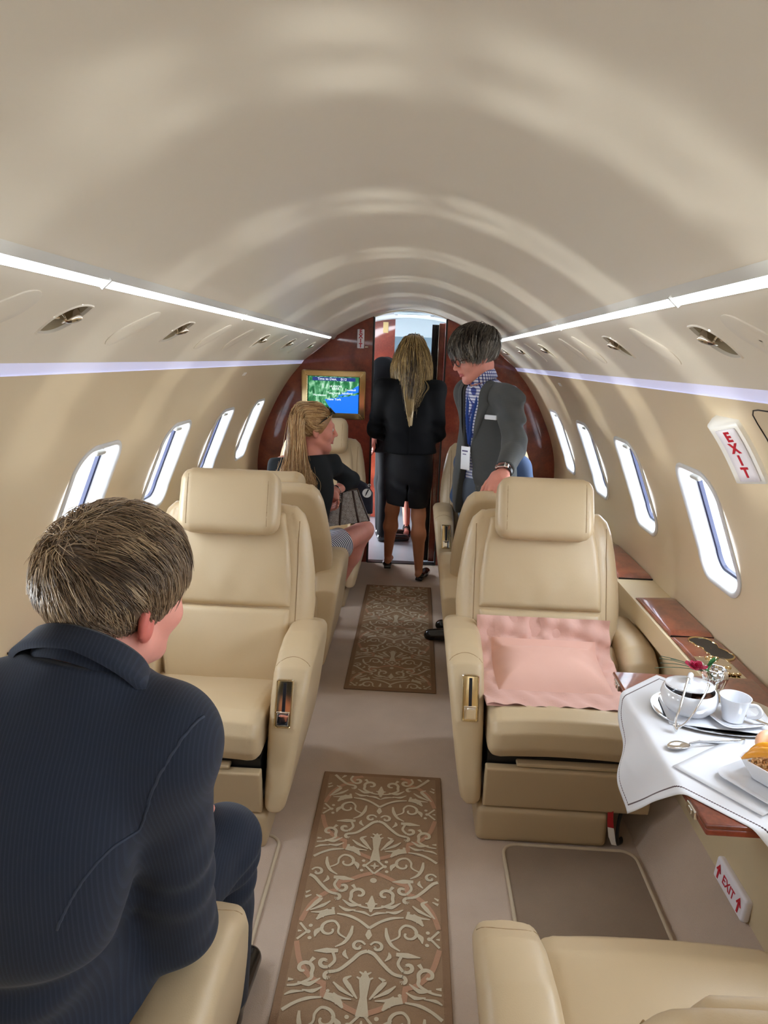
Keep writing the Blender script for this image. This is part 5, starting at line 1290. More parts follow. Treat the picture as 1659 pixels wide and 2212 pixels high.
# ---- person in sandals further back in the vestibule
def person_sandals():
    root = thing('person', "person in black strap sandals in the vestibule, seen between the walking woman's legs", 'person', (.05, 6.42, 0))
    hc = v3(.06, 6.45, 1.43); R = R3((.1, -1, -.1)); Rt = R3((.05, -1, 0))
    J = dict(pelvis=v3(.06, 6.45, .82), waist=v3(.06, 6.45, .97), chest=v3(.06, 6.45, 1.12), neck=v3(.06, 6.45, 1.28), shL=v3(.19, 6.45, 1.22), shR=v3(-.07, 6.45, 1.22), elR=v3(-.07, 6.48, .98), wrR=v3(.0, 6.34, .88), elL=v3(.19, 6.48, .98), wrL=v3(.12, 6.34, .88)); J['Rt'] = Rt
    legs = [(v3(.0, 6.45, .8), v3(.005, 6.44, .44), v3(.025, 6.42, .085)), (v3(.12, 6.45, .8), v3(.12, 6.44, .44), v3(.12, 6.44, .085))]
    body = unite((lambda P: f_head3(P, hc, R, .95, 1.), 0), (C_(J['neck']-v3(0, 0, .05), hc, .048, .046), .03), (jacket_fn(J, -.02, sleeve=False), .04), *[(C_(J['el'+s], J['wr'+s], .032, .024), .02) for s in 'RL'], *[(C_(J['sh'+s], J['el'+s], .036, .032), .02) for s in 'RL'],
                 *[(C_(a, b, .07, .048), .05) for a, b, c in legs], *[(C_(b, c, .048, .030), .02) for a, b, c in legs], *[(C_(c-v3(0, -.03, .05), c+v3(0, -.15, -.06), .030, .024), .02) for a, b, c in legs],
                 *[((lambda P, w=J['wr'+s]: f_hand(P, w, R3((0, -1, -.2)), .9)), .02) for s in 'RL'])
    sdf_obj('body', body, (-.16, 6.18, .005), (.28, 6.62, 1.58), .008, 'skin_pink', root)
    jk = jacket_fn(J, .008)
    def dress(P): d = smin(jk(P), cone(P, J['pelvis'], J['pelvis']-v3(0, 0, .30), .16, .17), .08); d = smax(d, -plane(P, (0, 0, .42), (0, 0, 1)), .01); return smax(d, plane(P, J['neck'], (0, -.3, 1)), .01)
    sdf_obj('dress', dress, (-.20, 6.15, .40), (.32, 6.66, 1.32), .009, 'navy_fabric', root)
    for a, b_, c in legs:
        mb = MB(); poly = [(c[0]+x*.040, c[1]+.035-y*.24) for x, y in ((-.7, 0), (-.8, .3), (-1, .65), (-.8, .92), (0, 1), (.8, .92), (1, .65), (.8, .3), (.7, 0))]; mb.prism(poly, -.004, .014, axis=2); so = mb.build('sandal', 'black_plastic', root, smooth=False)
        mb = MB()
        for y, h, r_ in ((-.055, .052, .034), (-.085, .040, .035), (-.02, .075, .032)):
            mb.tube([v3(c[0]+r_*1.05*math.cos(t), c[1]+y, .012+h*math.sin(t)) for t in np.linspace(0, PI, 12)], .0075, 6, flat=.5)
        mb.build('strap', 'black_plastic', so)
    short_hair(root, hc, R, .95, 500, ['hair_dark', 'hair_brown_c'], [.6, .4], np.array([0, -.06, .11]), lambda p, a: .06, lambda p, a: .008, rad=.002, cap='hair_dark', clump=60)
person_sandals()

# ---- person in blue in the far right seat
def person_blue():
    root = thing('person', 'person in blue suit in the far right seat, mostly hidden by the standing man', 'person', (.62, 4.75, .45))
    hc = v3(.555, 4.74, 1.16); R = R3((-.35, -1, -.3)); Rt = R3((-.1, -1, .1))
    J = dict(pelvis=v3(.60, 4.70, .56), waist=v3(.605, 4.74, .70), chest=v3(.61, 4.75, .84), neck=v3(.585, 4.75, 1.01), shL=v3(.77, 4.73, .905), shR=v3(.42, 4.73, .925), elL=v3(.84, 4.60, .72), wrL=v3(.70, 4.42, .66), elR=v3(.38, 4.60, .72), wrR=v3(.50, 4.42, .66)); J['Rt'] = Rt
    legs = [(v3(.52, 4.68, .53), v3(.52, 4.27, .54), v3(.53, 4.22, .10)), (v3(.68, 4.68, .53), v3(.70, 4.27, .54), v3(.70, 4.22, .10))]
    body = unite((lambda P: f_head3(P, hc, R, 1.), 0), (C_(J['neck']-v3(0, 0, .05), hc, .054, .052), .03), (jacket_fn(J, -.02, sleeve=False), .04), *[(C_(J['el'+s], J['wr'+s], .034, .026), .02) for s in 'RL'], *[(C_(J['sh'+s], J['el'+s], .04, .034), .02) for s in 'RL'],
                 *[(C_(a, b, .075, .052), .05) for a, b, c in legs], *[(C_(b, c, .052, .036), .02) for a, b, c in legs], *[((lambda P, w=J['wr'+s]: f_hand(P, w, R3((0, -1, -.2)), 1., (.4, .4, .4, .4))), .02) for s in 'RL'])
    sdf_obj('body', body, (.30, 4.14, .05), (.92, 4.92, 1.32), .009, 'skin_pink', root)
    jk = jacket_fn(J, .012)
    def jacket(P): d = jk(P); d = smax(d, plane(P, J['neck'], (0, -.3, 1)), .01); return smax(d, -plane(P, (0, 0, .55), (0, 0, 1)), .01)
    sdf_obj('jacket', jacket, (.28, 4.34, .53), (.94, 4.94, 1.05), .009, 'blue_suit', root)
    def trous(P):
        d = None
        for a, b_, c in legs: v = smin(cone(P, a, b_, .095, .072), cone(P, b_, c, .072, .058), .04); d = v if d is None else smin(d, v, .02)
        return smax(d, -plane(P, (0, 0, .05), (0, 0, 1)), .01)
    sdf_obj('trousers', trous, (.40, 4.12, .04), (.80, 4.80, .66), .009, 'blue_suit', root)
    for a, b_, c in legs:
        fn, _ = shoe_fn(v3(c[0], c[1]+.05, .002), (0, -1, 0), .28, .043); V, Fc = nets(fn, c-v3(.1, .32, .1), c+v3(.1, .16, .06), .008); mk('shoe', V, Fc, 'shoe_black', root, sharp=None)
    short_hair(root, hc, R, 1., 500, ['hair_dark', 'hair_brown_c'], [.6, .4], np.array([0, -.06, .11]), lambda p, a: .04, lambda p, a: .008, rad=.002, cap='hair_dark', clump=60)
person_blue()
# ------------------------------------------------------------------ rugs and mats
def rug(y0, y1, yc, label):
    W_ = .228; top = .009; mb = MB(); y0_, y1_ = y0, y1
    mb.rbox((0, (y0+y1)/2, .004), (2*W_, y1-y0, .0085), .004, m=1)
    iw = W_-.022; a0, a1 = y0+.022, y1-.022
    mb.add([(-iw, a0, top), (iw, a0, top), (iw, a1, top), (-iw, a1, top)], [(0, 1, 2, 3)], 0)
    def rib(pts, w, m, z, n=7, taper=True):
        P = bez(np.array(pts, float), n); t = np.gradient(P, axis=0); t /= np.maximum(np.linalg.norm(t, axis=1, keepdims=True), 1e-9); nn = np.stack([-t[:, 1], t[:, 0]], 1); k = np.linspace(0, 1, len(P))
        ww = (np.interp(k, np.linspace(0, 1, len(w)), w) if hasattr(w, '__len__') else np.full(len(P), w))[:, None]/2
        L, R_ = P+nn*ww, P-nn*ww; ok = (np.abs(P[:, 0]) < iw-.003) & (P[:, 1] > a0+.003) & (P[:, 1] < a1-.003); V = []; Fc = []
        for i in range(len(P)): V += [(np.clip(L[i, 0], -iw, iw), np.clip(L[i, 1], a0, a1), z), (np.clip(R_[i, 0], -iw, iw), np.clip(R_[i, 1], a0, a1), z)]
        for i in range(len(P)-1):
            if ok[i] and ok[i+1]:
                q = [V[2*i], V[2*i+1], V[2*i+3], V[2*i+2]]; s1 = (q[1][0]-q[0][0])*(q[2][1]-q[0][1])-(q[1][1]-q[0][1])*(q[2][0]-q[0][0]); s2 = (q[2][0]-q[0][0])*(q[3][1]-q[0][1])-(q[2][1]-q[0][1])*(q[3][0]-q[0][0])
                if s1 > 0 and s2 > 0: Fc.append((2*i, 2*i+1, 2*i+3, 2*i+2))
                elif s1 < 0 and s2 < 0: Fc.append((2*i+2, 2*i+3, 2*i+1, 2*i))
        ZI[0] += 1.2e-6; V = [(a, b, c+ZI[0]) for a, b, c in V]
        if Fc: mb.add(V, Fc, m)
    def dot(c, r, z):
        if abs(c[0]) < iw-r and a0+r < c[1] < a1-r: mb.add([(c[0]+r*math.cos(t), c[1]+r*math.sin(t), z) for t in np.linspace(0, 2*PI, 10, endpoint=False)], [list(range(10))], 2)
    def spiral(cx, cy, r, a0_, turns, d=1): return [(cx+r*(1-.78*k)*math.cos(a0_+d*turns*2*PI*k), cy+r*(1-.78*k)*math.sin(a0_+d*turns*2*PI*k)) for k in np.linspace(0, 1, 9)]
    z = top+.0012
    ZI = [0.]
    motif = [ # (points in the right half of a medallion, widths)
        ([(.004, .10), (.03, .105), (.062, .125)]+spiral(.040, .155, .026, -.5, .9), (.006, .010, .012, .010, .007)),
        ([(.030, .112), (.060, .108), (.088, .128)], (.004, .014, .003)), ([(.045, .090), (.072, .088), (.096, .102)], (.003, .012, .003)),
        ([(.0, .025), (.030, .050), (.062, .066), (.098, .072)], (.010, .009, .010, .005)), ([(.0, .070), (.020, .082), (.050, .086)], (.003, .010, .003)),
        ([(.105, .078), (.135, .070), (.155, .045)], (.020, .024, .006)), ([(.135, .055), (.150, .066)], (.004, .014)),
        ([(.048, .030), (.052, .0), (.066, -.030), (.090, -.048)], (.006, .012, .010, .004)), ([(.056, -.02), (.085, .0), (.088, .025)]+spiral(.112, .012, .032, PI*.6, .85, -1), (.005, .008, .010, .008, .006)),
        ([(.130, .020), (.148, .002), (.152, -.018)], (.004, .016, .003)),
        ([(.0, -.055), (.020, -.065), (.045, -.095), (.072, -.122), (.098, -.130)]+spiral(.098, -.143, .013, PI/2, .7, -1), (.012, .010, .010, .012, .008)), (spiral(.026, -.040, .020, PI*.9, 1.0, -1), (.006, .010, .007)),
        ([(.050, -.085), (.062, -.070), (.060, -.055)], (.003, .012, .003)),
        ([(.080, -.060), (.112, -.062), (.146, -.066)], (.012, .018, .003)), ([(.094, -.066), (.086, -.092), (.100, -.114)]+spiral(.112, -.100, .018, -2.2, .8, 1), (.008, .010, .012, .008)), ([(.142, -.088), (.158, -.112)], (.012, .004)),
        ([(.016, -.205), (.040, -.170), (.052, -.150), (.036, -.138)], (.004, .014, .012, .004)), ([(.026, -.200), (.060, -.180), (.082, -.160)], (.004, .012, .004)), ([(.030, -.208), (.062, -.204), (.078, -.192)], (.003, .010, .004))]
    cen = [([(0, -.255), (0, -.20), (0, -.150), (0, -.120)], (.034, .018, .030, .004)), ([(-.022, -.140), (0, -.150), (.022, -.140)], (.004, .012, .004)), ([(-.016, -.123), (0, -.132), (.016, -.123)], (.004, .010, .004)), ([(0, -.015), (0, .0), (0, .02)], (.004, .020, .006)), ([(0, .085), (0, .115), (0, .150)], (.006, .026, .004)), ([(-.018, .118), (0, .118), (.018, .118)], (.004, .012, .004))]
    PY = .558; k0 = int(math.floor((y0-yc)/PY))-1
    for k in range(k0, k0+int((y1-y0)/PY)+4):
        for xc, yy in ((0, yc+k*PY), (-.205, yc+(k+.5)*PY), (.205, yc+(k+.5)*PY)):
            for pts, w in motif:
                for sg in (-1, 1): rib([(xc+sg*a, yy+b) for a, b in pts], w, 2, z)
            for pts, w in cen: rib([(xc+a, yy+b) for a, b in pts], w, 2, z, 5)
            for sg in (-1, 1):
                for a, b, r in ((.168, .022, .006), (.172, .0, .007), (.165, -.022, .006), (.112, .092, .005)): dot((xc+sg*a, yy+b), r, z)
            dot((xc, yy+.215), .011, z)
            # lozenge between medallions
            for pts in ([(0, .244), (.030, .279), (0, .314)], [(0, .244), (-.030, .279), (0, .314)]):
                q = np.array([(xc+a, yy+b) for a, b in pts]); 
                for i in (0, 1): rib([q[i], (q[i]+q[i+1])/2, q[i+1]], .007, 2, z, 3)
            rib([(xc-.014, yy+.279), (xc, yy+.279), (xc+.014, yy+.279)], (.003, .010, .003), 2, z, 4); rib([(xc, yy+.265), (xc, yy+.279), (xc, yy+.293)], (.003, .010, .003), 2, z, 4)
        yy = yc+k*PY
        for sx in (-1, 1):   # rose lattice between the medallions
            for sy in (-1, 1):
                rib([(sx*.004, yy+sy*.248), (sx*.045, yy+sy*.230), (sx*.080, yy+sy*.208), (sx*.108, yy+sy*.200)], .015, 3, z-.0005, 5)
                rib([(sx*.104, yy+sy*.204), (sx*.106, yy+sy*.185), (sx*.108, yy+sy*.162)], .015, 3, z-.0005, 3)
                rib([(sx*.104, yy+sy*.167), (sx*.140, yy+sy*.152), (sx*.178, yy+sy*.105), (sx*.200, yy+sy*.036)], .015, 3, z-.0005, 5)
    o = mb.build('runner_rug', ['rug_ground', 'rug_border', 'rug_scroll', 'rug_rose'], sharp=None)
    return setp(o, label, 'rug', 'damask runner rugs')
rug(1.05, 2.495, 1.70, 'near brown damask runner rug in the aisle with cream scroll pattern, closest to the camera')
rug(3.21, 4.82, 3.80, "far brown damask runner rug in the aisle, under the standing man's shoe")
def floor_mat(x0, x1, y0, y1, m, label, r=.05):
    c = ((x0+x1)/2, (y0+y1)/2); P = np.array(rrect(x1-x0, y1-y0, r, 8))+np.array(c); t = thing('carpet_mat', label, 'mat', (c[0], c[1], 0), group='footwell mats')
    mb = MB(); n = len(P); V = [(x, y, .006) for x, y in P]+[(x, y, 0) for x, y in P]; mb.add(V, [list(range(n))]+[(i, i+n, (i+1) % n+n, (i+1) % n) for i in range(n)]); mb.build('pile', m, t, smooth=False)
    mb = MB(); mb.tube([(x, y, .006) for x, y in P], .006, 8, closed=True); mb.build('bound_edge', 'carpet_binding', t, sharp=None)
floor_mat(.425, .868, 1.30, 2.13, 'carpet_mat', 'dark brown carpet mat with bound edge on the floor in front of the pillow seat')
floor_mat(-.868, -.325, 1.25, 2.10, 'carpet', "pale carpet mat with bound edge on the floor beside the man's knee")

# ------------------------------------------------------------------ ledge panels
def ledge_panel(side, y0, y1, label, slope_end=False):
    t = thing('ledge_panel', label, 'panel', (side*1.06, (y0+y1)/2, .69), group='glossy ledge panels')
    prof = [(.987, .6895), (.985, .694), (.988, .699), (.998, .7025), (1.03, .7045), (1.09, .7045), (1.133, .702), (1.136, .6895)]
    ys = np.linspace(y0, y1, 16); mb = MB(); g = []
    for x, z in prof:
        row = []
        for y in ys:
            e = min(y-y0, y1-y); k = min(1, e/.02); row.append((side*x, y+(.02*((x-.985)/.15)**2 if y == y1 else 0), .6895+(z-.6895)*(.35+.65*math.sqrt(max(0, 1-(1-k)**2)))))
        g.append(row)
    mb.grid(np.array(g), flip=side < 0); mb.build('wood_top', 'mahogany_ledge', t)
    mb = MB(); mb.box((side*.987, y0, .688), (side*1.135, y0+.002, .697)); mb.build('edge', 'dark_edge', t, smooth=False)
    return t
ledge_panel(1, 2.362, 2.765, 'glossy wood panel on the right ledge beside the pillow seat, next to the cup holder')
ledge_panel(1, 3.02, 3.60, 'glossy wood panel on the right ledge behind the pillow seat')
ledge_panel(-1, 1.95, 2.70, 'glossy wood panel on the left ledge beside the leaning man')
cp = ledge_panel(1, 1.20, 2.355, 'glossy wood ledge panel behind the laid table with metal cup holder and control plate')
def cupring(k, z): # figure-of-eight outline of the double cup holder
    out = []
    c1, c2 = np.array([1.066, 2.295]), np.array([1.088, 2.195]); d = c2-c1; L = np.linalg.norm(d); ax = d/L; nx = np.array([-ax[1], ax[0]])
    for t in np.linspace(0, 2*PI, 48, endpoint=False):
        q = (c1+c2)/2; u = math.cos(t)*(L/2+.040); v = math.sin(t)*.040*(1-.32*math.exp(-(u/.016)**2)); 
        ee = abs(u)-L/2
        if ee > 0: v = math.copysign(math.sqrt(max(0, .040**2-ee*ee)), math.sin(t))
        out.append((q[0]+(ax*u+nx*v)[0]*k, q[1]+(ax*u+nx*v)[1]*k, z))
    return out
mb = MB(); mb.grid([cupring(1.06, .7043), cupring(1.05, .7075), cupring(1.0, .708), cupring(.97, .704)], closed_v=True); ch = mb.build('cup_holder_rim', 'gold_plate', cp)
mb = MB(); g = [cupring(.97, .7055), cupring(.80, .7052), cupring(.4, .7052), cupring(.05, .7052)]; mb.grid(g, closed_v=True); mb.build('cup_well_shade', 'black_plastic', ch)  # flat black sheet, the shade inside the wells put into its colour
# mirrored control plate with round buttons
mb = MB(); T = frame((1.045, 2.085, .7045), (1, -.0, 0), (0, 1, 0)); g = []
for v in np.linspace(-1, 1, 11): g.append([(1.043+.052*u+.012*v*0, 2.085+.085*v, .7046+.012*(1-abs(u)**2.5)*(1-abs(v)**4)+.0005) for u in np.linspace(-1, 1, 13)])
mb.grid(np.array(g), flip=True); pl = mb.build('control_plate', 'chrome', cp)
for bx, by in ((1.022, 2.138), (1.036, 2.144), (1.050, 2.137), (1.027, 2.124), (1.043, 2.124), (1.030, 2.060), (1.046, 2.064), (1.060, 2.068), (1.040, 2.022), (1.055, 2.02), (1.070, 2.022)):
    mb = MB(); mb.lathe([(.0075, 0), (.0075, .004), (.0055, .006), (.0005, .0065)], (bx, by, .7145), n=14); mb.build('button', 'gold_plate', pl)

# ------------------------------------------------------------------ laid side table
tb = thing('side_table', 'red-brown fold-out side table under the white cloth', 'table', (.88, 1.64, .70))
mb = MB(); mb.rbox((.895, 1.645, .7095), (.41, .71, .013), .005); mb.build('tabletop', 'mahogany_ledge', tb)
mb = MB(); mb.rbox((.829, 1.645, .694), (.27, .70, .018), .006); mb.build('apron', 'mahogany', tb)
for y in (1.36, 1.94): mb = MB(); mb.rbox((.690, y, .700), (.010, .045, .020), .003); mb.rbox((.686, y, .700), (.006, .018, .012), .002); mb.build('hinge', 'steel', tb)
def cloth_mat():
    m = bpy.data.materials.new('cloth_stitched'); m.use_nodes = True; nt = m.node_tree; b = nt.nodes['Principled BSDF']; L = nt.links.new
    tc = nt.nodes.new('ShaderNodeTexCoord'); sx = nt.nodes.new('ShaderNodeSeparateXYZ'); L(tc.outputs['UV'], sx.inputs[0])
    def ma(op, a, c):
        k = nt.nodes.new('ShaderNodeMath'); k.operation = op
        for i, s in enumerate((a, c)):
            if s is None: continue
            if isinstance(s, (int, float)): k.inputs[i].default_value = s
            else: L(s, k.inputs[i])
        return k.outputs[0]
    u, v = sx.outputs[0], sx.outputs[1]
    d = ma('MINIMUM', ma('MINIMUM', u, ma('SUBTRACT', .50, u)), ma('MINIMUM', v, ma('SUBTRACT', .80, v)))
    wv = ma('MULTIPLY', ma('SINE', ma('MULTIPLY', ma('ADD', u, v), 1100.), None), .0007)
    line = ma('LESS_THAN', ma('ABSOLUTE', ma('SUBTRACT', ma('ADD', d, wv), .019), None), .0016)
    mx = nt.nodes.new('ShaderNodeMix'); mx.data_type = 'RGBA'; L(line, mx.inputs[0]); mx.inputs[6].default_value = (*lin((226, 227, 231)), 1); mx.inputs[7].default_value = (*lin((66, 40, 46)), 1)
    L(mx.outputs[2], b.inputs['Base Color']); b.inputs['Roughness'].default_value = .85; b.inputs['Sheen Weight'].default_value = .1
    MATS['cloth_stitched'] = m
cloth_mat()
TT = .7163
def drape(p, n):
    x, y = p; dx, dy = max(0, .688-x), max(0, 1.288-y); h = math.hypot(dx, dy)
    if h < 1e-6: return (x, y, TT+.0012)
    r = .012; a = min(h/r, PI/2); out = r*math.sin(a); drop = r*(1-math.cos(a))+max(0, h-r*PI/2); out += .012*min(1, drop/.1)*(1+.9*math.sin(n[0]*34+n[1]*9)) + .06*drop
    ux, uy = dx/h, dy/h
    return ((.688 if dx > 0 else x)-ux*out, (1.288 if dy > 0 else y)-uy*out, TT+.0012-drop)
c1 = np.array([.815, 1.985]); Bv = np.array([-.74, -.67]); Cv = np.array([.67, -.74]); nu, nv = 70, 100; V = []; UV = []
for i in range(nu+1):
    for k in range(nv+1):
        u, v = .50*i/nu, .80*k/nv; p = c1+Bv*u+Cv*v; q = drape(p, (u, v)); V.append(q); UV.append((u, v))
Fc = [(i*(nv+1)+k, (i+1)*(nv+1)+k, (i+1)*(nv+1)+k+1, i*(nv+1)+k+1) for i in range(nu) for k in range(nv)]
# keep the sheet off the wall: fold anything past the ledge back
V = [(min(x, 1.125), y, z) for x, y, z in V]
o = mk('tablecloth', V, Fc, 'cloth_stitched', sharp=None, uv=UV); sm = o.modifiers.new('thick', 'SOLIDIFY'); sm.thickness = .0012; sm.offset = 1
setp(o, 'white tablecloth with brown stitched border draped over the side table', 'tablecloth')
ZT = TT+.0030
# tray
def oval(c, a, b, ang, z, n=48, sq=2.3):
    out = []
    for t in np.linspace(0, 2*PI, n, endpoint=False):
        x, y = math.copysign(abs(math.cos(t))**(2/sq), math.cos(t))*a, math.copysign(abs(math.sin(t))**(2/sq), math.sin(t))*b; out.append((c[0]+x*math.cos(ang)-y*math.sin(ang), c[1]+x*math.sin(ang)+y*math.cos(ang), z))
    return out
tc_, ta = (.893, 1.752), -.12
mb = MB(); g = [oval(tc_, .030, .02, ta, ZT+.0012), oval(tc_, .130, .085, ta, ZT+.001), oval(tc_, .148, .103, ta, ZT+.002), oval(tc_, .160, .115, ta, ZT+.009), oval(tc_, .163, .118, ta, ZT+.0095), oval(tc_, .163, .118, ta, ZT+.0075), oval(tc_, .146, .10, ta, ZT-.0003)]
mb.grid(np.array(g), closed_v=True, flip=True); mb.add(g[0], [list(range(48))]); mb.build('x', 'steel'); tray = bpy.data.objects['x']; tray.name = 'serving_tray'
setp(tray, 'oval silver tray under the sugar bowl and cup', 'tray')
def sheet(name, c, w, h, ang, z, m, label, cat, curl=.0, nx=14, ny=14, dzf=None):
    V = []; 
    for i in range(nx+1):
        for k in range(ny+1):
            a, b = (i/nx-.5)*w, (k/ny-.5)*h; V.append((c[0]+a*math.cos(ang)-b*math.sin(ang), c[1]+a*math.sin(ang)+b*math.cos(ang), z+(dzf(a, b) if dzf else 0)))
    Fc = [(i*(ny+1)+k, (i+1)*(ny+1)+k, (i+1)*(ny+1)+k+1, i*(ny+1)+k+1) for i in range(nx) for k in range(ny)]
    o = mk(name, V, Fc, m, sharp=None); s = o.modifiers.new('thick', 'SOLIDIFY'); s.thickness = .0014; s.offset = 1; return setp(o, label, cat)
ZR = ZT+.0035
sheet('napkin', (.890, 1.742), .265, .150, -.12, ZR, 'napkin', 'white paper napkin lying on the silver tray', 'napkin', dzf=lambda a, b: .0006*math.sin(a*60)+.010*max(0, -a-.115)*3)
ZN = ZR+.0025
# sugar bowl
sb = thing('sugar_bowl', 'round white china sugar bowl with its lid leaning on the rim', 'bowl', (.818, 1.752, ZN))
bc = (.818, 1.752, ZN)
mb = MB(); mb.lathe([(.0005, .001), (.030, .001), (.034, 0), (.036, .002), (.055, .010), (.069, .028), (.072, .046), (.068, .062), (.064, .066), (.061, .066), (.064, .058), (.067, .045), (.064, .030), (.050, .014), (.030, .008), (.0005, .008)], bc, n=56); mb.build('bowl', 'china', sb)
T = np.eye(4); Rl = np.array(Matrix.Rotation(math.radians(24), 3, Vector((-.75, .65, 0)))) if False else np.array(Matrix.Rotation(math.radians(20), 3, Vector((.9, .35, 0)))); T[:3, :3] = np.array(Matrix.Rotation(math.radians(-5), 3, Vector((.9, .35, 0)))); T[:3, 3] = (.822, 1.768, ZN+.0675)
mb = MB(); mb.lathe([(.0005, -.002), (.040, -.002), (.057, -.001), (.061, .001), (.060, .004), (.040, .009), (.0005, .011)], n=48, T=T); ld = mb.build('lid', 'china', sb)
mb = MB(); mb.rbox((0, 0, .019), (.044, .015, .022), .007, T=T@np.array(Matrix.Rotation(1.1, 4, 'Z'))); mb.build('knob', 'china', ld)
for i, (x, y, z, a) in enumerate(((.80, 1.708, .046, .3), (.83, 1.704, .048, 1.1), (.855, 1.722, .046, .7), (.815, 1.726, .036, .2), (.845, 1.742, .036, 1.3), (.78, 1.728, .047, .5), (.772, 1.748, .044, .9), (.862, 1.745, .047, .4), (.80, 1.735, .030, .6), (.835, 1.722, .034, 1.4), (.845, 1.765, .034, .1))):
    mb = MB(); mb.rbox((0, 0, 0), (.024, .022, .017), .004); o = mb.build('sugar_cube', 'sugar_brown'); o.location = (x, y, ZN+z); o.rotation_euler = (.3*math.sin(i), .35*math.cos(i*2), a)
    setp(o, 'rough brown sugar cube in the white sugar bowl', 'sugar cube', 'brown sugar cubes')
# tongs leaning on the bowl
tg = thing('sugar_tongs', 'silver sugar tongs leaning against the white sugar bowl', 'tongs', (.74, 1.66, ZT+.01))
tip = np.array([.752, 1.648, ZT+.010])
for e, m_ in (((.792, 1.716, ZN+.095), 0), ((.838, 1.700, ZN+.088), 1)):
    e = np.array(e); mid = (tip+e)/2+np.array([.006*(1 if m_ else -1), -.010, .004]); P = bez([tip, tip*.8+e*.2+np.array([.008*(1 if m_ else -1), -.006, 0]), mid, e, e+np.array([.008, .014, .010])], 6)
    mb = MB(); mb.tube(P, np.interp(np.linspace(0, 1, len(P)), [0, .2, .8, 1], [.0038, .003, .0034, .0055]), 8, flat=.5); mb.build('arm', 'steel', tg, sharp=None)
mb = MB(); mb.tube(bez([tip+np.array([.006, .004, .012]), tip+np.array([0, -.006, -.002]), tip+np.array([-.007, .0, .012])], 6), .0042, 8, flat=.5); mb.build('bend', 'steel', tg, sharp=None)
# saucer and cup
mb = MB(); sc = (.925, 1.715); pr = [(.10, .0), (.62, .0), (.74, .004), (.98, .010), (1.0, .0115), (.97, .0125), (.72, .0065), (.60, .003), (.02, .003)]
g = [[(x, y, ZN+h) for x, y, _ in oval(sc, .064*k, .056*k, .25, 0, 44, 4.)] for k, h in pr]; mb.grid(np.array(g), closed_v=True); o = mb.build('saucer', 'china'); setp(o, 'rounded square white saucer under the coffee cup', 'saucer')
cu = thing('coffee_cup', 'small white china coffee cup standing on the square saucer', 'cup', (.918, 1.712, ZN+.004)); cc = (.918, 1.712, ZN+.0035)
mb = MB(); mb.lathe([(.0005, .0), (.022, .0), (.0255, .002), (.027, .012), (.031, .035), (.0375, .064), (.0385, .066), (.0365, .0655), (.0295, .036), (.0255, .012), (.020, .005), (.0005, .004)], cc, n=44); mb.build('cup', 'china', cu)
mb = MB(); hx, hy = .82, -.56; mb.tube(bez([(cc[0]+hx*r, cc[1]+hy*r, cc[2]+z) for r, z in ((.032, .050), (.050, .055), (.062, .042), (.055, .026), (.031, .020))], 7), .0052, 10, flat=.6); mb.build('handle', 'china', cu, sharp=None)
# spoons
def spoon(a, b, label, rz=0.):
    a, b = np.array([*a, ZT+.003]), np.array([*b, ZT+.004]); d = (b-a)/np.linalg.norm(b-a); n = np.cross((0, 0, 1), d); t = thing('spoon', label, 'spoon', tuple(a)); mb = MB(); g = []
    for u in np.linspace(0, 1, 12):
        w = .0175*math.sin(PI*min(1, u*1.0+.0))**.6*(1-.25*u)+.0012; row = []
        for v in np.linspace(-1, 1, 9): row.append(a+d*(.062*u)+n*w*v+np.array([0, 0, .009*(v*v)*math.sin(PI*u)+.006*(u-.5)**2*4*.8]))
        g.append(row)
    mb.grid(np.array(g)); o = mb.build('bowl', 'steel', t, sharp=None); s = o.modifiers.new('thick', 'SOLIDIFY'); s.thickness = .0012
    mb = MB(); P = bez([a+d*.058+np.array([0, 0, .006]), a+d*.085+np.array([0, 0, .011]), a*.5+b*.5+np.array([0, 0, .008]), b], 8); mb.tube(P, np.interp(np.linspace(0, 1, len(P)), [0, .25, .8, 1], [.006, .0045, .0075, .009]), 8, flat=.3); mb.build('handle', 'steel', t, sharp=None)
spoon((.703, 1.563), (.905, 1.612), 'silver spoon lying on the white cloth in front of the tray')
# butter knife on the saucer side
mb = MB(); T = frame((.985, 1.675, ZN+.016), (.75, -.66, -.04), (.66, .75, 0)); mb.rbox((.02, 0, 0), (.11, .009, .004), .0019, T=T); mb.rbox((-.055, .001, 0), (.06, .012, .002), .0009, T=T); o = mb.build('butter_knife', 'steel', sharp=None); setp(o, 'small silver knife resting across the cup saucer', 'knife')
# folded napkin, plate, dish of fruit
sheet('napkin', (.845, 1.470), .23, .21, .62, ZT+.001, 'napkin', 'folded white cloth napkin under the square plate of fruit', 'napkin', dzf=lambda a, b: .0022+.001*math.sin(a*26+b*9))
ZP = ZT+.007
def squarish(c, w, h, ang, z, k=1., r=.16, n=6):
    return [(c[0]+(x*math.cos(ang)-y*math.sin(ang)), c[1]+(x*math.sin(ang)+y*math.cos(ang)), z) for x, y in rrect(w*k, h*k, min(w, h)*k*r, n)]
pc = (.912, 1.435); pa = .55
mb = MB(); g = [squarish(pc, .23, .19, pa, ZP+h, k) for k, h in ((.05, .0), (.8, .0), (.86, .002), (1., .008), (1., .010), (.84, .0055), (.78, .003), (.05, .003))]; mb.grid(np.array(g), closed_v=True); o = mb.build('plate', 'china'); setp(o, 'flat square white plate under the fruit dish', 'plate')
dc = (.915, 1.440); ZD = ZP+.0045
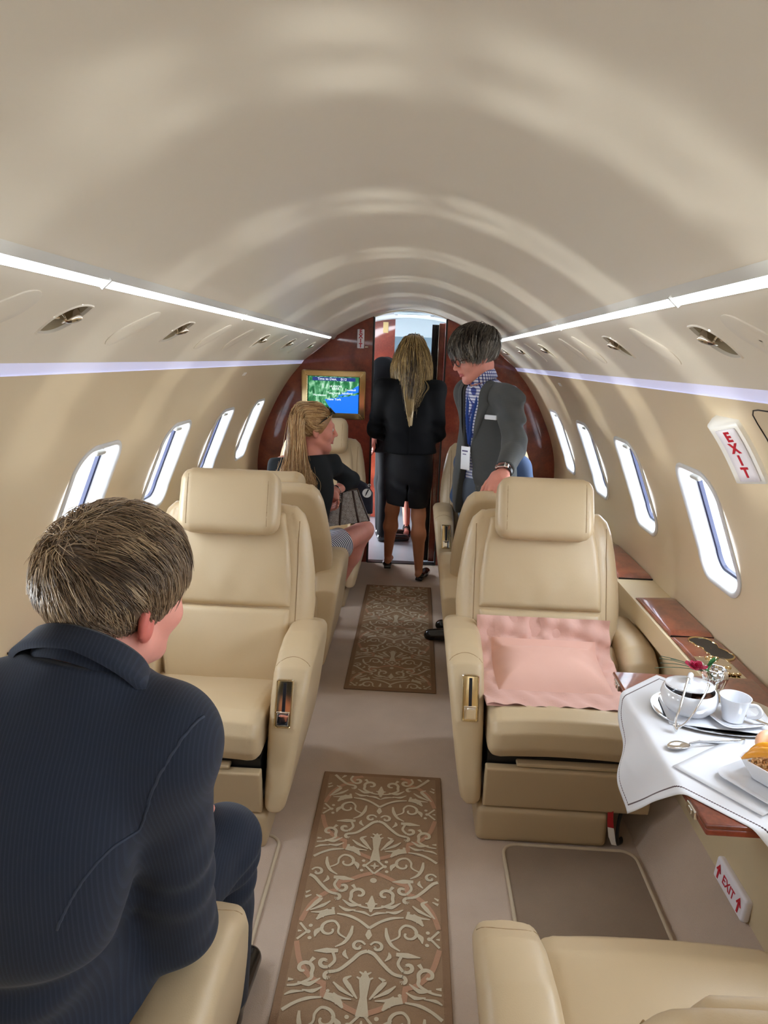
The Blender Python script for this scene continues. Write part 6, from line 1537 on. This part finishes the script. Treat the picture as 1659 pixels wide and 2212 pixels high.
mb = MB(); g = [squarish(dc, .165, .135, pa, ZD+h, k) for k, h in ((.05, .0), (.66, .0), (.70, .001), (1.0, .046), (1.0, .048), (.965, .048), (.67, .006), (.05, .005))]; mb.grid(np.array(g), closed_v=True); o = mb.build('fruit_dish', 'china'); setp(o, 'deep square white dish of fruit and granola', 'dish')
def at_d(a, b, h): return np.array([dc[0]+a*math.cos(pa)-b*math.sin(pa), dc[1]+a*math.sin(pa)+b*math.cos(pa), ZD+h])
rng = np.random.RandomState(4)
mb = MB(); mb.add([tuple(at_d(a, b, .036)) for a, b in rrect(.136, .108, .03, 4)], [list(range(20))])
for i in range(420):
    a, b = rng.uniform(-.064, .064), rng.uniform(-.050, .050); T = np.eye(4); T[:3, :3] = np.array(Matrix.Rotation(rng.rand()*6, 3, Vector(rng.normal(size=3).tolist()))); T[:3, 3] = at_d(a, b, .037+.006*rng.rand()+.008*math.exp(-(a*a+b*b)/.001)); mb.rbox((0, 0, 0), (.008, .005, .0025), .0012, T=T, n=1)
o = mb.build('granola', 'granola', sharp=None); setp(o, 'loose granola flakes filling the square white dish', 'granola', kind='stuff')
def wedge(name, a, b, h, L, r, ang, tilt, m, label, cat):
    P = [np.array([L*(k-.5), 0, .35*L*(1-(2*k-1)**2)]) for k in np.linspace(0, 1, 12)]; Rz = np.array(Matrix.Rotation(ang, 3, 'Z')@Matrix.Rotation(tilt, 3, 'X')); P = [at_d(a, b, h)+Rz@p for p in P]
    mb = MB(); mb.tube(P, [max(.0012, r*math.sin(PI*k)**.6) for k in np.linspace(0.02, .98, 12)], 10, flat=.75); o = mb.build(name, m, sharp=None); setp(o, label, cat)
wedge('melon_slice', -.062, .004, .052, .105, .012, -.45, .3, 'melon', 'orange melon slice hanging over the left corner of the fruit dish', 'melon slice')
wedge('melon_slice', -.020, .030, .052, .055, .013, -.2, .3, 'melon', 'smaller orange melon piece behind the first slice in the fruit dish', 'melon slice')
wedge('mango_slice', -.040, .022, .056, .075, .012, -.40, .2, 'mango', 'bright yellow mango slice behind the overhanging melon slice', 'mango slice')
wedge('mango_slice', .012, -.020, .050, .045, .012, 1.9, .3, 'mango', 'yellow mango piece at the near side of the fruit dish', 'mango slice')
wedge('grapefruit_slice', .0, .035, .062, .075, .020, .2, -1.2, 'grapefruit', 'pale pink grapefruit wedge standing up at the back of the fruit dish', 'grapefruit slice')
# bud vase with rose behind the bowl
va = thing('bud_vase', 'small cut-crystal bud vase behind the sugar bowl', 'vase', (.930, 1.868, ZT))
mb = MB(); pr = [(.0005, .0), (.020, .0), (.024, .004), (.022, .02), (.030, .045), (.034, .060), (.030, .075), (.027, .080), (.026, .080), (.028, .070), (.026, .05), (.0005, .03)]
g = []; n = 40; a = np.linspace(0, 2*PI, n, endpoint=False); f = 1+.06*np.cos(a*10)
for r, z in pr: g.append([(.930+r*k*math.cos(t), 1.868+r*k*math.sin(t), ZT+z) for t, k in zip(a, f)])
mb.grid(np.array(g), closed_v=True); mb.build('body', 'crystal', va, sharp=30)
ro = thing('rose', 'deep pink rose in the crystal vase behind the sugar bowl', 'flower', (.875, 1.845, ZT+.075)); fc = np.array([.862, 1.838, ZT+.098])
for ring, (nn, r0, tilt, hh) in enumerate(((3, .006, .1, .022), (4, .013, .35, .022), (5, .021, .7, .018))):
    for i in range(nn):
        t0 = i*2*PI/nn+ring*.5; g = []
        for u in np.linspace(0, 1, 6): g.append([fc+np.array([(r0*(.35+.65*u)+tilt*.012*u*u)*math.cos(t0+s*(1.1/ (1+.25*ring))*(math.sin(PI*(.25+.6*u)))), (r0*(.35+.65*u)+tilt*.012*u*u)*math.sin(t0+s*(1.1/(1+.25*ring))*math.sin(PI*(.25+.6*u))), hh*u-.010-.004*tilt*u*u-.004*s*s*u]) for s in np.linspace(-1, 1, 7)])
        mb = MB(); mb.grid(np.array(g)); mb.build('petal', 'rose', ro, sharp=None)
mb = MB(); mb.tube(bez([fc-np.array([0, 0, .008]), (.90, 1.855, ZT+.080), (.930, 1.868, ZT+.045)], 6), .002, 6); mb.build('stem', 'leaf', ro, sharp=None)
def leafblade(nm, p0, p1, w, m, parent):
    p0, p1 = np.array(p0), np.array(p1); d = p1-p0; s = np.cross(d, (0, .3, 1)); s /= np.linalg.norm(s); mb = MB(); mb.grid(np.array([[p0+d*u+s*w*v*math.sin(PI*(.08+.9*u))+np.array([0, 0, .006*math.sin(PI*u)+abs(v)*.002]) for v in (-1, 0, 1)] for u in np.linspace(0, 1, 7)])); mb.build(nm, m, parent, sharp=None)
leafblade('leaf', (.905, 1.86, ZT+.078), (.915, 1.85, ZT+.120), .010, 'leaf', ro); leafblade('leaf', (.89, 1.85, ZT+.08), (.932, 1.862, ZT+.112), .010, 'leaf', ro)
sp = thing('fern_sprig', 'thin grey-green fern sprig sticking out left of the pink rose', 'sprig', (.89, 1.86, ZT+.08))
for e in ((.775, 1.875, .118), (.785, 1.89, .098), (.80, 1.86, .124), (.79, 1.905, .112), (.76, 1.86, .095)): leafblade('blade', (.895, 1.862, ZT+.072), (e[0], e[1], ZT+e[2]-.02), .0018, 'grass_leaf', sp)

# ------------------------------------------------------------------ pink pillow on the right seat
pw = thing('pillow', 'pink pillow with damask border on the right front seat', 'pillow', (.595, 2.35, .50))
def pil(u, v):   # u across, v from the bottom edge up
    path = bez([(.085, .478), (.20, .492), (.33, .505), (.415, .535), (.445, .60), (.468, .655)], 10); d = arc(path); s = v*d[-1]; y = np.interp(s, d, path[:, 0]); z = np.interp(s, d, path[:, 1])
    w0, w1 = -.235, .258; x = w0+(w1-w0)*u+.012*math.sin(v*5)*(u-.5)
    return np.array([.585+x-.010*v+.02*v*(u-.5), 2.12+y, z])
nu, nv = 64, 52; top = np.zeros((nu+1, nv+1, 3)); P0 = np.zeros_like(top); H = np.zeros((nu+1, nv+1)); MI = np.zeros((nu+1, nv+1), int)
for i in range(nu+1):
    for k in range(nv+1):
        u, v = i/nu, k/nv; P0[i, k] = pil(u, v); a = min(u, 1-u)*.48; b = min(v, 1-v)*.40; e = min(a-.050, b-.062)
        if e > 0: H[i, k] = .060*(1-math.exp(-(e/.045)**1.3))*(1+.10*math.sin(u*9+v*4)); MI[i, k] = 1
        H[i, k] += (.006*math.sin(u*38+6*math.sin(v*5))+.005*math.sin(v*33+u*12))*(1. if e <= 0 else .12)*(1.2 if v > .8 else .7)+.006
        if v > .8 and u > .72: H[i, k] += .018*math.sin((u-.72)/.28*PI)*((v-.8)/.2)
        if v > .84 and .38 < u < .5: H[i, k] -= .010*math.sin((u-.38)/.12*PI)
g1 = np.gradient(P0, axis=0); g2 = np.gradient(P0, axis=1); N = np.cross(g1, g2); N /= np.maximum(np.linalg.norm(N, axis=2, keepdims=True), 1e-9)
if N[nu//2, nv//2][2] < 0: N = -N
Vt = P0+N*H[..., None]; mb = MB(); nn = nv+1; Fs = {0: [], 1: []}
for i in range(nu):
    for k in range(nv): Fs[int(MI[i:i+2, k:k+2].min())].append((i*nn+k, (i+1)*nn+k, (i+1)*nn+k+1, i*nn+k+1))
V = Vt.reshape(-1, 3); Vb = (P0-N*.002).reshape(-1, 3)
for key, nm, m_ in ((1, 'pillow_body', 'pink_cotton'), (0, 'border', 'pink_damask')):
    f = Fs[key]; used = np.unique(np.array(f)); mp = {a: b for b, a in enumerate(used)}; vs = V[used]; fs = [[mp[a] for a in q] for q in f]
    if key == 0: fs += [[mp[a]+len(used) for a in q][::-1] for q in f]; vs = np.vstack([vs, Vb[used]])
    mk(nm, vs, fs, m_, pw, sharp=None)

# ------------------------------------------------------------------ far bulkhead fittings
YW = YB
mon = thing('wall_screen', 'gold framed wall screen with a moving map on the left far wood panel', 'screen', (-.56, YW, 1.30))
def ringframe(x0, x1, z0, z1, w, y0, y1):
    o_ = [(x, z) for x, z in rrect(x1-x0, z1-z0, .010, 5)]; c = ((x0+x1)/2, (z0+z1)/2); q = []
    for ins, y in ((0, y1), (0, y0+.006), (.006, y0), (w-.004, y0), (w, y0+.004), (w, y1)): q.append([(c[0]+x, y, c[1]+z) for x, z in rrect(x1-x0-2*ins, z1-z0-2*ins, max(.003, .012-ins*.3), 5)])
    return np.array(q)
mb = MB(); mb.grid(ringframe(-.800, -.318, 1.121, 1.482, .046, YW-.022, YW), closed_v=True); mb.build('frame', 'gold_plate', mon)
mb = MB(); mb.grid(ringframe(-.756, -.362, 1.150, 1.452, .006, YW-.020, YW), closed_v=True); mb.build('inner_bezel', 'black_plastic', mon)
sx0, sx1, sz0, sz1 = -.750, -.368, 1.156, 1.446; ys = YW-.014
scr = mk('display', [(sx0, ys, sz0), (sx1, ys, sz0), (sx1, ys, sz1), (sx0, ys, sz1)], [(0, 1, 2, 3)], 'screen_map', mon, smooth=False, uv=[(0, 0), (1, 0), (1, 1), (0, 1)])
sw, shh = sx1-sx0, sz1-sz0
def SP(u, v): return (sx0+u*sw, ys-.0012, sz1-v*shh)
mb = MB(); mb.box((sx0+.085*sw, ys-.0010, sz1-.145*shh), (sx0+.93*sw, ys-.0004, sz1-.055*shh)); mb.build('banner', 'screen_navy', scr, smooth=False)
XF, ZF = (1, 0, 0), (0, 0, 1)
def fr(u, v): return frame(SP(u, v), XF, ZF)
for tx, u, v, s_ in (('Time to Dest.', .375, .10, .026), ('0:12', .70, .10, .026), ('HUDSON', .545, .285, .022), ('RIVER', .545, .350, .022), ('Trumbull', .835, .365, .022), ('Teterboro', .505, .455, .022), ('Stamford', .77, .455, .022), ('Morristown', .235, .515, .021), ('New York', .52, .615, .024)):
    text_mesh(tx, s_, 'screen_text', scr, fr(u, v), .0002, 'map_label')
mb = MB(); T = fr(.50, .495); mb.rbox((0, 0, 0), (.014, .0025, .0006), .0002, T=T, n=1); mb.rbox((0, .001, 0), (.0025, .014, .0006), .0002, T=T, n=1); mb.build('aircraft_symbol', 'screen_text', scr)
ex = thing('exit_sign', 'small white upright EXIT sign with red letters on the far wood panel', 'sign', (-.363, YW, 1.72))
mb = MB(); mb.rbox((-.363, YW-.007, 1.718), (.052, .014, .138), .006); mb.build('plate', 'sign_face', ex)
for ch_, z in zip('EXIT', (1.768, 1.735, 1.702, 1.669)): text_mesh(ch_, .042, 'red_letters', ex, frame((-.363, YW-.0145, z), XF, ZF), .0006, 'letter', bold=.0012)
mb = MB(); mb.rbox((-.318, YW-.004, 1.660), (.024, .008, .010), .003); o = mb.build('wall_hook', 'chrome'); setp(o, 'tiny chrome hook beside the EXIT sign on the far panel', 'hook')

# ------------------------------------------------------------------ right wall fittings
fw = chart(WALL, WS, 1)
sA, sB = np.interp(-1.478, -WALL[:, 1], WS), np.interp(-1.342, -WALL[:, 1], WS)
es = thing('exit_sign', 'white wedge-shaped EXIT sign with red letters on the right wall above the window', 'sign', tuple(fw(np.array([(sA+sB)/2]), 1.80)[0]))
def wp(s, Y, h): return fw(np.array([s]), Y, h)[0]
n0, n1, ridge = 1.748, 1.880, 1.846; hr = .042
def sec(s, ins=0.): return [wp(s, n0+ins, -.002), wp(s, n0+ins, .010), wp(s, ridge-.012, hr-.002), wp(s, ridge, hr), wp(s, ridge+.012, hr-.006), wp(s, n1-ins, .012), wp(s, n1-ins, -.002)]
g = [sec(sA)]+[sec(s) for s in np.linspace(sA, sB, 8)]+[sec(sB)]
mb = MB(); mb.grid(np.array(g)); mb.add(g[0], [list(range(7))]); mb.add(g[-1], [list(range(7))[::-1]]); fixn(mb.build('housing', 'white_plastic', es, sharp=30))
def facep(s, k, off=0.): a, b = wp(s, n0, .010), wp(s, ridge-.012, hr-.002); n = np.cross(b-a, wp(s+.01, n0, .010)-a); n /= np.linalg.norm(n); n = n if n[1] < 0 else -n; return a+(b-a)*k+n*off
g = [[facep(s, k, .003) for k in (.14, .3, .5, .7, .86)] for s in np.linspace(sA+.014, sB-.008, 8)]; mb = MB(); mb.grid(np.array(g)); o = mb.build('face', 'sign_face', es); s_ = o.modifiers.new('thick', 'SOLIDIFY'); s_.thickness = .003; s_.offset = 0
for ch_, f in zip('EXIT', (.17, .39, .61, .83)):
    s = sA+.010+(sB-sA-.016)*f; c = facep(s, .5, .0052); up = facep(s-.01, .5)-facep(s+.01, .5); rt = facep(s, .2)-facep(s, .8); text_mesh(ch_, .039, 'red_letters', es, frame(c, rt, up), .0006, 'letter', bold=.0014)
mb = MB(); P = [wp(.020, y, .0005) for y in (1.10, 1.3, 1.5, 1.60)]+[wp(.024, 1.628, .0005), wp(.036, 1.645, .0005)]+[wp(s, 1.650, .0005) for s in (.06, .10, .15, .19)]; mb.tube(P, .0017, 6); setp(mb.build('trim_hatch_seam', 'dark_edge', sharp=None), kind='structure')
em = thing('exit_marker', 'low white floor-level EXIT marker with two red arrows on the right lower wall', 'sign', (1.008, 1.745, .205))
mb = MB(); TM = frame((1.006, 1.745, .203), (0, -1, 0), (.10, 0, 1)); mb.rbox((0, 0, 0), (.185, .068, .024), .009, T=TM); mb.build('plate', 'sign_face', em)
text_mesh('EXIT', .036, 'red_letters', em, TM@np.array(Matrix.Translation((0, -.002, .0124))), .0006, 'lettering', bold=.0004)
for sx in (-1, 1):
    mb = MB(); T = TM@np.array(Matrix.Translation((sx*.064, -.002, .0124))); mb.box((-.004, -.020, 0), (.004, .010, .0012), T=T); mb.add([(-.015, .002, .0006), (0, .024, .0006), (.015, .002, .0006), (.009, .000, .0006), (0, .013, .0006), (-.009, .0, .0006)], [(0, 5, 4, 1), (1, 4, 3, 2)], T=T); mb.build('arrow', 'red_letters', em, smooth=False)

# ------------------------------------------------------------------ things on the seated woman's lap
hb = thing('handbag', "grey-brown monogram canvas handbag with dark leather trim on the seated woman's lap", 'handbag', (-.30, 3.93, .70))
bx = np.array([.96, .22, .13]); bx /= np.linalg.norm(bx); bz = np.array([-.05, -.12, 1.]); bz -= bx*(bz@bx); bz /= np.linalg.norm(bz); by = np.cross(bz, bx); bo = np.array([-.300, 3.895, .690])
def BP(x, y, z): return bo+bx*x+by*y+bz*z
def f_bag(P):
    q = (P-bo)@np.stack([bx, by, bz], 1); x, y, z = q.T; k = np.clip(z/.175, 0, 1); hw = .125-.062*k; hd = .062-.048*k; xs = x-.018*k
    d = np.maximum(np.maximum(np.abs(xs)-hw, np.abs(y)-hd), np.maximum(z-.175, -z)); a, b_ = np.maximum(np.abs(xs)-hw+.02, 0), np.maximum(np.abs(y)-hd+.012, 0)
    d = np.where((a > 0) & (b_ > 0), np.maximum(d, np.hypot(a/.02, b_/.012)*.012-.012), d)
    return d*.9+.002*wob(P, 60, 2.)
V, Fc = nets(f_bag, bo+np.array([-.2, -.12, -.06]), bo+np.array([.2, .14, .24]), .005); mk('body', V, Fc, 'bag_canvas', hb, sharp=None)
mb = MB(); mb.tube([BP(.018-.062-.004, 0, .176), BP(.018+.062+.004, 0, .176)], .007, 8); mb.build('zip_band', 'bag_trim', hb)
for x0 in (-.045, .062):
    P = [BP(x0*(1-.45*k)+.018*k, -(.064-.048*k), .175*k) for k in np.linspace(0, 1, 8)]; mb = MB(); mb.tube(P, .006, 6, flat=.4); mb.build('strap', 'bag_trim', hb, sharp=None)
for e in (-1, 1): P = [BP(e*(.125-.062*k)+.018*k, -(.060-.048*k), .175*k) for k in np.linspace(0, 1, 8)]; mb = MB(); mb.tube(P, .0045, 6); mb.build('piping', 'bag_trim', hb, sharp=None)
for yy in (-1, 1): mb = MB(); mb.tube(bez([BP(-.030, yy*.012, .172), BP(-.055, yy*.03, .215), BP(-.100, yy*.04, .215), BP(-.11, yy*.05, .16)], 7), .006, 8); mb.build('handle', 'bag_trim', hb, sharp=None)
mb = MB(); mb.lathe([(.008, -.004), (.013, 0), (.008, .004)], n=16, T=frame(BP(-.028, -.03, .160), bx, bz)); mb.rbox(BP(-.026, -.034, .135), (.016, .008, .026), .003); mb.build('clasp', 'steel', hb)
tt = thing('tote_bag', 'dark navy bag with a round white emblem standing behind the monogram handbag', 'bag', (-.22, 4.02, .72))
def f_tote(P):
    q = P-np.array([-.215, 4.015, .80]); x, y, z = q.T; d2 = poly2(x, z, [(-.125, .09), (-.055, .12), (.02, .085), (.055, .03), (.058, -.09), (-.09, -.09)]); return extr(d2, np.abs(y)-.030, .018)+.003*wob(P, 30, 1.)
V, Fc = nets(f_tote, (-.37, 3.96, .68), (-.12, 4.07, .95), .006); to = mk('body', V, Fc, 'navy_fabric', tt, sharp=None)
mb = MB(); T = frame((-.192, 3.983, .835), XF, ZF); mb.add([(.026*math.cos(t), .026*math.sin(t), .001) for t in np.linspace(0, 2*PI, 22, endpoint=False)], [list(range(22))], T=T); em_ = mb.build('emblem', 'badge_white', to, smooth=False)
mb = MB(); mb.add([(.006, .024, .002), (.012, .020, .002), (-.004, -.012, .002), (-.010, -.020, .002), (-.006, .0, .002)], [(0, 1, 2, 3, 4)], T=T); mb.build('slash', 'navy_fabric', em_, smooth=False)
mb = MB(); T2 = frame((-.180, 3.983, .880), XF, ZF); mb.tube([(T2@np.array([.010*(1-.07*k)*math.cos(k*.62), .010*(1-.07*k)*math.sin(k*.62), .001, 1]))[:3] for k in range(13)], .0016, 5); mb.build('scroll_mark', 'badge_white', to, sharp=None)
mb = MB(); mb.tube(bez([(-.335, 3.985, .90), (-.31, 3.975, .915), (-.27, 3.98, .922)], 6), .018, 10, flat=.6); mb.build('lining', 'royal_blue', tt, sharp=None)
mb = MB(); T = frame((-.435, 3.70, .885), (.75, -.2, -.62), (.2, 1, 0)); mb.rbox((0, 0, 0), (.075, .040, .010), .004, T=T); ph = mb.build('body', 'white_plastic', thing('mobile_phone', "white mobile phone held in the seated woman's hand", 'phone', (-.435, 3.70, .885)))
mb = MB(); mb.rbox((0, 0, .0052), (.062, .034, .001), .0004, T=T, n=1); mb.build('screen', 'black_plastic', ph.parent)
mb = MB(); mb.rbox((-.355, 3.76, .805), (.065, .035, .028), .012); o = mb.build('pouch', 'black_plastic', sharp=None); setp(o, "small glossy black pouch cupped in the seated woman's lower hand", 'pouch')
# ------------------------------------------------------------------ view
SC.view_settings.view_transform = 'Standard'; SC.view_settings.look = 'None'; SC.view_settings.gamma = 1.0; SC.view_settings.use_curve_mapping = False
SC.view_settings.exposure = 0.50
SC.cycles.use_denoising = True
SC.cycles.max_bounces = 10; SC.cycles.diffuse_bounces = 6; SC.cycles.glossy_bounces = 4; SC.cycles.transparent_max_bounces = 12; SC.cycles.transmission_bounces = 6
SC.cycles.sample_clamp_indirect = 8.0; SC.cycles.caustics_reflective = False; SC.cycles.caustics_refractive = False
